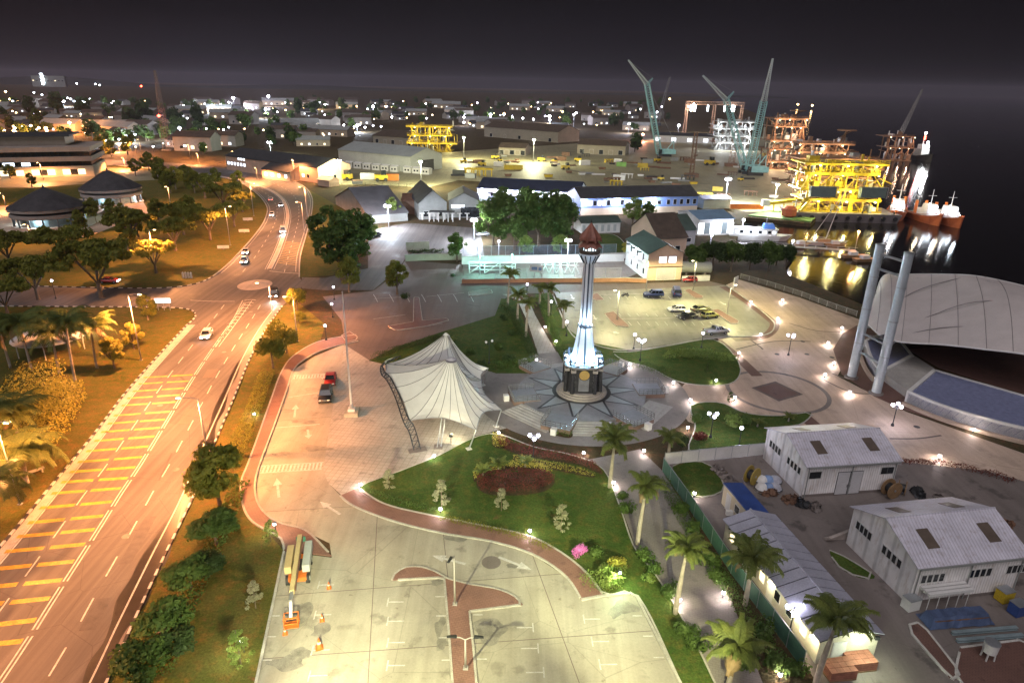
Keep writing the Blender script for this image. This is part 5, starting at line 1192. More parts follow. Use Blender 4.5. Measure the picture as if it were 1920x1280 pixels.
# ================================================================== lamps along the road and in the park
for i, (x, y, ty, tx, d, lab, w) in enumerate([
    (390, 858, 747, 372, 185, 'street lamp with its arm over the yellow road bars beside the round tree', 16000),
    (512, 597, 532, 503, 185, 'street lamp on the verge right of the dark oncoming car', 11000),
    (265, 675, 552, 242, -10, 'left verge street lamp beside the bright yellow tree', 14000),
    (38, 945, 790, 2, -10, 'leftmost near street lamp leaning out behind the coconut fronds', 17000),
    (432, 460, 388, 426, 0, 'street lamp on the left grass verge beyond the junction', 9000),
    (293, 508, 432, 281, 0, 'street lamp standing in front of the yellow lit rain tree', 9000),
    (580, 445, 352, 578, 180, 'right verge street lamp beside the big green trees', 8000),
    (571, 440, 380, 574, 180, 'street lamp just left of another by the far right lane', 5000),
    (476, 405, 345, 473, 0, 'street lamp at the inside of the road bend', 7000),
    (483, 338, 315, 482, -90, 'street lamp in front of the small porch of the pink building', 7000),
    (553, 340, 300, 548, -90, 'street lamp in front of the long pink building wall', 7000),
    (575, 338, 318, 574, -90, 'street lamp by the gable end of the pink building', 4000),
    (440, 305, 284, 439, -90, 'far street lamp in front of the pink building left end', 6000),
    (357, 298, 272, 355, -90, 'far street lamp beyond the bend on the left', 7000),
    (373, 306, 288, 372, -90, 'shorter far street lamp beyond the bend on the left', 6000),
    (265, 290, 262, 262, -90, 'far street lamp near the lattice mast', 8000),
    (188, 300, 267, 186, -90, 'far street lamp right of the office block', 8000),
    (82, 338, 305, 79, -90, 'street lamp standing before the office block entrance', 7000),
    (50, 328, 298, 47, -90, 'street lamp at the left part of the office block', 7000),
    (167, 325, 300, 164, -90, 'street lamp at the right corner of the office block', 7000),
    (136, 318, 298, 133, -90, 'street lamp before the middle of the office block', 5000),
    (235, 316, 296, 233, -90, 'far street lamp above the rear pavilion roof', 6000),
    (320, 385, 350, 318, -90, 'park lamp lighting the yellow bush behind the pavilions', 5000),
    (260, 430, 405, 257, -90, 'lamp post rising out of the trees beside the front pavilion', 3500),
    (60, 455, 432, 57, -90, 'lamp post rising out of the trees in front of the front pavilion', 3000),
    (12, 390, 362, 8, -90, 'lamp post at the left edge beside the front pavilion', 4000),
    (558, 640, 558, 552, 180, 'thin street lamp on the verge between the round trees', 6500)]):
    street_lamp(x, y, max(5.5, hz(x, y, ty, 0, tx)), d, lab, w * 1.5 * (.5 if 'leftmost' in lab else 1.7 if y < 345 else 1.5 if 'left verge street' in lab or 'yellow lit rain' in lab else 1), arm=2.0 if i < 3 else 1.2)
for x, y, lab in ((-52.5, 33, 'street lamp on the left verge just below the picture'),):
    t = street_lamp(0, 1200, 9.5, 0 if x < -40 else 180, lab, 15000 * 1.3, arm=2.0); t.location = (x, y, 0)
street_lamp(853, 1132, hz(853, 1132, 1042), 250, 'dark lamp post in the middle of the brick island', 0, False, color=(1, .93, .58), arm=.6, glow=e_warm, group='car park lamps', z=.13)
street_lamp(873, 1252, hz(873, 1252, 1198), 180, 'double-armed lamp post at the lower end of the brick island', 0, False, color=(1, .93, .58), arm=.8, glow=e_warm, group='car park lamps', double=True, z=.13)
street_lamp(1213, 1116, 7.0, 150, 'lamp post at the corner of the front car park by the bright shrubs', 1700, color=(.95, 1, .62), arm=.8, glow=e_warm, group='car park lamps') if False else None
for x, y, d, lab, w in ((1157, 600, 200, 'east car park lamp at the left brick island', 2600), (1299, 546, 200, 'east car park lamp behind the dark blue van', 2200), (1363, 590, 20, 'east car park lamp at the right brick island', 2600), (1211, 547, 180, 'east car park lamp beside the blue car', 2200)):
    street_lamp(x, y, 7.5 if y < 580 else 6.5, d, lab, w * 1.5, color=(1, .9, .42), arm=.8, glow=e_warm, group='east car park lamps')
for x, y, ty, n, lab, lit in ((1200, 676, 638, 3, 'three-globe lamp on the lawn right of the tower', 1), (1478, 666, 628, 3, 'three-globe lamp in the middle of the east plaza', 1), (1673, 798, 757, 3, 'three-globe lamp nearest the blue seating stand', 1), (1332, 820, 776, 3, 'three-globe lamp on the small lawn above the white fence', 1), (1000, 862, 818, 3, 'three-globe lamp on the centre lawn by the red flower bed', 1), (917, 682, 640, 2, 'unlit two-globe lamp on the lawn behind the tent', 0),
                         (1188, 655, 632, 1, 'single-globe lamp at the edge of the east car park', 1), (1315, 652, 630, 1, 'single-globe lamp below the silver pickup', 1), (1033, 590, 566, 1, 'single-globe lamp among the avenue palms', 1), (1062, 630, 605, 1, 'single-globe lamp left of the tower shaft', 1), (627, 562, 548, 1, 'topmost single-globe lamp on the road verge', 1), (624, 595, 577, 1, 'middle single-globe lamp on the road verge', 1), (612, 638, 615, 1, 'lowest single-globe lamp on the road verge', 1), (988, 556, 543, 1, 'single-globe lamp at the far end of the palm walk', 1), (1385, 838, 826, 1, 'small globe lamp in front of the white fence', 1), (1480, 1185, 1158, 2, 'two-globe lamp beside the long site cabin', 1), (105, 560, 525, 1, 'bright blue-white globe lamp at the left side road', 1)):
    globe_lamp(x, y, max(3.0, hz(x, y, ty)), n, lab, (60 if 'site cabin' in lab else 330 if n > 1 else 150), bool(lit))
for x, y, lab in ((1407, 570, 'topmost bollard light on the plaza beside the car park kerb'), (1467, 567, 'bollard light close to the waterfront railing'), (1458, 602, 'bollard light at the car park corner curve'), (1426, 632, 'bollard light below the car park corner curve'), (1385, 667, 'bollard light at the corner of the east lawn'), (1578, 620, 'bollard light at the top of the brick apron'), (1552, 648, 'second bollard light down the brick apron'), (1563, 686, 'third bollard light down the brick apron'), (1546, 708, 'bollard light between round court and columns'), (1592, 741, 'bollard light just below the steel columns'), (1377, 751, 'bollard light at the lower left rim of the round court'), (1342, 719, 'bollard light at the left rim of the round court'), (1824, 812, 'bollard light on the plaza below the long blue stand'), (1760, 862, 'bollard light at the lower plaza edge by the shed'), (1262, 723, 'bollard light at the right edge of the tower ring'), (1181, 688, 'bollard light at the back of the tower ring'), (1294, 756, 'bollard light at the outer right of the tower ring'), (1289, 808, 'bollard light at the lower right of the tower ring'), (1207, 852, 'bollard light where the south path leaves the ring'), (1094, 856, 'bollard light behind the red bed below the tower'), (935, 818, 'bollard light at the tip of the red bed by the tent'), (814, 862, 'bollard light at the grass edge below the tent'), (676, 916, 'bollard light at the left corner of the centre lawn'), (826, 962, 'bollard light under the tiered tree on the lawn kerb'), (993, 1003, 'bollard light on the kerb of the centre lawn'), (1150, 912, 'bollard light at the foot of the palm on the south path'), (1355, 1120, 'bollard light on the right side of the south path'), (1273, 1133, 'bollard light at a palm foot left of the south path'), (1461, 1274, 'bollard light at the bottom of the planting strip'), (1301, 932, 'bollard light at the corner of the site lawn'), (1022, 618, 'bollard light along the palm walk'), (1042, 645, 'second bollard light along the palm walk'), (1006, 680, 'bollard light at the left of the palm walk'), (478, 783, 'small light on the verge hedge beside the brick walk')):
    bollard(x, y, lab, 95, (1, .82, .70))
FC = (1, .96, .52)
spot_mast(-12, 25, 15, 'left forecourt floodlight mast below the picture', [(790, 1105, 0, 30000, FC, 1.1), (850, 745, 4, 52000, (1, .95, .72), .42), (540, 1120, 0, 22000, (1, .95, .62), 1.0)])
spot_mast(14, 25, 15, 'right forecourt floodlight mast below the picture', [(1190, 1135, 0, 26000, FC, .8), (940, 1150, 0, 15000, FC, 1.0), (1000, 920, 0, 15000, (.9, 1, .62), .8)])
# lit shrubs' ground spotlights
for x, y, lab, c, w in ((1160, 1092, 'ground spotlight in the bright shrubs at the walk end', (.8, 1, .55), 330), (518, 1000, 'ground spotlight by the pale tree at the walk tip', (.95, 1, .75), 130), (458, 1222, 'ground spotlight inside the pale tree on the verge', (1, 1, .65), 170)):
    b = G(x, y); t = thing('ground_spotlight', lab, 'spotlight', b, 0, 'garden spotlights'); part('post', MB().cyl((0, 0, 0), (0, 0, 1.2), .05, None, 6), darkmetal, t); part('lamp_head', MB().box((0, 0, 1.35), (.3, .3, .25)), darkmetal, t); part('lens', MB().box((0, -.17, 1.35), (.24, .03, .2)), e_white, t); bulb(t, (-.3, -.5, 1.6), c, w, .15)

# ================================================================== vehicles
CW, CS, CK, CB, CRd, CY_ = (.72, .71, .70), (.45, .46, .48), (.03, .03, .035), (.05, .07, .20), (.40, .03, .03), (.42, .40, .12)
car(620, 716, 616, 740, 'sedan', CRd, 'red car parked behind the black one beside the flagpole')
car(611, 747, 606, 770, 'suv', CK, 'black car parked in front of the red one beside the flagpole')
car(1225, 556, 1200, 556, 'suv', CB, 'dark blue car in the east car park near the left lamp')
car(1268, 553, 1262, 535, 'van', CB, 'dark blue van in the east car park beyond the blue car')
car(1268, 584, 1245, 584, 'hatch', CW, 'white hatchback in the east car park')
car(1288, 597, 1265, 600, 'sedan', CK, 'black car nearest the white hatchback')
car(1313, 583, 1335, 580, 'sedan', (.16, .15, .08), 'dark olive car behind the yellowish one')
car(1330, 595, 1352, 592, 'hatch', CY_, 'yellowish hatchback beside the right car park island')
car(1342, 625, 1365, 623, 'pickup', CS, 'silver pickup parked at the lower kerb of the east car park', cat='pickup')
car(1292, 528, 1270, 528, 'hatch', CRd, 'red car by the wall of the two-storey house')
car(905, 442, 880, 443, 'sedan', CS, 'silver car in the compound below the floodlight')
car(703, 444, 690, 447, 'sedan', CK, 'dark car at the left of the compound car park')
car(514, 556, 508, 580, 'suv', CK, 'dark oncoming car with headlights at the junction', 2, cat='car')
car(388, 632, 380, 645, 'hatch', CW, 'white car on the road left of the hatched splitter', 1)
car(459, 493, 452, 508, 'suv', CW, 'white car nearest the junction on the left lanes', 1)
car(461, 475, 455, 488, 'sedan', CS, 'silver car just behind the white one before the junction', 1)
car(531, 436, 529, 446, 'van', CW, 'white van with bright headlights on the far right lanes', 2, cat='van')
car(510, 405, 507, 413, 'hatch', CW, 'small white car in the left lanes on the bend', 1)
car(508, 376, 512, 366, 'sedan', CW, 'white car furthest along the inside of the bend', 1)
car(527, 387, 524, 395, 'hatch', CS, 'silver car on the bend beside the median', 1)
car(206, 530, 220, 530, 'sedan', CRd, 'red car with lights on the side road behind the rain tree', 1)
def boom_lift():
    b = G(562, 1075); tip = G(535, 1180, 2.2); base = G(552, 1040); d = (G(540, 1180) - G(560, 1040)); a = math.atan2(d.y, d.x)
    t = thing('boom_lift', 'parked white boom lift with orange chassis on the front car park', 'boom lift', b, a)
    part('chassis', MB().box((0, 0, .75), (3.6, 1.7, .5)), orange, t)
    for x in (-1.35, 1.35):
        for s in (-1, 1): w = part('wheel', MB().cyl((x, s * .95 - .18, .48), (x, s * .95 + .18, .48), .48, None, 16), blackp, t); part('rim', MB().cyl((x, s * .95 - .2, .48), (x, s * .95 + .2, .48), .24, None, 10), white, w)
    part('turntable', MB().lathe([(.8, 1.0), (.8, 1.2)], 16), darkmetal, t)
    part('counterweight', MB().box((-.6, .85, 1.6), (3.8, .7, .8)), M('lift_grey', (.42, .45, .43), .1, 1, .5), t); part('engine_cover', MB().box((-.4, -.85, 1.6), (3.4, .65, .8)), M('lift_cream', (.55, .44, .22), .1, 1, .5), t)
    bm = part('boom', MB().box((1.2, 0, 2.35), (8.2, .42, .5)), M('lift_cream', (.55, .44, .22)), t); part('boom_inner', MB().box((5.6, 0, 2.3), (1.6, .3, .36)), steel, t); part('boom_rail', MB().box((1.2, .3, 2.45), (8.0, .1, .2)), rust, t)
    part('jib', MB().bar((6.3, 0, 2.2), (7.2, 0, 1.2), .25), white, t)
    bk = MB()
    for z in (.45, .9, 1.5):
        for p, q in (((6.9, -.6), (6.9, .6)), ((7.7, -.6), (7.7, .6)), ((6.9, -.6), (7.7, -.6)), ((6.9, .6), (7.7, .6))): bk.bar((*p, z), (*q, z), .06)
    for p in ((6.9, -.6), (6.9, .6), (7.7, -.6), (7.7, .6)): bk.bar((*p, .4), (*p, 1.55), .06)
    part('basket', bk, orange, t); part('basket_floor', MB().box((7.3, 0, .42), (.8, 1.2, .06)), orange, t); part('sign_board', MB().box((-2.6, .1, 2.2), (.1, .9, .6)), M('sign_green', (.03, .16, .11)), t)
boom_lift()
for x, y, lab in ((604, 1163, 'small orange traffic cone nearest the boom lift basket'), (599, 1214, 'large orange traffic cone lowest in the car park'), (617, 1102, 'small traffic cone right of the boom lift wheels'), (535, 1188, 'orange traffic cone under the boom lift basket')):
    b = G(x, y); k = 1.5 if 'large' in lab else 1.0; t = thing('traffic_cone', lab, 'traffic cone', b, .3, 'traffic cones by the boom lift'); part('base', MB().box((0, 0, .03), (.45 * k, .45 * k, .06)), orange, t); part('cone', MB().cyl((0, 0, .06), (0, 0, .75 * k), .18 * k, .04, 12), M('cone_orange', (.75, .16, .03), .05, 1, .5), t); part('stripe', MB().cyl((0, 0, .36 * k), (0, 0, .48 * k), .125 * k, .1 * k, 12), kerbw, t)
b = G(1172, 556); t = thing('motorbike', 'black motorbike parked in the east car park', 'motorbike', b, .2)
for x in (-.65, .65): w = part('wheel', MB().cyl((x, -.06, .3), (x, .06, .3), .3, None, 14), blackp, t); part('rim', MB().cyl((x, -.07, .3), (x, .07, .3), .16, None, 8), steel, w)
part('frame', MB().bar((-.6, 0, .35), (.6, 0, .7), .2).bar((.65, 0, .3), (.45, 0, 1.0), .08), darkmetal, t); part('seat', MB().box((-.25, 0, .8), (.7, .26, .12)), blackp, t); part('handlebar', MB().bar((.45, -.35, 1.02), (.45, .35, 1.02), .05), darkmetal, t)
# small islands of the east and rear car parks
for px, nm in (([(1133, 588), (1150, 584), (1180, 612), (1178, 614), (1155, 611), (1145, 603)], 'brick_island_east'), ([(1112, 552), (1120, 550), (1133, 563), (1118, 564), (1110, 560)], 'brick_island_east'), ([(1335, 582), (1346, 580), (1385, 602), (1383, 607), (1370, 607)], 'brick_island_east'), ([(1283, 545), (1292, 542), (1318, 556), (1317, 560), (1304, 560)], 'brick_island_east')):
    pl = P2(px); s = sheet(nm, pl, .12, brickp, .12); kerb(s, pl + [pl[0]], kerbg, .7, .14, .15)
for px in ([(728, 612), (775, 604), (776, 558), (786, 558), (792, 602), (838, 597), (842, 601), (800, 612), (742, 620)], [(640, 630), (655, 622), (670, 632), (668, 638), (650, 642)], [(878, 548), (920, 543), (924, 550), (880, 556)]):
    pl = P2(px); s = sheet('rear_island', pl, .12, brickd, .12); kerb(s, pl + [pl[0]], kerbg, .9, .14, .15)
rc = bpy.data.objects['rear_car_park']
for k in range(7):
    x = 700 + k * 30; part('bay_line', ribbon(P2([(x, 552), (x + 4, 558), (x + 8, 566)]), .14, .02), whitep, rc)
for a, b in (((790, 612), (830, 607)), ((700, 560), (770, 556)), ((800, 556), (870, 549)), ((760, 590), (700, 598))): part('lane_line', ribbon(P2([a, ((a[0] + b[0]) / 2, (a[1] + b[1]) / 2), b]), .14, .02), whitep, rc)
lo = bpy.data.objects['east_car_park']
for x0, y0, x1, y1 in [(1125 + 16 * k, 556, 1130 + 16 * k, 561) for k in range(10)] + [(1178 + 17 * k, 603, 1184 + 17 * k, 610) for k in range(10)] + [(1160 + 17 * k, 588, 1165 + 17 * k, 593) for k in range(10)]: part('bay_line', ribbon(P2([(x0, y0), ((x0 + x1) / 2, (y0 + y1) / 2), (x1, y1)]), .14, .022), whitep, lo)
part('bay_divider', ribbon(P2([(1165, 598), (1250, 597), (1340, 594)]), .35, .05), kerbg, lo); part('bay_divider', ribbon(P2([(1123, 553), (1200, 551), (1285, 549)]), .35, .05), kerbg, lo)
for a, b in (((1070, 552), (1076, 562)), ((1112, 590), (1118, 600)), ((1350, 566), (1362, 572)), ((1160, 625), (1150, 622))): arrow(a, b, lo)

# ================================================================== plants near the camera
for i, (x, y, ty, lab) in enumerate([(1143, 914, 838, 'royal palm at the top of the south path in front of the tower'), (1195, 1020, 920, 'royal palm on the left of the south path below the first'), (1266, 1150, 1040, 'royal palm left of the south path with a lit bollard at its foot'), (1397, 1134, 1058, 'royal palm between south path and site cabin roof'), (1527, 1290, 1165, 'royal palm overlapping the lower end of the site cabin'), (1362, 1300, 1225, 'royal palm at the bottom edge beside the south path'),
                                 (952, 572, 520, 'royal palm at the left of the palm walk'), (986, 632, 575, 'royal palm halfway along the palm walk'), (1012, 570, 545, 'far royal palm at the top of the palm walk'), (1029, 594, 548, 'tall royal palm on the grass right of the palm walk'), (1056, 615, 580, 'royal palm nearest the tower shaft'), (1252, 868, 835, 'short royal palm at the corner of the white fence'), (970, 600, 560, 'slim royal palm left of the palm walk middle')]):
    palm(x, y, max(3.2, hz(x, y, ty)), lab, 'royal', 19 if i < 6 else 14, 1.06 if i < 6 else .88, group='royal palms of the park')
for x, y, ty, lab, ln in ((60, 695, 602, 'dark coconut palm standing left of the white marquee', (-.6, .8)), (143, 722, 600, 'tall dark coconut palm right of the white marquee', (.4, .5)), (112, 700, 625, 'coconut palm between the two dark ones', (0, .4)), (-8, 1000, 900, 'brightly lit coconut palm at the left edge by the lamp', (.5, .6)), (-14, 880, 770, 'coconut palm half outside the left edge', (.3, .4)), (52, 905, 835, 'lit coconut palm drooping in front of the left street lamp', (.4, .2)), (95, 650, 590, 'coconut palm behind the white marquee', (.2, .3)), (182, 690, 610, 'coconut palm nearest the small yellow trees', (.3, .3)), (20, 690, 620, 'coconut palm at the left edge by the marquee', (-.3, .2)), (40, 845, 770, 'lit coconut palm above the bright bush mass', (.3, .1))):
    palm(x, y, max(4, hz(x, y, ty)), lab, 'coco', 20, 1.35, ln, 'coconut palms on the left verge')
for x, y, sc, lab in ((935, 880, 1.0, 'low fan palm beside the red flower mound'), (905, 892, .9, 'small fan palm left of the red flower mound'), (985, 876, .8, 'small fan palm right of the red flower mound'), (845, 645, .9, 'fan palm behind the tent peak'), (1420, 800, .9, 'feathery fan palm on the south-east lawn'), (1478, 790, .8, 'fan palm at the right end of the south-east lawn')):
    palm(x, y, .8, lab, 'bush', 13, sc)
for x, y, sc, lab, m in ((512, 690, 1.15, 'lit round clipped tree lowest of the verge cluster', lf_olive), (538, 662, 1.0, 'round clipped tree behind the lowest of the verge cluster', lf_olive), (520, 645, .9, 'yellow-lit clipped tree on the kerb side of the cluster', lf_olive), (558, 585, 1.05, 'tall round clipped tree at the top of the verge', lf_olive), (545, 606, .9, 'yellow-lit round tree below the top one of the verge', lf_olive),
                         (412, 945, 1.5, 'big round clipped tree beside the brick walk bend', lf_olive), (392, 1020, 1.4, 'round dark tree below the big clipped one on the verge', lf_mid), (345, 1105, 1.25, 'dark bushy tree third down the verge', lf_mid), (300, 1195, 1.3, 'dark bushy tree fourth down the verge', lf_mid), (255, 1275, 1.3, 'bushy tree at the bottom edge of the verge', lf_mid), (320, 1230, 1.0, 'low bushy tree right of the fourth one on the verge', lf_dark),
                         (378, 1080, 1.0, 'low dark tree between the second and third verge trees', lf_dark)):
    low = 'third' in lab or 'fourth' in lab or 'bottom' in lab or 'low ' in lab or 'below the big' in lab
    tree(x + (14 if low else 0), y, 'round', sc * (1.12 if low else 1.4), lab, m, group='clipped trees on the road verge', sz=sc * (.72 if low else 1.35))
for x, y, sc, lab, m in ((730, 918, .75, 'pale young tree nearest the left corner of the lawn', lf_pale), (828, 950, .95, 'pale tiered tree above the lit bollard', lf_pale), (940, 958, .8, 'pale tiered tree below the red flower mound', lf_pale), (1052, 995, .9, 'pale tiered tree at the right of the lawn', lf_pale), (480, 1140, .8, 'pale young tree on the dark verge beside the boom lift', lf_pale), (452, 1245, .95, 'brightly lit pale tree at the bottom of the verge', lf_bright), (508, 1015, .7, 'brightly lit pale tree at the tip of the brick walk', lf_bright), (1335, 722, .5, 'small cypress-like tree by the round court', lf_mid), (1368, 755, .5, 'small clipped cypress left of the round court', lf_mid), (1325, 700, .5, 'small orange-lit shrub tree on the east lawn', lf_mid)):
    tree(x, y, 'tiered', sc, lab, m)
for x, y, sc, lab, m in ((190, 558, 1.55, 'huge dark rain tree with forked trunk by the side road', lf_olive), (72, 562, 1.15, 'rain tree with bare forks at the left side road', lf_olive), (293, 512, 1.0, 'rain tree glowing yellow under a street lamp', lf_yell_lit), (395, 450, 1.25, 'dark rain tree spreading right of the yellow one', lf_olive), (330, 470, 1.15, 'dark rain tree behind the yellow lit one', lf_olive), (420, 395, 1.3, 'brown-lit rain tree at the inside of the bend', lf_olive), (440, 425, 1.0, 'rain tree with a yellow lit edge above the grass verge', lf_olive), (20, 500, 1.1, 'rain tree at the far left edge of the side road', lf_olive), (15, 590, .9, 'dark spreading tree at the left edge above the palms', lf_olive), (345, 440, 1.2, 'dark rain tree in the middle of the orange-lit park', lf_olive), (250, 455, 1.2, 'dark rain tree behind the huge one', lf_olive), (130, 500, 1.3, 'dark rain tree between the two forked ones', lf_olive), (385, 372, 1.2, 'rain tree at the top of the park beside the bend', lf_olive), (455, 398, .9, 'small rain tree at the road bend kerb', lf_olive)):
    tree(x, y, 'rain', sc, lab, m, group='rain trees', sz=sc * 1.3)
for x, y, sc, lab, m in ((215, 690, .62, 'small yellow-lit tree left of the street lamp', lf_yell_lit), (252, 655, .6, 'second yellow-lit tree touching the street lamp', lf_yell_lit), (278, 600, .62, 'slim olive tree beside the white road sign', lf_olive), (642, 525, 1.35, 'tall broad tree at the right of the junction', lf_mid), (668, 500, 1.3, 'tall broad tree beside the compound road', lf_mid), (620, 480, 1.2, 'broad tree on the junction corner with orange-lit side', lf_mid), (655, 548, .95, 'orange-lit thin tree at the rear car park entrance', lf_olive), (745, 552, .9, 'tall narrow tree lit orange in the rear car park', lf_olive), (690, 452, .9, 'bright green small tree by the compound road', lf_bright),
                         (925, 462, 1.25, 'leftmost tree of the big dark clump behind the court', lf_mid), (965, 468, 1.35, 'second tree of the big dark clump behind the court', lf_mid), (1010, 462, 1.4, 'third tree of the big dark clump behind the court', lf_mid), (1055, 460, 1.3, 'rightmost tree of the big dark clump behind the court', lf_mid), (985, 440, 1.35, 'rear tree of the big dark clump behind the court', lf_mid), (945, 430, 1.2, 'rear left tree of the big dark clump', lf_mid), (1035, 436, 1.2, 'rear right tree of the big dark clump', lf_mid), (1185, 425, 1.15, 'bright green tree behind the two-storey house', lf_bright), (1215, 420, .9, 'darker green tree right of the bright one', lf_mid), (857, 490, .9, 'dark green tree left of the court fence', lf_mid),
                         (985, 482, .7, 'bright lit bush tree behind the court fence', lf_bright), (1050, 480, .7, 'pale lit tree right of the court mast', lf_bright), (738, 412, .9, 'small tree lit white by the compound floodlight', lf_bright), (448, 352, .9, 'yellow-green tree before the pink building', lf_yell_lit), (1175, 480, .5, 'small orange-lit tree by the house wall', lf_yell_lit)):
    tree(x, y, 'broad', sc * (1.45 if 'clump' in lab or 'broad tree' in lab else 1.1), lab, m)
for k, (x, y, sc) in enumerate(((1300, 512, 1.0), (1335, 508, 1.1), (1370, 510, 1.1), (1405, 506, 1.0), (1440, 508, 1.05), (1472, 505, .9), (1318, 500, .9), (1455, 498, .8))):
    tree(x, y, 'round', sc * 2.0, ['first', 'second', 'third', 'fourth', 'fifth', 'sixth', 'rear left', 'rear right'][k] + ' dark round tree of the bank row counted from the house', [lf_mid, lf_dark][k % 2], 'bank_tree', 'row of dark trees on the bank')
SH = 'shrubs'
for x, y, sc, m, lab in ((905, 690, 1.6, lf_dark, 'dark shrub below the unlit two-globe lamp'), (935, 655, 1.5, lf_mid, 'shrub on the lawn left of the palm walk'), (955, 680, 1.7, lf_dark, 'dark shrub at the lower end of the palm walk lawn'), (880, 665, 1.5, lf_mid, 'loose shrub behind the right end of the tent'), (960, 630, 1.4, lf_dark, 'dark shrub halfway up the palm walk'), (945, 600, 1.4, lf_dark, 'dark shrub at the upper palm walk'), (1375, 800, 2.1, lf_bright, 'big light-green shrub on the south-east lawn'), (1400, 795, 1.6, lf_mid, 'mid-green shrub right of the big light one'), (1305, 790, 1.5, lf_mid, 'shrub at the left of the south-east lawn'), (1310, 825, 1.6, lf_red, 'reddish shrub by the path end of the south-east lawn'), (1280, 835, 1.5, lf_dark, 'dark shrub at the ring edge above the fence palm'), (1130, 1075, 1.3, lf_bright, 'glowing green shrub at the walk end, left'), (1145, 1095, 1.5, lf_bright, 'glowing green shrub at the walk end, lower'), (1155, 1062, 1.4, lf_yell_lit, 'glowing yellow shrub at the walk end, upper'), (1088, 1040, 1.2, lf_pink, 'pink flowering shrub beside the walk'), (1118, 1040, 1.2, lf_mid, 'green shrub right of the pink flowers'), (1210, 1050, 1.5, lf_mid, 'shrub at the edge of the south path, upper'), (1225, 1075, 1.4, lf_mid, 'shrub at the edge of the south path, lower'), (1255, 1115, 1.5, lf_mid, 'clipped shrub at the lit palm foot'), (1285, 1190, 1.6, lf_mid, 'clipped ball shrub low on the left of the path'), (1310, 1215, 1.6, lf_mid, 'second clipped ball shrub low on the left of the path'), (1345, 1090, 1.5, lf_mid, 'clipped ball shrub right of the path by the bollard'), (1330, 1060, 1.6, lf_mid, 'leafy shrub right of the path above the bollard'), (1300, 1000, 1.6, lf_mid, 'leafy shrub against the green fence'), (1275, 960, 1.6, lf_mid, 'leafy shrub at the upper green fence'), (1450, 1250, 1.7, lf_mid, 'shrub beside the cabin palm'), (1430, 1190, 1.7, lf_mid, 'leafy shrub at the lower green fence'), (1395, 1250, 1.5, lf_mid, 'shrub at the bottom of the planting strip'), (1490, 1262, 1.5, lf_mid, 'shrub at the foot of the cabin palm'), (1175, 960, 1.5, lf_mid, 'shrub on the left edge of the upper south path'), (1165, 935, 1.2, lf_mid, 'small shrub by the first palm'), (1290, 672, 1.6, lf_bright, 'bright shrub at the left of the east lawn hedge'), (1215, 1090, 1.0, lf_bright, 'small lit shrub on the strip of lawn'), (760, 560, 1.5, lf_dark, 'dark shrub in the rear car park'), (848, 520, 1.2, lf_dark, 'flowering shrub at the court wall corner')):
    tree(x, y, 'shrub', sc, lab, m, z=.05, cat='shrub')
hedge([(1255, 672), (1290, 668), (1330, 672), (1372, 678)], 2.4, 1.2, lf_bright, 'broad bushy hedge on the east lawn', seed=2, size=.22)  # lighter leaf colour stands in for the globe lamp's light
hedge([(1195, 690), (1230, 700), (1258, 708)], 1.8, 1.2, lf_mid, 'dark hedge along the tower ring on the right', seed=4)
hedge([(432, 880), (450, 835), (470, 785), (490, 735), (503, 700)], 2.0, 1.0, lf_olive, 'long clipped hedge between road kerb and brick walk', seed=5)
hedge([(705, 672), (745, 658), (790, 645), (830, 632)], 1.6, .8, lf_dark, 'low dark hedge along the kerb behind the tent', seed=6)
hedge([(930, 692), (965, 690), (1000, 688)], 2.4, 1.3, lf_mid, 'dark hedge curving round the ring behind the tent', seed=7)
hedge([(945, 575), (965, 600), (985, 640), (1002, 672)], 1.6, 1.0, lf_dark, 'dark hedge along the left of the palm walk', seed=8)
hedge([(1012, 560), (1030, 600), (1045, 640), (1062, 675)], 1.3, .8, lf_mid, 'green hedge along the right of the palm walk', seed=9)
hedge([(830, 975), (900, 990), (985, 1012), (1035, 1035)], .9, .5, lf_olive, 'low planting along the inner kerb of the brick walk', seed=10)
hedge([(1102, 1085), (1122, 1105), (1150, 1102), (1160, 1070)], 1.6, .9, lf_bright, 'brightly lit green hedge at the end of the brick walk', seed=12)
hedge([(700, 925), (760, 945), (815, 958)], .8, .4, lf_mid, 'low green edging at the left of the lawn', seed=13)
hedge([(1240, 905), (1275, 965), (1320, 1040), (1370, 1115), (1430, 1200), (1480, 1270)], 1.4, .8, lf_mid, 'long planting along the foot of the green fence', seed=14)
hedge([(95, 740), (60, 770), (40, 800)], 6.0, 4.4, lf_yell_lit, 'big bright bush mass on the left verge', size=.3, dens=40, seed=15, name='bush_mass', cat='bush')
hedge([(130, 745), (95, 810), (70, 840)], 4.5, 3.4, lf_yell_lit, 'second bush mass nearer the road on the left verge', size=.28, dens=40, seed=16, name='bush_mass', cat='bush')
hedge([(452, 905), (430, 960), (400, 1030), (365, 1110), (330, 1190), (300, 1270)], 1.8, .6, lf_mid, 'loose dark undergrowth beneath the verge trees', seed=22, size=.26, dens=45, name='undergrowth', cat='undergrowth')
hedge([(770, 482), (830, 478)], 1.5, 1.6, lf_dark, 'dark row of bushes along the compound wall', seed=17, size=.25)
bed([(893, 908), (915, 892), (960, 886), (1015, 888), (1040, 902), (1020, 922), (960, 930), (910, 926)], .8, lf_red, 'round mound of dark red foliage on the centre lawn', 3400)
bed([(940, 872), (985, 872), (1025, 882), (1035, 893), (990, 884), (945, 884), (905, 893), (890, 905), (892, 885)], .9, lf_yell_lit, 'yellow-green crescent of plants behind the red mound', 1500, seed=5)
bed([(935, 822), (975, 836), (1030, 848), (1085, 858), (1115, 872), (1128, 890), (1085, 873), (1030, 864), (970, 852), (938, 838)], .55, lf_red, 'curved dark red flower bed along the tower ring', 2600, seed=6)
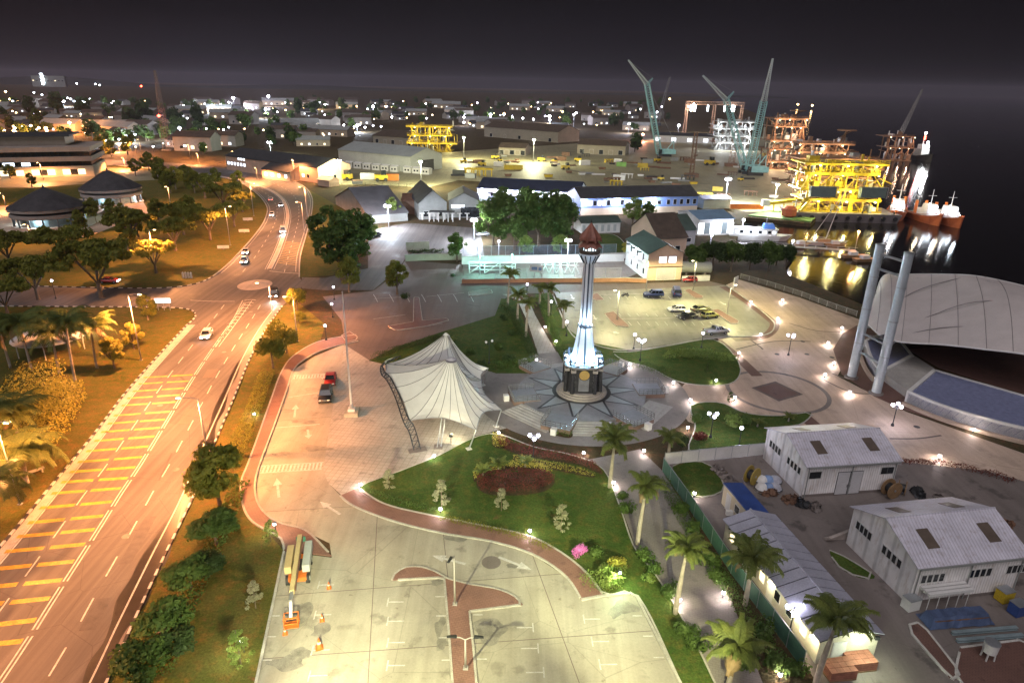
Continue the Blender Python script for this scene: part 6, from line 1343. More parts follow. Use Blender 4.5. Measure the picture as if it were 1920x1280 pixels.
bed([(925, 815), (945, 822), (950, 840), (925, 838)], .5, lf_yell_lit, 'small yellow-green bed at the tip of the lawn', 500, seed=7)
bed([(968, 855), (1015, 866), (1070, 876), (1110, 888), (1110, 896), (1060, 886), (1000, 874), (965, 864)], .4, lf_yell_lit, 'pale green strip below the red bed', 900, seed=8)
bed([(1040, 800), (1072, 812), (1066, 822), (1030, 812)], .5, lf_mid, 'planter bed below the front-left terrace', 500, seed=9)
# ================================================================== mid-distance buildings
def bld(name, label, pL, pR, depth, eave, ridge, wallm, roofm, along=0, wins=(), skew=0.0, cat='building', group=None, over=.4, panels=0):
    a, F = foot(pL, pR, depth, skew); t = thing(name, label, cat, (a.x, a.y, 0), 0, group)
    gable(t, F, eave, ridge, wallm, roofm, along, over, panels)
    for w in wins:
        side, n, u0, u1, z, ww, hh, m = w; P, Q = {'f': (F[0], F[1]), 'l': (F[3], F[0]), 'r': (F[1], F[2])}[side]
        for k in range(n): pane(t, P, Q, u0 + (u1 - u0) * (k / max(1, n - 1)), z, ww, hh, m[k % len(m)] if isinstance(m, (list, tuple)) else m)
    return t, F
# two-storey house by the east car park
t, F = bld('two_storey_house', 'two-storey house with white lit side wall and dark green roof', (1212, 526), (1276, 524), 17, 7.0, 9.3, pinkw, roofgreen, 1, [('f', 2, .42, .7, 4.6, 1.9, 1.5, win_blue), ('l', 3, .25, .8, 4.5, .9, 1.7, glassd), ('l', 3, .3, .85, 1.2, .9, 1.4, glassd)])
for u in (.18, .45, .7): q = F[3].lerp(F[0], u); part('balcony', MB().box((q.x - .5, q.y, 3.9), (1.0, 1.8, .15)), white, t); part('balcony_canopy', MB().box((q.x - .5, q.y, 6.3), (1.0, 1.8, .12)), roofgreen, t)
pane(t, F[0], F[1], .55, .1, 5.0, 3.0, M('shutter_grey', (.42, .40, .40), .1, .5), None, 'garage_door'); q = (F[1] - F[0]); part('band_course', MB().box((q.x / 2, q.y / 2 - .1, 3.5), (q.length + .4, .25, .25), math.atan2(q.y, q.x)), roofbr, t)
part('side_wall', MB().prism([F[3], F[0], F[0] + Vector((-.03, 0)), F[3] + Vector((-.03, 0))], 0.01, 6.9), white, t)
wl = F[3].lerp(F[0], .55); part('wall_lamp', MB().box((wl.x - .4, wl.y, 6.5), (.3, .3, .2)), e_white, t); bulb(t, (wl.x - 4.5, wl.y + 1.5, 6.2), COOL, 900, .3)
bld('low_house', 'dark gabled house with steep brown roof behind the two-storey house', (1232, 478), (1285, 475), 18, 5.0, 10.5, pinkw, roofbr, 0, [('f', 2, .3, .7, 1.2, 1.5, 1.2, glassd)])
bld('low_house', 'dark green roofed house right behind the steep brown roof', (1262, 462), (1302, 460), 14, 5.0, 8.5, greyw, roofgreen, 0, [('f', 2, .3, .7, 1.2, 1.5, 1.2, glassd)])
# twin-gabled compound house
t, F = bld('gabled_house', 'grey gabled house with tall dark roof in the compound', (786, 412), (838, 410), 26, 6.0, 10.5, greyw, roofd, 1, [('f', 3, .25, .75, 1.0, 1.6, 2.0, [glassd, white])]); part('porch_roof', MB().box((8.5, -1.6, 3.4), (9, 3.2, .2)), roofd, t)
for k in range(6): part('porch_post', MB().box((4 + k * 1.7, -3.0, 1.7), (.22, .22, 3.4)), white, t)
bld('gabled_house', 'lower grey gabled house joined to the right of the tall one', (842, 408), (898, 408), 18, 6.2, 9.0, greyw, roofd, 1, [('f', 3, .15, .45, 3.5, 1.5, 1.2, win_lit), ('f', 1, .7, .7, .2, 7, 3.8, glassd)])
for k in range(7):
    b = G(792 + 14 * k, 412); solo('concrete_post', MB().box((0, 0, 1.1), (.5, .5, 2.2)).box((0, 0, 2.3), (1.8, .5, .25)), white, 'white concrete frame post in the row before the gabled house', 'post', b, 0, 'white posts before the gabled house')
t, F = bld('red_wall_shed', 'brown-red sheet wall shed left of the gabled house', (755, 402), (783, 402), 16, 5.0, 6.5, rust, rust, 0)
t, F = bld('dark_hall', 'wide dark grey roofed hall behind the compound floodlight', (692, 420), (765, 414), 44, 3.0, 9.5, greyw, M('slate_roof', (.13, .13, .14), .2, .3, .6), 0)
# long blue hall and blue building
t, F = bld('long_blue_hall', 'very long hall with dark blue roof and lit front bays', (895, 376), (1085, 386), 22, 5.2, 8.2, M('hall_wall', (.38, .44, .48), .1, .4), M('navy_roof', (.035, .045, .075), .2, .4, .6), 0, [('f', 9, .06, .95, 2.2, 3.0, 1.6, [win_lit, glassd, win_blue])])
for k in range(8):
    q = F[0].lerp(F[1], .05 + .128 * k); l = part('eave_lamp', MB().box((q.x, q.y - .8, 5.0), (.6, .5, .4)), e_flood, t); bulb(t, (q.x, q.y - 2.0, 4.7), VIOLET, 2600, .3); part('bay_canopy', MB().box((q.x + 4, q.y - 1.2, 4.1), (6, 2.4, .15)), white, t)
t, F = bld('blue_building', 'long two-storey bright blue building with rows of white windows', (1088, 404), (1306, 398), 16, 6.5, 9.5, bluew, roofd, 0, [('f', 11, .04, .42, 3.6, 1.3, 1.9, [win_blue, win_blue, glassd]), ('f', 4, .52, .66, 3.6, 1.4, 1.4, [win_blue, glassd]), ('f', 5, .74, .97, 3.4, 1.3, 1.9, glassd)])
part('base_course', MB().prism([F[0] + Vector((0, -.06)), F[1] + Vector((0, -.06)), F[1], F[0]], .02, 2.6), cream, t)
for u in (.0, .3, .6): q = F[0].lerp(F[1], u); part('eave_lamp', MB().box((q.x + .5, q.y - .9, 5.9), (.8, .5, .5)), e_flood, t); bulb(t, (q.x + .5, q.y - 3.0, 5.4), VIOLET, 1900, .3)
t, F = bld('green_roof_store', 'low store with dark green roof and white slatted front', (1090, 438), (1162, 436), 9, 3.6, 4.8, white, roofgreen, 0, [('f', 12, .06, .94, .6, 1.0, 2.2, [M('slat_grey', (.42, .45, .45), .1, .6), white])])
t, F = bld('boat_shed', 'glazed white boat shed with pale blue roof at the waterside', (1308, 442), (1372, 440), 16, 5.5, 7.0, white, M('pale_blue_roof', (.20, .32, .45), .15, .4, .5), 0, [('f', 6, .08, .92, .6, 2.2, 3.6, [win_lit, M('curtain_glass', (.3, .36, .38), .2, 1, .3), win_lit])]); bulb(t, (8, -3, 4.5), COOL, 700, .3)
bld('flat_shed', 'purple-grey flat shed behind the boat shed', (1318, 392), (1368, 391), 10, 4.0, 4.8, greyw, M('purple_roof', (.12, .11, .16), .2, .4, .6), 0)
# compound walls, court walls and fences
def wall(name, label, pts, h, m, th=.25):
    P = P2(pts); o = P[0]; t = thing(name, label, 'wall', (o.x, o.y, 0))
    for a, b in zip(P[:-1], P[1:]):
        d = b - a; mid = (a + b) / 2 - o; an = math.atan2(d.y, d.x); part('wall_panel', MB().box((mid.x, mid.y, h / 2), (d.length, th, h), an), m, t); part('coping', MB().box((mid.x, mid.y, h + .06), (d.length + .1, th + .12, .12), an), kerbg, t)
    return t
wall('court_wall', 'low orange-brown wall in front of the turquoise lit court', [(866, 531), (940, 530), (1010, 529), (1090, 529), (1170, 528), (1212, 530)], 1.0, M('ochre_wall', (.42, .22, .12), .15, .6))
wall('court_back_wall', 'pale wall behind the turquoise lit court', [(866, 496), (940, 494), (1020, 493), (1085, 492), (1170, 490)], 2.2, white)
wall('compound_wall', 'pale compound wall beside the compound road', [(760, 490), (800, 488), (866, 487)], 1.8, M('lime_wall', (.40, .42, .32), .1, .6)); wall('compound_wall', 'yellowish block wall below the compound car park', [(762, 470), (805, 468)], 2.4, M('lime_wall', (.40, .42, .32)))
wall('garden_wall', 'white garden wall to the right of the tower top', [(1126, 486), (1175, 484)], 1.6, white); wall('house_wall', 'low white wall beside the red car', [(1278, 528), (1330, 526)], 1.4, white)
fence('court_fence', 'tall blue-grey mesh fence standing behind the court wall', [(868, 490), (940, 488), (1020, 487), (1085, 486), (1172, 484)], 4.2, 4.0, steel, M('blue_mesh', (.16, .22, .32), .2, 1, .6), mesh=False) 
fence('front_court_fence', 'thin post fence on the low court wall', [(868, 530), (1000, 528), (1165, 527)], 2.6, 4.0, steel, steel, mesh=False, z=.9)
t = thing('court_shelter', 'white steel spectator frame inside the turquoise court', 'shelter', G(880, 512))
for k in range(4): part('frame_post', MB().box((k * 4.0, 0, 1.5), (.25, .25, 3.0)), white, t)
for z in (1.0, 2.0, 3.0): part('frame_rail', MB().box((6, 0, z), (12.2, .2, .2)), white, t)
for k in range(3): part('frame_brace', MB().bar((4 * k, 0, 0), (4 * k + 4, 0, 3), .16), white, t)
t = thing('climbing_frame', 'white criss-cross steel frame at the right of the court', 'frame', G(1015, 512))
for k in range(5): part('frame_brace', MB().bar((2 * k, 0, 0), (2 * k + 2, 1, 4), .16).bar((2 * k + 2, 0, 0), (2 * k, 1, 4), .16), white, t)
part('frame_rail', MB().bar((0, 1, 4), (10, 1, 4), .2), white, t); part('frame_rail', MB().bar((0, 1, 2), (10, 1, 2), .14), white, t)
for x, y, lab in ((1002, 520, 'white sign board left on the court wall'), (1012, 521, 'small white sign board beside the larger one')): b = G(x, y); t = thing('notice_board', lab, 'sign', b); part('post', MB().box((0, 0, .9), (.12, .12, 1.8)), steel, t); part('board', MB().box((0, -.1, 2.4), (2.6 if 'left' in lab else 1.4, .1, 1.6)), white, t); part('print_block', MB().box((0, -.16, 2.4), (1.6 if 'left' in lab else .8, .02, .8)), M('print_blue', (.1, .2, .4), .2, 2), t)
for x, y in ((900, 515), (960, 512), (1040, 514)): flood_mast(x, y, 5.0, 'short mast giving turquoise light inside the court', 1700, CYAN, 'turquoise court lights', 1, e_teal, .35, name='court_light')
flood_mast(1063, 505, hz(1063, 505, 450), 'tall bright floodlight mast just left of the tower head', 6500, COOL, size=.9); flood_mast(935, 478, hz(935, 478, 452), 'short violet floodlight mast before the big dark trees', 1800, VIOLET, heads=1, size=.7)
flood_mast(729, 428, hz(729, 428, 386), 'bright floodlight mast before the dark hall', 16000, COOL, size=1.2); flood_mast(889, 452, hz(889, 452, 412), 'bright floodlight mast left of the big tree clump', 16000, COOL, size=1.1)
flood_mast(1359, 382, hz(1359, 382, 335), 'tall floodlight mast standing alone in the yard', 46000, COOL, size=1.3, heads=2); flood_mast(1390, 438, hz(1390, 438, 412), 'floodlight mast at the boat shed', 3500, VIOLET, heads=1, size=1.0)
flood_mast(1093, 418, hz(1093, 418, 408), 'small floodlight right of the tree clump', 2200, VIOLET, heads=1, size=.8); flood_mast(1224, 408, 5, 'small floodlight at the foot of the blue building', 1500, COOL, heads=1, size=.8)
flood_mast(1330, 472, 5, 'small violet lamp above the bank trees', 900, VIOLET, heads=1, size=.8); flood_mast(1482, 476, 4, 'violet lamp at the jetty end above the bank trees', 900, VIOLET, heads=1, size=.8)
flood_mast(508, 290, hz(508, 290, 267), 'greenish-white floodlight mast behind the pink building', 22000, (.8, 1, .95), size=1.6); flood_mast(790, 352, 12, 'yard floodlight mast by the chain fence', 44000, (1, 1, .62), size=.8); flood_mast(640, 345, 11, 'yard floodlight mast by the yellow machines', 18000, (1, 1, .6), size=.8)
flood_mast(1450, 392, 10, 'yellowish floodlight mast on the quay by the yellow crane', 26000, (1, 1, .55), size=.8); flood_mast(1000, 305, 14, 'yard floodlight mast in the middle of the yard', 48000, (1, .97, .6), size=.8); flood_mast(870, 300, 14, 'yard floodlight mast by the yellow steel module', 36000, (1, .93, .5), size=.8)
# waste tank, kiosk etc. by the east car park
t = thing('water_tank', 'grey horizontal tank behind the red car', 'tank', G(1302, 516)); part('tank', MB().cyl((-4, 0, 2.2), (4, 0, 2.2), 1.5, None, 16), greyw, t); part('cradle', MB().box((-2.5, 0, .5), (.5, 2.4, 1)).box((2.5, 0, .5), (.5, 2.4, 1)), conc_d, t)
t = thing('upright_notice_sign', 'white upright sign panel at the top of the east plaza', 'sign', G(1378, 540), .9); part('panel', MB().box((0, 0, 1.6), (2.4, .25, 2.6)), white, t); part('post', MB().box((-1, 0, .3), (.15, .15, .6)).box((1, 0, .3), (.15, .15, .6)), steel, t)
t = thing('road_sign', 'white road sign board on three posts at the junction verge', 'sign', G(308, 582), .1); part('board', MB().box((0, 0, 2.2), (3.2, .12, 1.0)), EM('sign_face', (.9, .9, 1), .9), t)
for k in (-1.2, 0, 1.2): part('post', MB().box((k, .1, .9), (.1, .1, 1.8)), steel, t)
t = thing('white_marquee', 'white marquee roof half hidden by the coconut palms', 'marquee', G(100, 655), .1); part('roof', MB().lathe([(6, 2.6), (4.5, 3.3), (2, 3.9), (.1, 4.2)], 20), white, t)
for k in range(6): part('post', MB().cyl((5.4 * math.cos(k), 5.4 * math.sin(k), 0), (5.4 * math.cos(k), 5.4 * math.sin(k), 2.7), .08, None, 6), white, t)
bulb(t, (2, 7.5, 2.5), COOL, 350, .3)
t = thing('bus_stop_bench', 'pale concrete bench on the left verge under the coconut palms', 'bench', G(62, 890), .9); part('seat', MB().box((0, 0, .5), (2.6, .6, .12)), conc, t)
for k in (-1, 1): part('leg', MB().box((k, 0, .22), (.15, .5, .44)), conc, t)
for k, (x, y) in enumerate(((419, 468), (458, 437), (465, 415))): t = thing('verge_sign', ['low oval sign board lowest on the curved verge', 'low oval sign board middle on the curved verge', 'low oval sign board top on the curved verge'][k], 'sign', G(x, y), .2, 'oval verge signs'); part('board', MB().box((0, 0, .8), (3.2, .2, .9)), kerbw, t); part('post', MB().box((0, .1, .2), (.3, .2, .5)), conc_d, t)
for k in range(4): b = G(344 + 5 * k, 521); solo('white_bollard', MB().lathe([(.25, 0), (.25, 1.3), (.1, 1.5)], 8), kerbw, 'white concrete bollard in the group at the side road corner', 'bollard', b, 0, 'white bollards at the side road corner')
# site clutter
def drum(px, py, r, w, lab, mat, rz=0.0):
    t = thing('cable_drum', lab, 'cable drum', G(px, py), rz, 'cable drums in the site yard')
    for s in (-1, 1): part('flange', MB().cyl((0, s * w / 2 - .05, r), (0, s * w / 2 + .05, r), r, None, 20), mat, t)
    part('core', MB().cyl((0, -w / 2, r), (0, w / 2, r), r * .55, None, 16), darkmetal, t); part('hub', MB().cyl((0, -w / 2 - .08, r), (0, w / 2 + .08, r), .15, None, 8), steel, t)
drum(1408, 905, 1.15, .9, 'big yellow cable drum beside the workshop shed', M('drum_yellow', (.42, .30, .06), .2, 1), .7); drum(1668, 930, 1.1, 1.0, 'dark wooden cable drum at the right front of the workshop shed', wood, .3); drum(1688, 925, .9, .8, 'smaller wooden drum behind the dark one', wood, 1.0)
for k in range(6):
    b = G(1428 + 12 * (k % 3), 905 + 14 * (k // 3)); t = thing('tarp_bundle', 'pale wrapped bundle heaped against the workshop shed wall', 'bundle', b, k, 'wrapped bundles by the shed')
    part('cover', MB().lathe([(.8, 0), (.9, .3), (.6, .8), (.2, 1.0)], 9), [white, M('tarp_blue', (.2, .3, .5), .2, 1), M('tarp_grey', (.4, .4, .45), .2, 1)][k % 3], t); part('rope', MB().lathe([(.92, .28), (.95, .33), (.9, .38)], 9), darkmetal, t)
for k in range(7): b = G(1345 + 7 * k, 882 + 7 * k); solo('rubble_heap', leaf_cloud([(0, 0, .25, .7, .5)], 90, .5, k, .45), conc_d, 'heap of broken rubble at the edge of the site lawn', 'rubble', b, k, 'rubble beside the site lawn')
for k in range(5): solo('timber_plank', MB().box((0, 0, .12 + .16 * k), (4.0, .35, .13), .05 * k), M('plank_grey', (.42, .36, .32), .2, 1), 'pale plank in the stack left of the store shed', 'plank', G(1577, 1010), .1 + .04 * k, 'planks stacked by the store shed')
t = thing('blue_tarpaulin', 'crumpled blue tarpaulin over a stack of goods by the store shed', 'tarpaulin', G(1790, 1162), .12)
tm = MB(); gx = [[(-4.2 + i * .7, -1.3 + j * .65, (.15 if (j in (0, 4) or i in (0, 12)) else 1.25) + rnd.uniform(-.1, .12)) for i in range(13)] for j in range(5)]
for j in range(4):
    for i in range(12): tm.quad(gx[j][i], gx[j][i + 1], gx[j + 1][i + 1], gx[j + 1][i])
part('sheet', tm, M('tarp_deep_blue', (.07, .10, .19), .35, .8, .5), t); t.scale = (.78, .78, .8); part('stack', MB().box((0, 0, .5), (7, 1.8, .9)), rust, t)
for k, (x, y, c, lab) in enumerate(((1880, 1125, yellow, 'yellow crate at the right end of the blue tarpaulin'), (1905, 1150, bluedk, 'blue crate at the right edge below the shed'), (1705, 1140, white, 'small white notice box at the shed corner'))): t = thing('site_crate', lab, 'crate', G(x, y), .3); part('box', MB().box((0, 0, .7), (1.3, 1.0, 1.2)), c, t); part('lid', MB().box((0, 0, 1.33), (1.36, 1.06, .06)), steel, t)
for k in range(2):
    t = thing('brick_pallet', ['front pallet of red bricks by the cabin end', 'rear pallet of red bricks by the cabin end'][k], 'brick pallet', G(1570 + 38 * k, 1262 - 16 * k), .15, 'brick pallets'); part('pallet', MB().box((0, 0, .08), (2.4, 1.6, .14)), wood, t)
    bm_ = MB().box((0, 0, 0), (.58, .5, .2)).mesh('brick_bundle'); bm_.materials.append(M('red_brick', (.30, .12, .08), .25, 2, .85))
    for i in range(4):
        for j in range(3):
            for l in range(4): part('brick_bundle', bm_, None, t, loc=(-.9 + i * .6, -.53 + j * .53, .26 + l * .215))
t = thing('water_drum', 'white plastic drum on a stand at the lower right', 'drum', G(1850, 1235), 0); part('tank', MB().cyl((0, 0, .9), (0, 0, 1.9), .55, .6, 16), white, t); part('rim', MB().lathe([(.6, 1.86), (.63, 1.92), (.55, 1.95)], 16), steel, t)
for k in range(4): part('leg', MB().bar((.5 * math.cos(k * 1.57 + .8), .5 * math.sin(k * 1.57 + .8), 0), (.45 * math.cos(k * 1.57 + .8), .45 * math.sin(k * 1.57 + .8), .95), .1), white, t)
for k in range(2): solo('steel_beam', MB().box((0, 0, .12), (6.5, .35, .05)).box((0, 0, .24), (6.5, .06, .22)).box((0, 0, .36), (6.5, .35, .05)), M('beam_bluegrey', (.22, .28, .30), .2, 1, .5), ['blue-grey steel beam lying in front of the tarpaulin', 'second blue-grey steel beam below the first'][k], 'steel beam', G(1845 + 10 * k, 1185 + 14 * k), .12)
for px, nm in (([(1705, 1172), (1718, 1167), (1732, 1175), (1800, 1262), (1790, 1275), (1780, 1270), (1710, 1190)], 'site_island'), ([(1800, 1215), (1920, 1200), (1990, 1300), (1830, 1320), (1790, 1262)], 'site_island')):
    pl = P2(px); s = sheet(nm, pl, .12, brickd, .12); kerb(s, pl + [pl[0]], kerbw, 1.0, .2, .16)
lawn('site_verge', [(1556, 1032), (1580, 1042), (1640, 1080), (1610, 1082), (1570, 1060)])
hedge([(1690, 868), (1760, 872), (1830, 885), (1900, 905)], 1.2, .6, lf_red, 'low reddish hedge along the plaza edge right of the shed', seed=21)
for k, (x, y) in enumerate(((1480, 940), (1505, 948), (1530, 955), (1445, 925), (1720, 925), (1760, 940), (1880, 985))): solo('debris_pile', leaf_cloud([(0, 0, .3, .8, .6), (.7, .4, .2, .5, .6)], 140, .5, 40 + k, .45), [rust, darkmetal, conc_d][k % 3], 'dark pile of scrap lying in the site yard', 'scrap pile', G(x, y), k, 'scrap piles in the site yard')

# ================================================================== left: pavilions, office block, pink building
def pavilion(ax, ay, bx, by, r, lab):
    b = G(bx, by); t = thing('round_pavilion', lab, 'pavilion', b, 0, 'round pavilions'); h = r * .30
    part('floor', MB().lathe([(r * 1.02, 0), (r * 1.02, .5)], 28), conc_pl, t); part('wall', MB().lathe([(r * .78, .5), (r * .78, h)], 24), M('teal_glass_wall', (.30, .42, .46), .2, .5, .3), t)
    for k in range(16): a = 2 * PI * k / 16; part('column', MB().cyl((r * .95 * math.cos(a), r * .95 * math.sin(a), .5), (r * .95 * math.cos(a), r * .95 * math.sin(a), h), .28, None, 8), M('col_dark', (.10, .11, .12), .2, 1), t)
    part('fascia', MB().lathe([(r * 1.0, h - .1), (r * 1.02, h + .1), (r * 1.02, h + 1.0), (r * .98, h + 1.2)], 28), M('fascia_grey', (.30, .27, .25), .1, 1), t); part('clerestory', MB().lathe([(r * .86, h + 1.1), (r * .86, h + 2.0)], 24), darkmetal, t)
    part('upper_fascia', MB().lathe([(r * .98, h + 1.9), (r * 1.04, h + 2.0), (r * 1.04, h + 2.9), (r * .96, h + 3.0)], 28), M('fascia_grey', (.30, .27, .25)), t)
    top = hz(bx, by, ay); part('roof', MB().lathe([(r * 1.06, h + 2.9), (r * .75, h + 3.0 + (top - h - 3) * .30), (r * .4, h + 3 + (top - h - 3) * .66), (r * .06, top - .2), (.05, top)], 16), M('shingle_dark', (.06, .055, .06), .3, .5, .8, bmp=.4, fine=.3), t)
    part('finial', MB().lathe([(.4, top - .2), (.2, top + .6), (.02, top + 1)], 8), darkmetal, t)
    for k in range(8): a = 2 * PI * k / 8 + .2; bulb(t, (r * .88 * math.cos(a), r * .88 * math.sin(a), h - .7), (.75, .93, 1), 420, .2) if k % 2 == 0 else None
pavilion(98, 350, 97, 420, 10.8, 'nearer round pavilion with dark conical roof and blue-lit base'); pavilion(206, 318, 213, 380, 10.5, 'farther round pavilion with dark conical roof')
wall('link_wall', 'pale linking wall between the two round pavilions', [(160, 428), (200, 408), (235, 395)], 2.5, M('pale_link', (.45, .5, .5), .1, .5))
a, F = foot((-120, 338), (178, 330), 34); t = thing('office_block', 'three-tiered office block with dark window bands at the far left', 'building', (a.x, a.y, 0))
for k, (z0, z1, m, gw) in enumerate(((0, 5, cream, 0), (5, 7.4, glassd, -1), (7.4, 9.6, M('office_band', (.36, .30, .26), .1, .3), .5), (9.6, 12, glassd, -1), (12, 14.2, M('office_band', (.36, .30, .26)), .5))):
    part('storey_band' if m != glassd else 'window_band', MB().prism([F[0] + Vector((-gw, -gw)), F[1] + Vector((gw, -gw)), F[2] + Vector((gw, gw)), F[3] + Vector((-gw, gw))], z0 + .01, z1), m, t)
part('upper_storey', MB().prism([F[0].lerp(F[3], .3), F[0].lerp(F[1], .82) + (F[3] - F[0]) * .3, F[0].lerp(F[1], .82) + (F[3] - F[0]) * .9, F[0].lerp(F[3], .9)], 14.2, 18.5), M('office_band', (.36, .30, .26)), t); part('roof', MB().prism([F[0].lerp(F[3], .22), F[0].lerp(F[1], .86) + (F[3] - F[0]) * .22, F[0].lerp(F[1], .86) + (F[3] - F[0]) * .95, F[0].lerp(F[3], .95)], 18.5, 19.4), roofd, t)
for k in range(14): pane(t, F[0], F[1], .32 + k * .05, 1.0, 3.4, 2.6, [win_warm, cream, win_warm, glassd][k % 4], cream)
for u in (.42, .46, .56): pane(t, F[0] + Vector((0, 1)), F[1] + Vector((0, 1)), u, 5.4, 3.6, 1.6, win_blue, darkmetal)
t, F = bld('pink_building', 'long pink two-storey building with gable end and small porch', (426, 318), (598, 344), 20, 7.5, 11.0, pinkw, roofd, 0, [('f', 6, .03, .22, 3.0, 1.6, 1.5, win_blue), ('f', 3, .16, .22, 6.0, 1.6, 1.2, win_lit), ('f', 6, .66, .90, 2.0, 1.6, 1.6, [win_blue, glassd]), ('r', 1, .5, .5, 7.2, 2.4, 2.2, win_blue), ('r', 1, .5, .5, .1, 1.6, 3.2, glassd)])
q = F[0].lerp(F[1], .46); t2, F2_ = bld('porch_building', 'small hip-roofed porch building in front of the pink one', (492, 334), (545, 341), 12, 4.6, 7.2, cream, roofd, 0, [('f', 4, .15, .85, 1.5, 1.8, 1.6, win_blue)])
bld('pink_annex', 'small pink annex at the far right of the pink building', (596, 348), (618, 351), 6, 3, 4.2, pinkw, pinkw, 0)
bld('white_warehouse', 'long white warehouse with pale sloping roof in the yard', (636, 308), (770, 324), 26, 8.5, 12.5, M('wh_wall', (.50, .52, .48), .08, .2), M('wh_roof', (.33, .36, .36), .1, .2, .6), 0, [('r', 1, .5, .5, .1, 12, 6, M('dark_opening', (.04, .04, .04)))])
for k in range(9):
    x = 646 + 17 * k; x += 8 if k > 5 else 0; t, F = bld('site_office', 'small white cabin in the row before the white warehouse', (x, 314 + 1.6 * k), (x + 14, 315 + 1.6 * k), 4, 2.8, 3.3, white, white, 0, [('f', 2, .3, .7, 1.1, 1.0, .9, glassd)], group='white cabins before the warehouse', over=.15)
for nm, lab, pl, pr, dp, ev_, rd in (('long_store', 'long low tan warehouse across the middle of the yard', (908, 256), (1046, 268), 30, 9, 14), ('long_store', 'second long tan store right of the yard middle', (1082, 288), (1172, 292), 20, 6.5, 9.5), ('long_store', 'brown-roofed shed behind the yellow steel module', (700, 268), (775, 274), 30, 6, 10), ('long_store', 'open shed with lit eaves left of the yard', (935, 290), (985, 292), 16, 5, 7.5)):
    bld(nm, lab, pl, pr, dp, ev_, rd, M('tan_wall', (.30, .26, .20), .12, .2), roofbr, 0, [('f', 5, .1, .9, .3, 3, 3, [glassd, M('tan_wall', (.3, .26, .2))])])
# lattice masts
def lattice(p0, p1, w0, w1, n, r=.12):
    p0, p1 = Vector(p0), Vector(p1); d = (p1 - p0).normalized(); u = d.cross(Vector((0, 1, 0))).normalized() if abs(d.y) < .9 else d.cross(Vector((1, 0, 0))).normalized(); v = d.cross(u); mb = MB(); pr = None
    for i in range(n + 1):
        f = i / n; c = p0.lerp(p1, f); w = (w0 + (w1 - w0) * f) / 2; q = [c + u * w + v * w, c - u * w + v * w, c - u * w - v * w, c + u * w - v * w]
        if pr:
            for k in range(4): mb.cyl(pr[k], q[k], r, None, 4, False); mb.cyl(pr[k], q[(k + 1) % 4], r * .6, None, 4, False)
        pr = q
    return mb
b = G(315, 282); h = hz(315, 282, 132, 0, 292); t = thing('lattice_mast', 'tall red lattice radio mast with red lamp among the far lights', 'mast', b); part('mast', lattice((0, 0, 0), (0, 0, h), 4.5, 1.0, 26, .16), M('mast_paint', (.16, .14, .14), .2, .1), t); part('base', MB().box((0, 0, .3), (6, 6, .6)), conc_d, t)
hr = hz(315, 282, 217, 0, 302); part('red_lamp', MB().lathe([(.1, -.8), (.9, -.4), (.9, .4), (.1, .8)], 10, (-.8, -3, hr)), e_red, t); bulb(t, (-.8, -5.5, hr), (1, .1, .06), 260, .4)
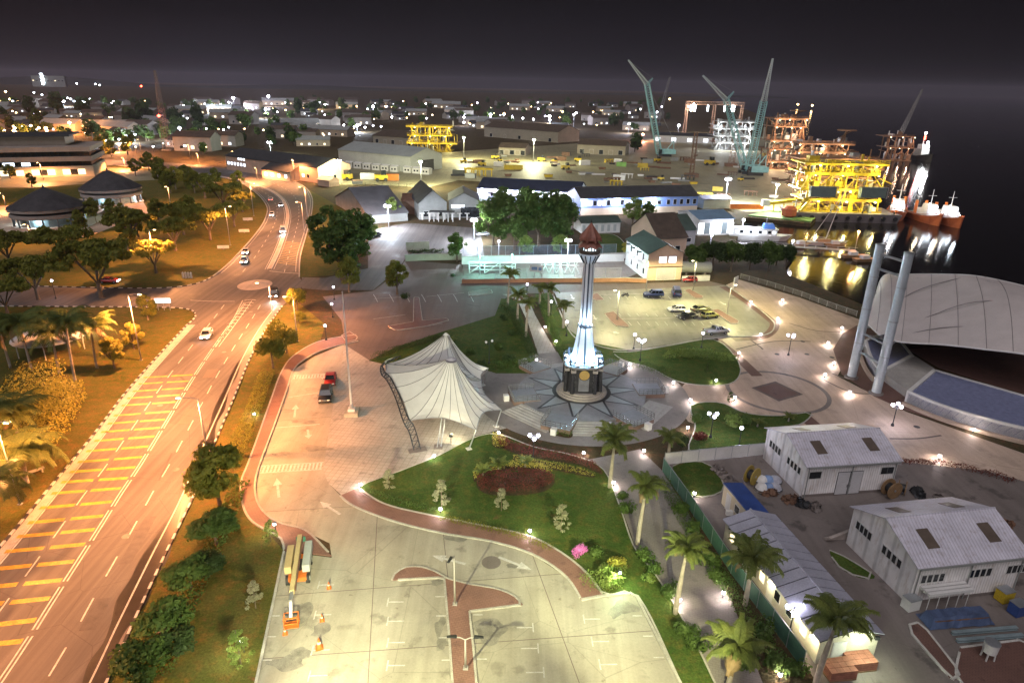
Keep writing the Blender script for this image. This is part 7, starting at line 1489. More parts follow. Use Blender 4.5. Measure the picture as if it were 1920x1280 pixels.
# ================================================================== shipyard: steel modules, cranes, vessels
WZ = -1.3
def steel_module(name, label, base, w, d, h, levels, mat, mat2, seed, nx=5, heli=None, z=0.0, group=None, lamp=None, crown=True, deckm=None):
    r = random.Random(seed); t = thing(name, label, 'steel module', (base.x, base.y, z), r.uniform(-.08, .08), group); zs = [0.0]
    for k in range(levels): zs.append(zs[-1] + r.uniform(.7, 1.3))
    zs = [q * h / zs[-1] for q in zs]; pal = [mat, mat, mat2, steel, white, bronze, greyw]
    for k in range(levels + 1):
        xa, xb = -w * r.uniform(.40, .56), w * r.uniform(.40, .56); dk = d * r.uniform(.85, 1.15); zk = zs[k]
        part('deck', MB().box(((xa + xb) / 2, 0, zk + .2), (xb - xa, dk, .4)), deckm if (deckm and k % 2 == 0) else r.choice([mat, bronze]), t)
        part('edge_girder', MB().box(((xa + xb) / 2, -dk / 2 - .2, zk + .1), (xb - xa, .35, 1.1 if k % 2 else .8)), mat, t)
        rl = MB(); n = int((xb - xa) / 1.8)
        for hh in (.6, 1.15): rl.bar((xa, -dk / 2, zk + .5 + hh), (xb, -dk / 2, zk + .5 + hh), .09)
        for i in range(n + 1): rl.bar((xa + i * (xb - xa) / n, -dk / 2, zk + .5), (xa + i * (xb - xa) / n, -dk / 2, zk + 1.65), .08)
        part('handrail', rl, mat, t)
        if k == levels: break
        lh = zs[k + 1] - zk
        for i in range(nx):
            x = xa + (xb - xa) * (i + .5 + r.uniform(-.2, .2)) / nx
            for y in (-d * .42, d * .3): part('column', MB().cyl((x, y, zk + .4), (x + r.uniform(-.3, .3), y, zs[k + 1]), r.uniform(.28, .5), None, 7), mat, t)
            if r.random() < .4: part('brace', MB().cyl((x, -d * .44, zk + .4), (x + r.choice([-1, 1]) * (xb - xa) / nx, -d * .44, zs[k + 1]), .2, None, 6), mat, t)
        for i in range(nx * 4):
            x = r.uniform(xa, xb) * .94; y = r.uniform(-.46, .2) * d; q = r.random(); m = r.choice(pal)
            if q < .42: part('vessel', MB().cyl((x, y, zk + .4), (x, y, zk + .4 + lh * r.uniform(.35, .95)), r.uniform(.25, .8), None, 9), m, t)
            elif q < .62: part('pipe_run', MB().cyl((x - r.uniform(1, 4), y, zk + lh * r.uniform(.3, .9)), (x + r.uniform(1, 4), y, zk + lh * r.uniform(.3, .9)), .22, None, 7), m, t)
            else: part('equipment_box', MB().box((x, y, zk + .4 + lh * .2), (r.uniform(.8, 2.8), r.uniform(1, 2), lh * r.uniform(.25, .6))), m, t)
        sx = r.choice([xa, xb]); part('stair', MB().bar((sx, -d * .5, zk), (sx * .8, -d * .5, zs[k + 1]), .7), mat, t)
    for i in range(nx + 2 if crown else 0):
        x = r.uniform(-.42, .42) * w; y = r.uniform(-.3, .3) * d; hh = r.uniform(1, 4.5)
        part('stack', MB().cyl((x, y, h), (x, y, h + hh), r.uniform(.2, .6), None, 7), r.choice([mat, white, steel]), t) if i % 2 else part('roof_unit', MB().box((x, y, h + hh * .35), (r.uniform(1.5, 4), 3, hh * .7)), r.choice(pal), t)
    if heli:
        hx, hz_, hw_ = heli; part('helideck', MB().lathe([(hw_, hz_), (hw_, hz_ + .5)], 8, (hx, 0, 0)), mat, t); part('helideck_leg', MB().bar((hx * .8, 0, h), (hx, 0, hz_), .8).bar((hx * .4, 0, h), (hx + hw_ * .5, 0, hz_), .4), mat, t)
    if lamp:
        col, w_ = lamp
        for k in range(levels):
            for sx in (-.34, .02, .36): x = (sx + r.uniform(-.08, .08)) * w; part('deck_lamp', MB().box((x, -d * .5, zs[k + 1] - .5), (.5, .4, .3)), e_warm if col[2] < .8 else e_cool, t); bulb(t, (x, -d * .5 - 2.6, zs[k] + (zs[k + 1] - zs[k]) * .65), col, w_ * .42, .3)
    return t
YEL = (1, .86, .35); 
b = G(812, 282); steel_module('process_module', 'yellow steel process module standing in the yard', b, 36, 20, 17, 3, yellow, yellow, 3, 6, lamp=(YEL, 1700), deckm=yellow)
# barge and the great yellow topside on it
bb_ = G(1590, 418, WZ); D0 = bb_.y + 8
def at(px, py, Y): return V(px, py, Y)
t = thing('barge', 'flat grey barge carrying the yellow topside', 'barge', (bb_.x, bb_.y + 9, WZ), -.05)
part('hull', MB().hexa([(-19, -8, -.6), (19, -8, -.6), (19, 8, -.6), (-19, 8, -.6)], [(-20.5, -8.4, 3.2), (20.5, -8.4, 3.2), (20.5, 8.4, 3.2), (-20.5, 8.4, 3.2)]), M('barge_grey', (.16, .14, .14), .25, .2), t); part('deck', MB().box((0, 0, 3.3), (40, 16.4, .2)), M('barge_deck', (.22, .19, .16), .2, .3), t)
for k in range(9): part('tyre_fender', MB().cyl((-18 + 4.5 * k, -8.5, 1.8), (-18 + 4.5 * k, -9.0, 1.8), .8, None, 12), blackp, t)
for k in range(4): part('bollard', MB().cyl((-18 + 12 * k, -7, 3.4), (-18 + 12 * k, -7, 4.4), .3, None, 8), darkmetal, t)
base = Vector((bb_.x - 3, bb_.y + 10, 2.1)); steel_module('yellow_topside', 'huge bright yellow platform topside on the barge', base, 31, 14, 18, 4, yellow, yellow, 9, 7, z=2.1, lamp=(YEL, 2300), deckm=yellow)
for k, dx in enumerate((-11.5, 7.5)): b = Vector((bb_.x + dx, bb_.y + 1.2, 8.2)); t = thing('grey_container', ['left grey-green container hung on the yellow topside', 'right grey-green container hung on the yellow topside'][k], 'container', b); part('box', MB().box((0, 0, 2), (9.5, 2.4, 3.8)), M('container_green', (.13, .17, .15), .15, .4), t); part('frame', MB().box((-5.2, -1.22, 2), (.25, .1, 4.2)).box((5.2, -1.22, 2), (.25, .1, 4.2)).box((0, -1.22, 4.0), (10.5, .1, .25)), steel, t)
steel_module('upper_topside', 'orange lit topside deck rising behind the yellow one', V(1555, 330, 300).to_2d().to_3d(), 34, 16, V(1560, 296, 300).z, 4, bronze, yellow, 12, 6, lamp=((1, .6, .22), 2200))
steel_module('bronze_topside', 'bronze topside with two raised helidecks left of the yellow one', V(1530, 300, 360).to_2d().to_3d(), 30, 18, V(1520, 268, 360).z, 4, bronze, bronze, 14, 5, heli=(13, V(1520, 244, 360).z, 5), lamp=((1, .68, .38), 2500))
steel_module('bronze_topside', 'tall bronze topside farthest up the quay', V(1462, 280, 430).to_2d().to_3d(), 24, 18, V(1462, 222, 430).z, 5, bronze, bronze, 15, 4, heli=(8, V(1462, 208, 430).z, 5), lamp=((1, .66, .4), 2600))
steel_module('grey_module', 'grey white-lit process module between the two cranes', V(1367, 280, 560).to_2d().to_3d(), 30, 20, V(1367, 228, 560).z, 4, greyw, steel, 16, 5, lamp=((.95, .97, 1), 3000))
steel_module('jetty_module', 'dark far topside in the water left of the bright vessel', G(1672, 300, WZ).to_2d().to_3d(), 22, 14, 17, 2, bronze, bronze, 18, 4, z=WZ, lamp=((1, .6, .4), 700)); 
b = G(1672, 300, WZ); t = thing('far_crane', 'thin far crane boom above the dark jetty topside', 'crane', (b.x + 2, b.y, 16)); part('boom', lattice((0, 0, 0), (9, 0, 32), 2.4, .8, 12, .2), M('far_crane_paint', (.2, .19, .19)), t); part('turret', MB().cyl((0, 0, -1), (0, 0, 3), 1.6, None, 8), bronze, t)
# vessels
def tug(px, py, rz, lab, k=1.0, hullm=None):
    b = G(px, py, WZ); t = thing('tugboat', lab, 'tugboat', b, rz, 'tugboats moored beyond the barge'); hm_ = hullm or M('hull_orange', (.42, .10, .03), .2, .3)
    sec = [(-15, 3.6, 2.6), (-9, 4.2, 2.8), (3, 4.3, 3.2), (10, 3.2, 4.4), (14.5, .35, 5.6)]; mb = MB(); pv = None     # bow at +x
    for x, w, z in sec:
        q = [(x * .96, -w * .72, -.6), (x, -w, z), (x, w, z), (x * .96, w * .72, -.6)]
        if pv: mb.hexa(pv, q)
        pv = q
    part('hull', mb, hm_, t); mb = MB(); pv = None
    for x, w, z in sec[:-1]:
        q = [(x, -w * .9, z + .05), (x, -w * .9, z + .12), (x, w * .9, z + .12), (x, w * .9, z + .05)]
        if pv: mb.hexa(pv, q)
        pv = q
    part('deck', mb, greyw, t)
    for s in (-1, 1): part('bulwark', MB().bar((-14, s * 3.7, 3.2), (3, s * 4.3, 3.8), .3).bar((3, s * 4.3, 3.8), (10, s * 3.2, 5.0), .3).bar((10, s * 3.2, 5), (14.5, s * .3, 6.2), .3), hm_, t)
    ds = part('deckhouse', MB().box((2, 0, 4.8), (9, 6, 3.2)), white, t); wh = part('wheelhouse', MB().hexa([(0, -2.6, 6.4), (6, -2.6, 6.4), (6, 2.6, 6.4), (0, 2.6, 6.4)], [(.5, -2.2, 9), (5.4, -2.2, 9), (5.4, 2.2, 9), (.5, 2.2, 9)]), white, t)
    part('window', MB().box((5.85, 0, 7.9), (.12, 4.2, .9), 0), EM('bridge_glow', (.8, .9, 1), 4), wh); part('mast', MB().cyl((3, 0, 9), (3, 0, 16), .22, .1, 6).bar((3, -2, 13), (3, 2, 13), .15), white, t)
    for s in (-1, 1): part('funnel', MB().cyl((-5, s * 2.4, 3), (-5, s * 2.4, 9.5), .8, .65, 10), orange, t)
    for x, y, z in ((7.5, 0, 6.2), (9, 1.4, 5.4), (6, -2.2, 9.2)): part('deck_lamp', MB().lathe([(.05, -.35), (.35, 0), (.05, .35)], 8, (x, y, z)), e_flood, t)
    bulb(t, (12, 0, 9.5), (.8, .88, 1), 420, .4); bulb(t, (-3, 0, 12), (1, .75, .5), 300, .4); t.scale = (k, k, k); return t
tug(1679, 408, -2.1, 'leftmost tugboat with bright white deck lamps', .85); tug(1731, 414, -1.6, 'middle tugboat with orange hull and twin funnels', .78); tug(1768, 418, -1.6, 'rightmost tugboat with tall orange bow', .78)
b = G(1718, 300, WZ); t = thing('lit_supply_vessel', 'brilliantly lit vessel mast with red and white lamps on the black water', 'ship', b, -1.4)
mb = MB(); pv = None
for x, w, z in ((-14, 4, 3), (4, 4.4, 3.4), (11, 3, 5), (15, .4, 6)):
    q = [(x, -w * .7, -.6), (x, -w, z), (x, w, z), (x, w * .7, -.6)]
    if pv: mb.hexa(pv, q)
    pv = q
part('hull', mb, darkmetal, t); part('deckhouse', MB().box((3, 0, 6), (8, 6.5, 5)), greyw, t); part('bridge', MB().box((4, 0, 10), (5, 5.5, 3)), white, t); part('mast', MB().cyl((3, 0, 11), (3, 0, 20), .3, .15, 6), white, t)
part('window', MB().box((6.6, 0, 10.3), (.15, 5, 1.2)), e_flood, t)
for z, m in ((19.5, e_white), (17, e_red), (15.5, e_red), (13, e_flood), (8, e_flood)): part('lamp', MB().lathe([(.1, -.8), (.8, 0), (.1, .8)], 8, (7.4 if z < 14 else 3.6, 0, z)), m, t)
bulb(t, (12, 0, 13), (1, .95, .95), 9000, .6)
# ferry, jetty, sailing boat
b = G(1415, 449, WZ); t = thing('white_ferry', 'long brightly lit white passenger boat at the jetty', 'boat', b, -.12)
part('hull', MB().hexa([(-8, -1.6, -.4), (7, -1.6, -.4), (10, 0, -.4), (7, 1.6, -.4), (-8, 1.6, -.4)], [(-9, -2.2, 1.8), (8, -2.2, 1.8), (12, 0, 2.2), (8, 2.2, 1.8), (-9, 2.2, 1.8)]), white, t); cb = part('cabin', MB().box((-.5, 0, 2.8), (14, 3.6, 2)), white, t); part('roof', MB().box((-.5, 0, 3.9), (14.6, 4, .15)), white, t)
for k in range(9): part('window', MB().box((-6.5 + 1.5 * k, -1.82, 2.9), (1.0, .06, .9)), [win_blue, glassd][k % 2], cb)
part('wheelhouse', MB().hexa([(2, -1.3, 3.9), (6, -1.3, 3.9), (6, 1.3, 3.9), (2, 1.3, 3.9)], [(2.3, -1.1, 5.6), (5.2, -1.1, 5.6), (5.2, 1.1, 5.6), (2.3, 1.1, 5.6)]), M('boat_blue', (.1, .25, .7), .1, 1), t); part('mast', MB().cyl((3, 0, 5.6), (3, 0, 8), .08, None, 6), steel, t); bulb(t, (-2, -4.5, 4.5), COOL, 900, .3)
t = thing('jetty', 'long narrow jetty with railing posts reaching over the water', 'jetty', G(1382, 456, 0)); e0 = Vector((0, 0)); e1 = (G(1605, 470, 0) - G(1382, 456, 0)).to_2d(); dj = e1.normalized(); nj = Vector((-dj.y, dj.x)); Lj = e1.length; n = int(Lj / 1.6)
for k in range(n):
    c = dj * (k + .5) * Lj / n; part('plank', MB().box((c.x, c.y, .05), (Lj / n - .05, 2.6, .16), math.atan2(dj.y, dj.x)), M('jetty_plank', (.36, .33, .30), .2, 1), t)
    if k % 2 == 0: p = c - nj * 1.2; part('rail_post', MB().box((p.x, p.y, .6), (.2, .2, 1.1)), kerbw, t)
    if k % 5 == 0:
        for s in (-1, 1): p = c + nj * s * 1.1; part('pile', MB().cyl((p.x, p.y, WZ - .5), (p.x, p.y, 0), .22, None, 8), wood, t)
part('rail', MB().bar((*(-nj * 1.2), 1.15), (*(e1 - nj * 1.2), 1.15), .1), kerbw, t)
b = G(1545, 459, WZ); t = thing('sailing_boat', 'moored sailing boat with leaning white mast', 'sailboat', b, .05); part('hull', MB().hexa([(-5, -.8, -.3), (4, -.8, -.3), (6, 0, -.3), (4, .8, -.3), (-5, .8, -.3)], [(-5.5, -1.5, 1.1), (4.5, -1.5, 1.1), (8, 0, 1.4), (4.5, 1.5, 1.1), (-5.5, 1.5, 1.1)]), white, t); part('cabin', MB().box((-.5, 0, 1.5), (4.5, 1.8, .9)), M('boat_wood', (.4, .24, .12), .2, 1), t)
part('mast', MB().cyl((0, 0, 1), (3.4, 0, 17.5), .14, .08, 6), white, t); part('forestay', MB().cyl((-5.2, 0, 1.2), (3.2, 0, 16.5), .07, None, 5), white, t); part('boom', MB().cyl((.3, 0, 2.4), (-4.5, 0, 2.6), .1, None, 6), white, t)
for k, (x, y, lab) in enumerate(((1565, 462, 'small orange-lit boat right of the sailing boat'), (1598, 483, 'small lit boat below the jetty end'), (1620, 490, 'smallest boat by the steel columns'), (1500, 462, 'low dinghy left of the sailing boat'))):
    t = thing('small_boat', lab, 'boat', G(x, y, WZ), .1 * k, 'small boats by the jetty'); part('hull', MB().hexa([(-3, -.8, -.2), (2, -.8, -.2), (3, 0, -.2), (2, .8, -.2), (-3, .8, -.2)], [(-3.4, -1.2, .9), (2.4, -1.2, .9), (4.2, 0, 1.1), (2.4, 1.2, .9), (-3.4, 1.2, .9)]), M('boat_wood', (.4, .24, .12)), t); part('cabin', MB().box((0, 0, 1.4), (2.4, 1.6, 1)), white, t)
t = thing('jetty_lamp', 'orange lamp post at the end of the jetty', 'lamp', G(1603, 469, 0)); part('pole', MB().cyl((0, 0, 0), (0, 0, 5.5), .09, None, 6), steel, t); part('lamp_head', MB().lathe([(.1, 5.5), (.4, 5.8), (.1, 6.1)], 8), e_sod, t); bulb(t, (0, -1, 5.2), SODIUM, 1300, .2)
solo('green_quay', MB().prism([p - G(1460, 406).to_2d() for p in P2([(1402, 405), (1520, 417), (1535, 402), (1440, 396)])], .02, .4), M('quay_green', (.10, .22, .05), .2, .4), 'bright green quay strip below the yellow gantry', 'quay', G(1460, 406))
t = thing('yellow_gantry', 'low yellow gangway crane lying on the green quay', 'gantry', G(1440, 396)); part('beam', MB().bar((0, 0, 3.2), (20, 2, 5.4), 1.2), yellow, t); part('beam_rail', MB().bar((0, -1, 4.4), (20, 1, 6.6), .2), yellow, t)
for k in range(5): part('leg', MB().bar((2 + 4 * k, -.5, 0), (2 + 4 * k, .2, 3.4 + .45 * k), .35), yellow, t)
part('cab', MB().box((-1.5, 0, 3.4), (3, 2, 2.4)), white, t)
solo('orange_buoy', MB().lathe([(1.2, 0), (2.8, 1.0), (2.9, 3.4), (1.2, 4.6)], 8), M('buoy_orange', (.50, .12, .04), .2, 1), 'faceted orange buoy on the green quay', 'buoy', G(1478, 408, 0))
solo('orange_barrier', MB().box((0, 0, 1), (14, .4, 2)), orange, 'long orange barrier on the quay edge', 'barrier', G(1400, 392), .02)
# cranes
def crane(label, base, boom0, boom1, jib, Y, w=2.6, back=None):
    t = thing('crawler_crane', label, 'crane', base, 0, 'crawler cranes of the yard'); L = lambda p: p - Vector(base)
    for s in (-1, 1): part('track', MB().box((0, s * 3.2, .8), (9, 1.4, 1.6)), darkmetal, t)
    part('house', MB().box((1.5, 0, 3.4), (9, 4.5, 3.4)), teal, t); part('cab', MB().box((-3.4, -2.2, 3.4), (2, 1.8, 3)), glassd, t); part('counterweight', MB().box((6.4, 0, 3.2), (2.6, 5, 3)), teal, t)
    part('boom', lattice(L(boom0), L(boom1), w, w * .9, 30, .27), teal, t)
    if jib is not None: part('jib', lattice(L(boom1), L(jib), w * .7, .5, 20, .22), M('jib_grey', (.5, .56, .58), .1, .3), t)
    if back is not None: part('back_mast', lattice(L(boom1), L(back), w * .4, .4, 8, .12), teal, t); part('pendant', MB().cyl(L(boom1), L(back), .08, None, 4).cyl(L(back), L(jib), .06, None, 4), steel, t)
    part('gantry', MB().bar((2, 0, 5), (6, 0, 11), .5).bar((6, 0, 11), (6.5, 0, 5), .4), teal, t); part('luffing_rope', MB().cyl((6, 0, 11), L(boom1), .09, None, 4), steel, t); return t
Y1 = G(1245, 293).y; crane('crawler crane with bent jib above the row of white lamps', G(1245, 293), V(1236, 288, Y1), V(1213, 158, Y1), V(1178, 113, Y1), Y1, 3.6, V(1224, 147, Y1))
Y2 = G(1412, 328).y; crane('crawler crane with the straight tall boom leaning right', G(1412, 328), V(1404, 318, Y2), V(1432, 190, Y2), V(1449, 110, Y2), Y2, 3.4)
Y3 = Y2 + 6; crane('crawler crane with boom leaning left and folded jib', Vector((V(1402, 320, Y3).x, Y3, 0)), V(1398, 322, Y3), V(1362, 188, Y3), V(1318, 142, Y3), Y3, 3.0, V(1376, 172, Y3))
t = thing('rust_crane', 'short rusty crane tower in the yard', 'crane', G(1296, 332)); part('tower', lattice((0, 0, 0), (0, 0, 24), 2.0, 1.6, 14, .18), rust, t); part('base', MB().box((0, 0, 1), (7, 5, 2)), rust, t)
t = thing('rust_crane', 'second rusty crane tower left of the teal cranes', 'crane', G(1370, 312)); part('tower', lattice((0, 0, 0), (1, 0, 22), 3.0, 2.4, 12, .18), bronze, t); part('base', MB().box((0, 0, 1), (7, 5, 2)), rust, t)
Y4 = 900; t = thing('far_crane', 'faint far crane boom right of the bent crane', 'crane', Vector((V(1232, 230, Y4).x, Y4, 0))); part('boom', lattice((0, 0, 0), tuple(V(1256, 145, Y4) - Vector((V(1232, 230, Y4).x, Y4, 0))), 4, 1.5, 18, .3), M('far_crane_paint', (.2, .19, .19)), t); part('base', MB().box((0, 0, 2), (10, 6, 4)), darkmetal, t)
Y5 = 760; t = thing('lit_gantry', 'far horizontal gantry with brilliant hanging lamps', 'gantry', Vector((V(1340, 200, Y5).x, Y5, 0))); zz = V(1340, 194, Y5).z; part('beam', lattice((-32, 0, zz), (32, 0, zz), 3, 3, 24, .25), bronze, t)
for sx in (-30, 0, 30): part('leg', lattice((sx, 0, 0), (sx, 0, zz - 1.5), 3, 2.4, 14, .22), bronze, t)
for sx, m in ((-26, e_flood), (-24, e_warm), (-22, e_flood), (-8, e_cool), (10, e_cool), (18, e_flood), (20, e_flood)): part('hanging_lamp', MB().box((sx, -3, zz - 5), (1.3, .6, 6)), m, t)
bulb(t, (-24, -6, zz - 6), (1, .9, .8), 22000, 1); bulb(t, (16, -6, zz - 6), COOL, 22000, 1)
# row of lamps and sheds behind the bent crane
for k, (x, y, ty, m, c, w) in enumerate(((1232, 262, 252, e_flood, COOL, 9000), (1252, 263, 252, e_flood, COOL, 9000), (1275, 264, 253, e_flood, COOL, 9000), (1300, 266, 257, e_flood, COOL, 9000), (1335, 268, 258, e_flood, VIOLET, 5000), (1178, 250, 232, e_flood, VIOLET, 16000), (1271, 252, 235, e_flood, VIOLET, 16000), (1204, 264, 252, EM('red_white_glow', (1, .35, .22), 30), (1, .35, .2), 9000), (1030, 246, 225, e_flood, COOL, 9000), (1075, 242, 215, e_flood, VIOLET, 9000), (870, 236, 220, e_flood, VIOLET, 6000), (1230, 230, 210, e_cool, COOL, 5000))):
    flood_mast(x, y, max(5, hz(x, y, ty)), ['first white lamp of the row by the bent crane', 'second white lamp of the row by the bent crane', 'third white lamp of the row by the bent crane', 'fourth white lamp of the row by the bent crane', 'violet lamp at the right end of the row', 'bright violet lamp left of the bent crane', 'bright violet lamp right of the bent crane', 'red-white lamp at the foot of the bent crane', 'white lamp above the long tan warehouse', 'violet lamp right of the long tan warehouse', 'violet lamp behind the yellow module', 'far white lamp beside the bent crane boom'][k], w * 2, c, 'far yard lamps', 1, m, 2.6)
bld('lit_hall', 'white lit hall front behind the bent crane', (1226, 266), (1345, 270), 20, 6, 8, white, roofd, 0, [('f', 8, .06, .94, 1, 4, 3, [win_lit, white])])
# yard clutter: each piece its own thing
r = random.Random(5)
cl = [('shipping_container', 'container'), ('pipe_stack', 'pipes'), ('steel_frame', 'frame'), ('yellow_machine', 'machine'), ('skip_bin', 'skip')]
YC = {}
def clutter(kind, p, rz, k=1.0, mat=None):
    lab = {'shipping_container': 'small shipping container standing in the yard', 'pipe_stack': 'stack of steel pipes lying in the yard', 'steel_frame': 'open steel frame lying in the yard', 'yellow_machine': 'yellow machine parked in the yard', 'skip_bin': 'low steel skip in the yard'}[kind]
    cn = {'white_wall': 'white', 'rust_steel': 'rusty', 'grey_wall': 'grey', 'dark_metal': 'black', 'yellow_steel': 'yellow', 'orange_steel': 'orange', 'lime_box': 'lime green'}.get(mat.name if mat else '', {'shipping_container': 'white', 'pipe_stack': 'brown', 'steel_frame': 'yellow', 'skip_bin': 'grey'}.get(kind, '')); side = 'left' if p.x < -40 else 'middle' if p.x < 70 else 'right'; far = 'near' if p.y < 360 else 'rear'
    lab = (cn + ' ' + lab if kind != 'yellow_machine' else lab) + ', ' + far + ' ' + side + ' part'
    t = thing(kind, lab, dict(cl)[kind], p, rz, kind.replace('_', ' ') + 's in the yard')
    if kind == 'shipping_container': part('box', MB().box((0, 0, 1.3), (6, 2.4, 2.5)), mat or white, t); part('door', MB().box((3.03, 0, 1.3), (.06, 2.2, 2.3)), greyw, t)
    elif kind == 'pipe_stack':
        for i in range(5): part('pipe', MB().cyl((-4, -1 + .5 * i, .25 + .4 * (i % 2)), (4, -1 + .5 * i, .25 + .4 * (i % 2)), .25, None, 8), mat or rust, t)
    elif kind == 'steel_frame':
        for i in range(4): part('frame_bar', MB().box((-3 + 2 * i, 0, 1.2), (.3, 2.5, 2.4)), mat or yellow, t)
        part('frame_beam', MB().box((0, -1.2, 2.3), (7, .3, .3)).box((0, 1.2, 2.3), (7, .3, .3)), mat or yellow, t)
    elif kind == 'yellow_machine': part('body', MB().box((0, 0, 1.3), (4, 2.2, 1.4)), yellow, t); part('cab', MB().box((.8, 0, 2.6), (1.5, 1.8, 1.3)), glassd, t); [part('wheel', MB().cyl((x, s * 1.1 - .2, .6), (x, s * 1.1 + .2, .6), .6, None, 12), blackp, t) for x in (-1.3, 1.3) for s in (-1, 1)]
    else: part('bin', MB().hexa([(-1.6, -.8, 0), (1.6, -.8, 0), (1.6, .8, 0), (-1.6, .8, 0)], [(-2, -1, 1.2), (2, -1, 1.2), (2, 1, 1.2), (-2, 1, 1.2)]), mat or greyw, t); part('rim', MB().box((0, 0, 1.22), (4.1, 2.1, .08)), rust, t)
    t.scale = (k,) * 3
for (x, y, kd, k, m) in ((905, 330, 'steel_frame', 1.6, yellow), (890, 329, 'steel_frame', 1.6, yellow), (955, 318, 'shipping_container', 1, yellow), (970, 318, 'shipping_container', 1, yellow), (1028, 332, 'skip_bin', 1.2, yellow), (1060, 318, 'yellow_machine', 1.2, None), (648, 338, 'yellow_machine', 1.6, None), (690, 336, 'shipping_container', 1.2, white), (715, 340, 'yellow_machine', 1.6, None), (735, 338, 'shipping_container', 1.2, orange), (670, 345, 'skip_bin', 1.4, greyw), (1165, 312, 'shipping_container', 1, M('lime_box', (.25, .5, .12))), (1205, 314, 'shipping_container', 1, yellow), (1245, 316, 'pipe_stack', 1, None), (1330, 310, 'yellow_machine', 1.6, None), (1300, 345, 'skip_bin', 1, yellow), (1345, 358, 'shipping_container', .8, yellow), (1450, 370, 'skip_bin', 1, white), (1320, 372, 'steel_frame', 1, yellow)): clutter(kd, G(x, y), r.uniform(-.3, .3), k, m)
for i in range(95):
    y = r.choice([r.uniform(292, 312), r.uniform(300, 345), r.uniform(305, 370)]); x = r.uniform(860, 1470); 
    if y > 335 and x < 1120: x = r.uniform(1130, 1460)
    if y > 352 and x < 1320: y -= 22
    kd = r.choice(['shipping_container', 'pipe_stack', 'pipe_stack', 'steel_frame', 'skip_bin', 'skip_bin', 'yellow_machine']); clutter(kd, G(x, y), r.uniform(-.5, .5), r.uniform(.7, 1.15), r.choice([None, rust, greyw, rust, darkmetal, white]))
fence('yard_fence', 'long chain-link fence along the near edge of the yard', [(620, 354), (700, 352), (790, 356)], 2.6, 4.0, darkmetal, darkmetal, mesh=False)

# ================================================================== the town beyond
HM = []
for c in ((.40, .38, .34), (.30, .27, .24), (.45, .36, .26), (.24, .25, .27)): HM.append(M('town_wall_%d' % len(HM), c, .12, .3))
hp_ = None
hw_m = MB(); w_, d_, e_, r_ = 12, 9, 3.6, 5.8
protos = []
def house_proto(k):
    w, d = [(13, 9), (18, 10), (26, 11)][k]; e, rd = [(3.8, 6.0), (6.4, 8.6), (5.0, 7.6)][k]
    t = thing('town_house', 'small low house lost among the far town lights', 'house', (0, 0, 0), 0, 'houses of the far town')
    gable(t, [Vector((-w / 2, -d / 2)), Vector((w / 2, -d / 2)), Vector((w / 2, d / 2)), Vector((-w / 2, d / 2))], e, rd, HM[k], [roofd, roofbr, greyw][k])
    for i in range(2 + k): pane(t, Vector((-w / 2, -d / 2)), Vector((w / 2, -d / 2)), (i + .7) / (2.4 + k), 1.0, 1.6, 1.4, [win_lit, glassd, win_warm][(i + k) % 3])
    return t
PR = [house_proto(k) for k in range(3)]; used = [False] * 3
def in_poly_clear(x, y):                           # keep off the big road and known buildings
    return not (400 < x < 640 and y > 278) and not (610 < x < 830 and y > 262) and not (x < 190 and y > 262) and not (x > 860 and y > 246) and not (690 < x < 870 and y > 235)
spots = []; r = random.Random(21); tries = 0
while len(spots) < 150 and tries < 5000:
    tries += 1; y = 196 + 92 * r.random() ** 1.4; x = r.uniform(-40, 1240)
    if x < 330 and y > 262: continue
    if in_poly_clear(x, y): spots.append((x, y))
for (x, y) in spots:
    k = r.randrange(3); p = G(x, y)
    o = PR[k] if not used[k] else copy_tree(PR[k]); used[k] = True
    o.location = p; o.rotation_euler = (0, 0, r.uniform(-.7, .7)); s = r.uniform(.85, 1.4) * (1 + p.y / 5000); o.scale = (s, s, s)
TM = {}
def far_tree(p, k, mat):
    return tree(0, 0, 'far', k, 'dark tree standing among the far town lights', mat, None, 'trees of the far town', loc=p)
spots = []; tries = 0
while len(spots) < 240:
    y = 192 + 100 * r.random() ** 1.3; x = r.uniform(-40, 1260)
    if in_poly_clear(x, y) or (y < 240): spots.append((x, y))
for x, y in spots:
    p = G(x, y); far_tree(p, r.uniform(1.1, 2.0) * (1 + p.y / 2600), [lf_dark, lf_mid, lf_mid][r.randrange(3)])
for x, y, k in ((270, 232, 4.6), (245, 240, 3.6), (330, 235, 3.6), (110, 212, 5.0), (160, 220, 4.4), (60, 215, 4.2), (370, 230, 3.6), (590, 215, 4.2), (560, 210, 4), (640, 205, 3.6), (175, 262, 3.0), (1190, 285, 2.6), (1150, 236, 3)): far_tree(G(x, y), k, lf_dark)
PK = ['dark tree before the right end of the office block', 'leafy tree before the middle of the office block', 'dark tree at the left end of the office block', 'olive tree right of the office block, middle one', 'olive tree right of the office block, nearest the mast', 'olive tree just beyond the office block corner', 'leafy tree on the lit grass right of the rear pavilion', 'leafy tree below the one right of the rear pavilion', 'small tree between lit grass and rear pavilion', 'yellow tree under the park lamp behind the pavilions', 'leafy tree right above the yellow park tree', 'leafy tree right below the yellow park tree', 'leafy tree left of the yellow park tree', 'olive tree just below the yellow park tree', 'green tree between the two pavilions, left one', 'small green tree between the two pavilions, right one', 'dark tree at the right foot of the front pavilion', 'dark tree in front of the linking wall', 'dark tree below the linking wall', 'small olive tree on the lit grass at the left edge', 'small olive tree on the lit grass behind the front pavilion', 'leafy tree at the park edge before the bend', 'dark tree left of the yellow rain tree', 'dark tree at the centre of the park lawn', 'dark tree at the upper centre of the park lawn']
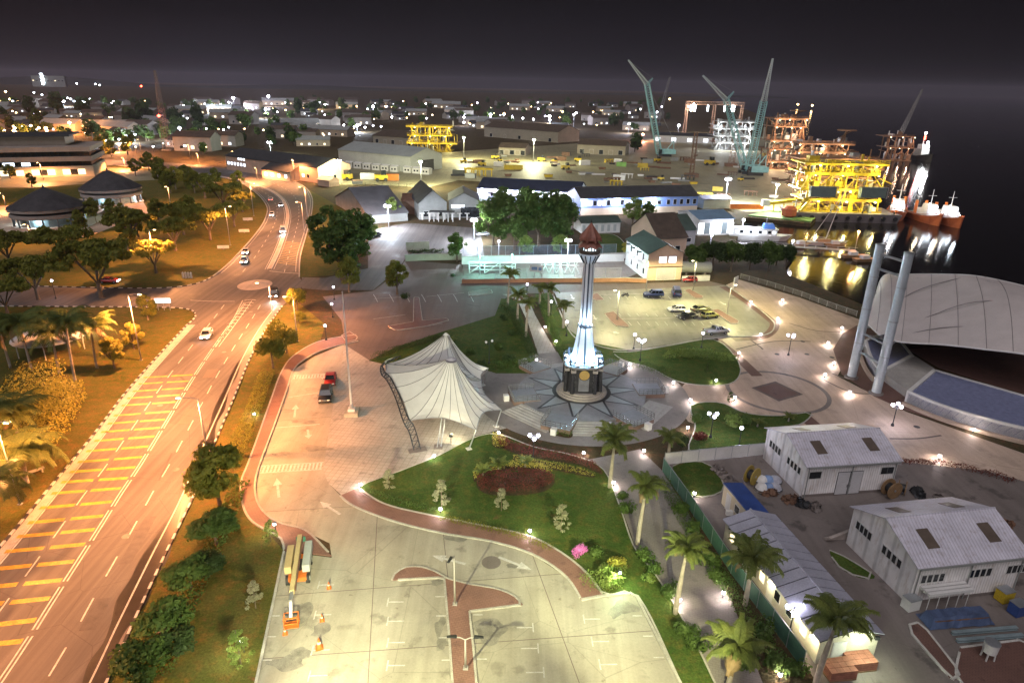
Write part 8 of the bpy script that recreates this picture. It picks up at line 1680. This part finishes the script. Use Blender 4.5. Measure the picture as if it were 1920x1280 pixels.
for i_, (x, y, k, m) in enumerate(((175, 318, 1.6, lf_olive), (150, 312, 1.5, lf_olive), (20, 315, 1.4, lf_olive), (210, 296, 1.4, lf_olive), (240, 290, 1.5, lf_olive), (190, 288, 1.4, lf_olive), (280, 320, 1.3, lf_olive), (300, 335, 1.4, lf_olive), (255, 330, 1.1, lf_olive), (330, 355, 1.3, lf_yell_lit), (350, 348, 1.2, lf_olive), (365, 362, 1.3, lf_olive), (300, 345, 1.2, lf_olive), (320, 362, 1.2, lf_olive), (180, 418, 1.1, lf_olive), (210, 410, .9, lf_olive), (150, 440, 1.0, lf_olive), (235, 430, 1.1, lf_olive), (260, 445, 1.0, lf_olive), (20, 335, .9, lf_olive), (60, 350, .8, lf_olive), (405, 345, 1.0, lf_olive), (240, 470, 1.1, lf_olive), (355, 420, 1.3, lf_olive), (300, 425, 1.2, lf_olive))):
    tree(x, y, 'broad', k * .95, PK[i_], m, 'park_tree', 'trees of the orange-lit park')
# far lamps: each a post with a glowing head
FL = {}
def far_lamp(x, y, ty, m, k=1.0, lab='small white lamp among the far town lights', grp='white lamps of the far town'):
    b = G(x, y); h = max(4, min(hz(x, y, ty), 14 + b.y * .006)); t = thing('far_lamp', lab, 'lamp', b, 0, grp); s = .0011 * b.y * k + .15
    if 'p' not in FL: FL['p'] = MB().cyl((0, 0, 0), (0, 0, 1), .5, .4, 5).mesh('pole'); FL['p'].materials.append(darkmetal)
    key = m.name
    if key not in FL: FL[key] = MB().lathe([(.15, -.8), (.8, -.4), (1, 0), (.8, .4), (.15, .8)], 8).mesh('lamp_head'); FL[key].materials.append(m)
    p = part('pole', FL['p'], None, t); p.scale = (.3, .3, h); q = part('lamp_head', FL[key], None, t, loc=(0, 0, h)); q.scale = (s, s, s)
    return t, b, h
WL = dict(lab='small white lamp among the far town lights', grp='white lamps of the far town'); OL = dict(lab='small orange lamp among the far town lights', grp='orange lamps of the far town')
for x, y in ((2, 190), (20, 186), (35, 190), (45, 193), (60, 190), (75, 185), (92, 186), (105, 190), (12, 172), (115, 200)): far_lamp(x, y + 6, y, e_sod, 1.3, **OL)
for x, y in ((5, 192), (15, 193), (25, 190), (100, 188), (108, 190), (115, 186), (122, 190), (128, 184), (134, 186), (140, 190), (148, 190), (155, 190), (160, 192), (170, 186), (175, 192), (182, 190), (188, 192), (195, 194), (200, 192), (210, 194), (118, 206), (122, 208), (105, 205), (38, 203), (18, 196), (180, 158), (145, 157), (188, 160), (80, 178), (65, 174)): far_lamp(x, y + 6, y, e_cool, 1.0, **WL)
for x, y in ((115, 228), (128, 230), (134, 228), (140, 230), (158, 232), (45, 238), (30, 240), (60, 236), (75, 240), (90, 245), (100, 250), (22, 250), (10, 245)): far_lamp(x, y + 10, y, e_sod, 1.5, **OL)
for x, y in ((215, 238), (225, 240), (212, 262), (225, 265), (240, 258), (200, 268), (268, 236), (275, 240), (255, 255), (322, 217), (345, 198), (365, 190), (385, 195), (400, 198), (415, 196), (430, 192), (440, 186), (505, 180), (455, 203), (475, 205), (505, 205), (515, 203), (530, 187), (545, 235), (430, 240), (420, 245), (370, 258), (380, 260), (388, 243), (396, 232), (340, 236), (352, 222), (600, 192), (610, 196), (550, 225), (560, 228), (590, 236), (300, 234), (310, 228)): far_lamp(x, y + 7, y, r.choice([e_cool, e_cool, e_violet, e_white]), 1.0, **WL)
for x, y in ((668, 196), (690, 205), (705, 210), (725, 200), (733, 203), (645, 235), (655, 240), (665, 238), (675, 234), (685, 240), (700, 236), (715, 238), (735, 220), (800, 222), (870, 215), (895, 193), (920, 220), (945, 215), (958, 225), (980, 222), (1000, 224), (1022, 218), (1060, 215), (1080, 212), (1100, 218), (1125, 220), (1180, 212), (870, 230), (1240, 200), (1290, 200), (1300, 195), (1200, 205)): far_lamp(x, y + 7, y, r.choice([e_cool, e_violet, e_white]), 1.1, **WL)
for x, y in ((690, 200), (735, 202), (750, 206), (925, 212), (945, 213), (1055, 210), (1495, 196), (1522, 198), (1255, 186), (1130, 208)): far_lamp(x, y + 6, y, e_sod, 1.2, **OL)
for i in range(150): y = 198 + 90 * r.random() ** 1.3; x = r.uniform(0, 1150); far_lamp(x, y, y - r.uniform(4, 9), r.choice([e_cool, e_white, e_violet, e_warm, e_sod]), r.uniform(.4, .8), **WL) if in_poly_clear(x, y) else None
for i in range(70): y = 204 + 70 * r.random(); x = r.uniform(0, 900) if i % 3 else r.uniform(0, 260); far_lamp(x, y, y - r.uniform(5, 9), e_sod, r.uniform(.6, 1.1), **OL) if in_poly_clear(x, y) else None
for x, y, lab in ((268, 160, 'tiny far red lamp beside the lattice mast'),): far_lamp(x, y + 20, y, e_red, 1.2, lab, None)
# strong town lamps that light their surroundings
for k, (x, y, ty, m, c, w, lab) in enumerate(((30, 262, 245, e_sod, SODIUM, 26000, 'bright orange lamp behind the office block left'), (90, 258, 240, e_sod, SODIUM, 26000, 'bright orange lamp behind the office block middle'), (135, 252, 230, e_sod, SODIUM, 26000, 'bright orange lamp behind the office block right'), (225, 285, 270, e_sod, SODIUM, 14000, 'orange lamp left of the lattice mast foot'), (120, 200, 190, e_flood, COOL, 60000, 'bright white lamp in the far left terrace row'), (180, 204, 192, e_flood, COOL, 60000, 'bright white lamp at the right of the far terrace row'), (240, 268, 255, e_cool, COOL, 16000, 'white lamp near the mast foot'), (400, 212, 198, e_cool, COOL, 40000, 'white lamp above the dark far hill'), (500, 222, 205, e_cool, COOL, 30000, 'white lamp over the far flat roofs'), (440, 205, 184, e_flood, VIOLET, 40000, 'twin violet lamp left over the far town'), (505, 200, 181, e_flood, VIOLET, 40000, 'twin violet lamp right over the far town'), (560, 240, 228, e_cool, COOL, 18000, 'white lamp by the far grey warehouse'), (385, 262, 250, e_flood, VIOLET, 12000, 'violet lamp beyond the pink building'), (670, 248, 236, e_flood, COOL, 18000, 'white lamp left of the yellow module'), (700, 214, 200, e_flood, VIOLET, 30000, 'violet lamp above the far trees'), (960, 232, 222, e_flood, COOL, 24000, 'turquoise-white lamp above the long warehouse'), (1030, 232, 218, e_flood, VIOLET, 24000, 'violet lamp above the long warehouse right end'), (920, 222, 215, e_cool, COOL, 20000, 'white lamp over the far yard left'), (340, 262, 240, e_cool, COOL, 14000, 'white lamp right of the lattice mast'), (590, 205, 193, e_warm, (1, .8, .5), 30000, 'warm lamp over the far ridge'))):
    tt_, b, h = far_lamp(x, y, ty, m, 1.7, lab, 'strong lamps of the far town'); bulb(tt_, (0, -3, h - 2), c, w * 3.5, .8)
# hill-top building with lit stair tower
b = G(95, 163); t = thing('hilltop_building', 'long pale block with a lit stair tower on the far left skyline', 'building', b); k = b.y / FPX
part('wall', MB().box((0, 0, 9 * k), (58 * k, 18, 18 * k)), greyw, t); part('stair_tower', MB().box((-9 * k, -10, 12 * k), (5 * k, 6, 24 * k)), greyw, t)
for i in range(7): part('stair_window', MB().box((-9 * k + (i % 2) * k, -14, (4 + 2.8 * i) * k), (5 * k, 1, 1.0 * k)), e_cool, t)
for i in range(9): part('window', MB().box((-26 * k + i * 6.4 * k, -9.6, 10 * k), (2.2 * k, .6, 1.6 * k)), [win_warm, glassd, glassd][i % 3], t)
# ================================================================== night haze round the whole scene
hb = MB().box((0, 4560, 62), (18400, 9200, 134))
hz_ = tag(part('haze', hb, None, None), kind='stuff')
hmn = bpy.data.materials.new('haze_air'); hmn.use_nodes = True; ht = hmn.node_tree; ht.nodes.clear()
ho = ht.nodes.new('ShaderNodeOutputMaterial'); hv = ht.nodes.new('ShaderNodeVolumePrincipled'); hv.inputs['Density'].default_value = 0.00004; hv.inputs['Color'].default_value = (.86, .80, .98, 1)
ht.links.new(hv.outputs[0], ho.inputs['Volume']); hz_.data.materials.append(hmn)
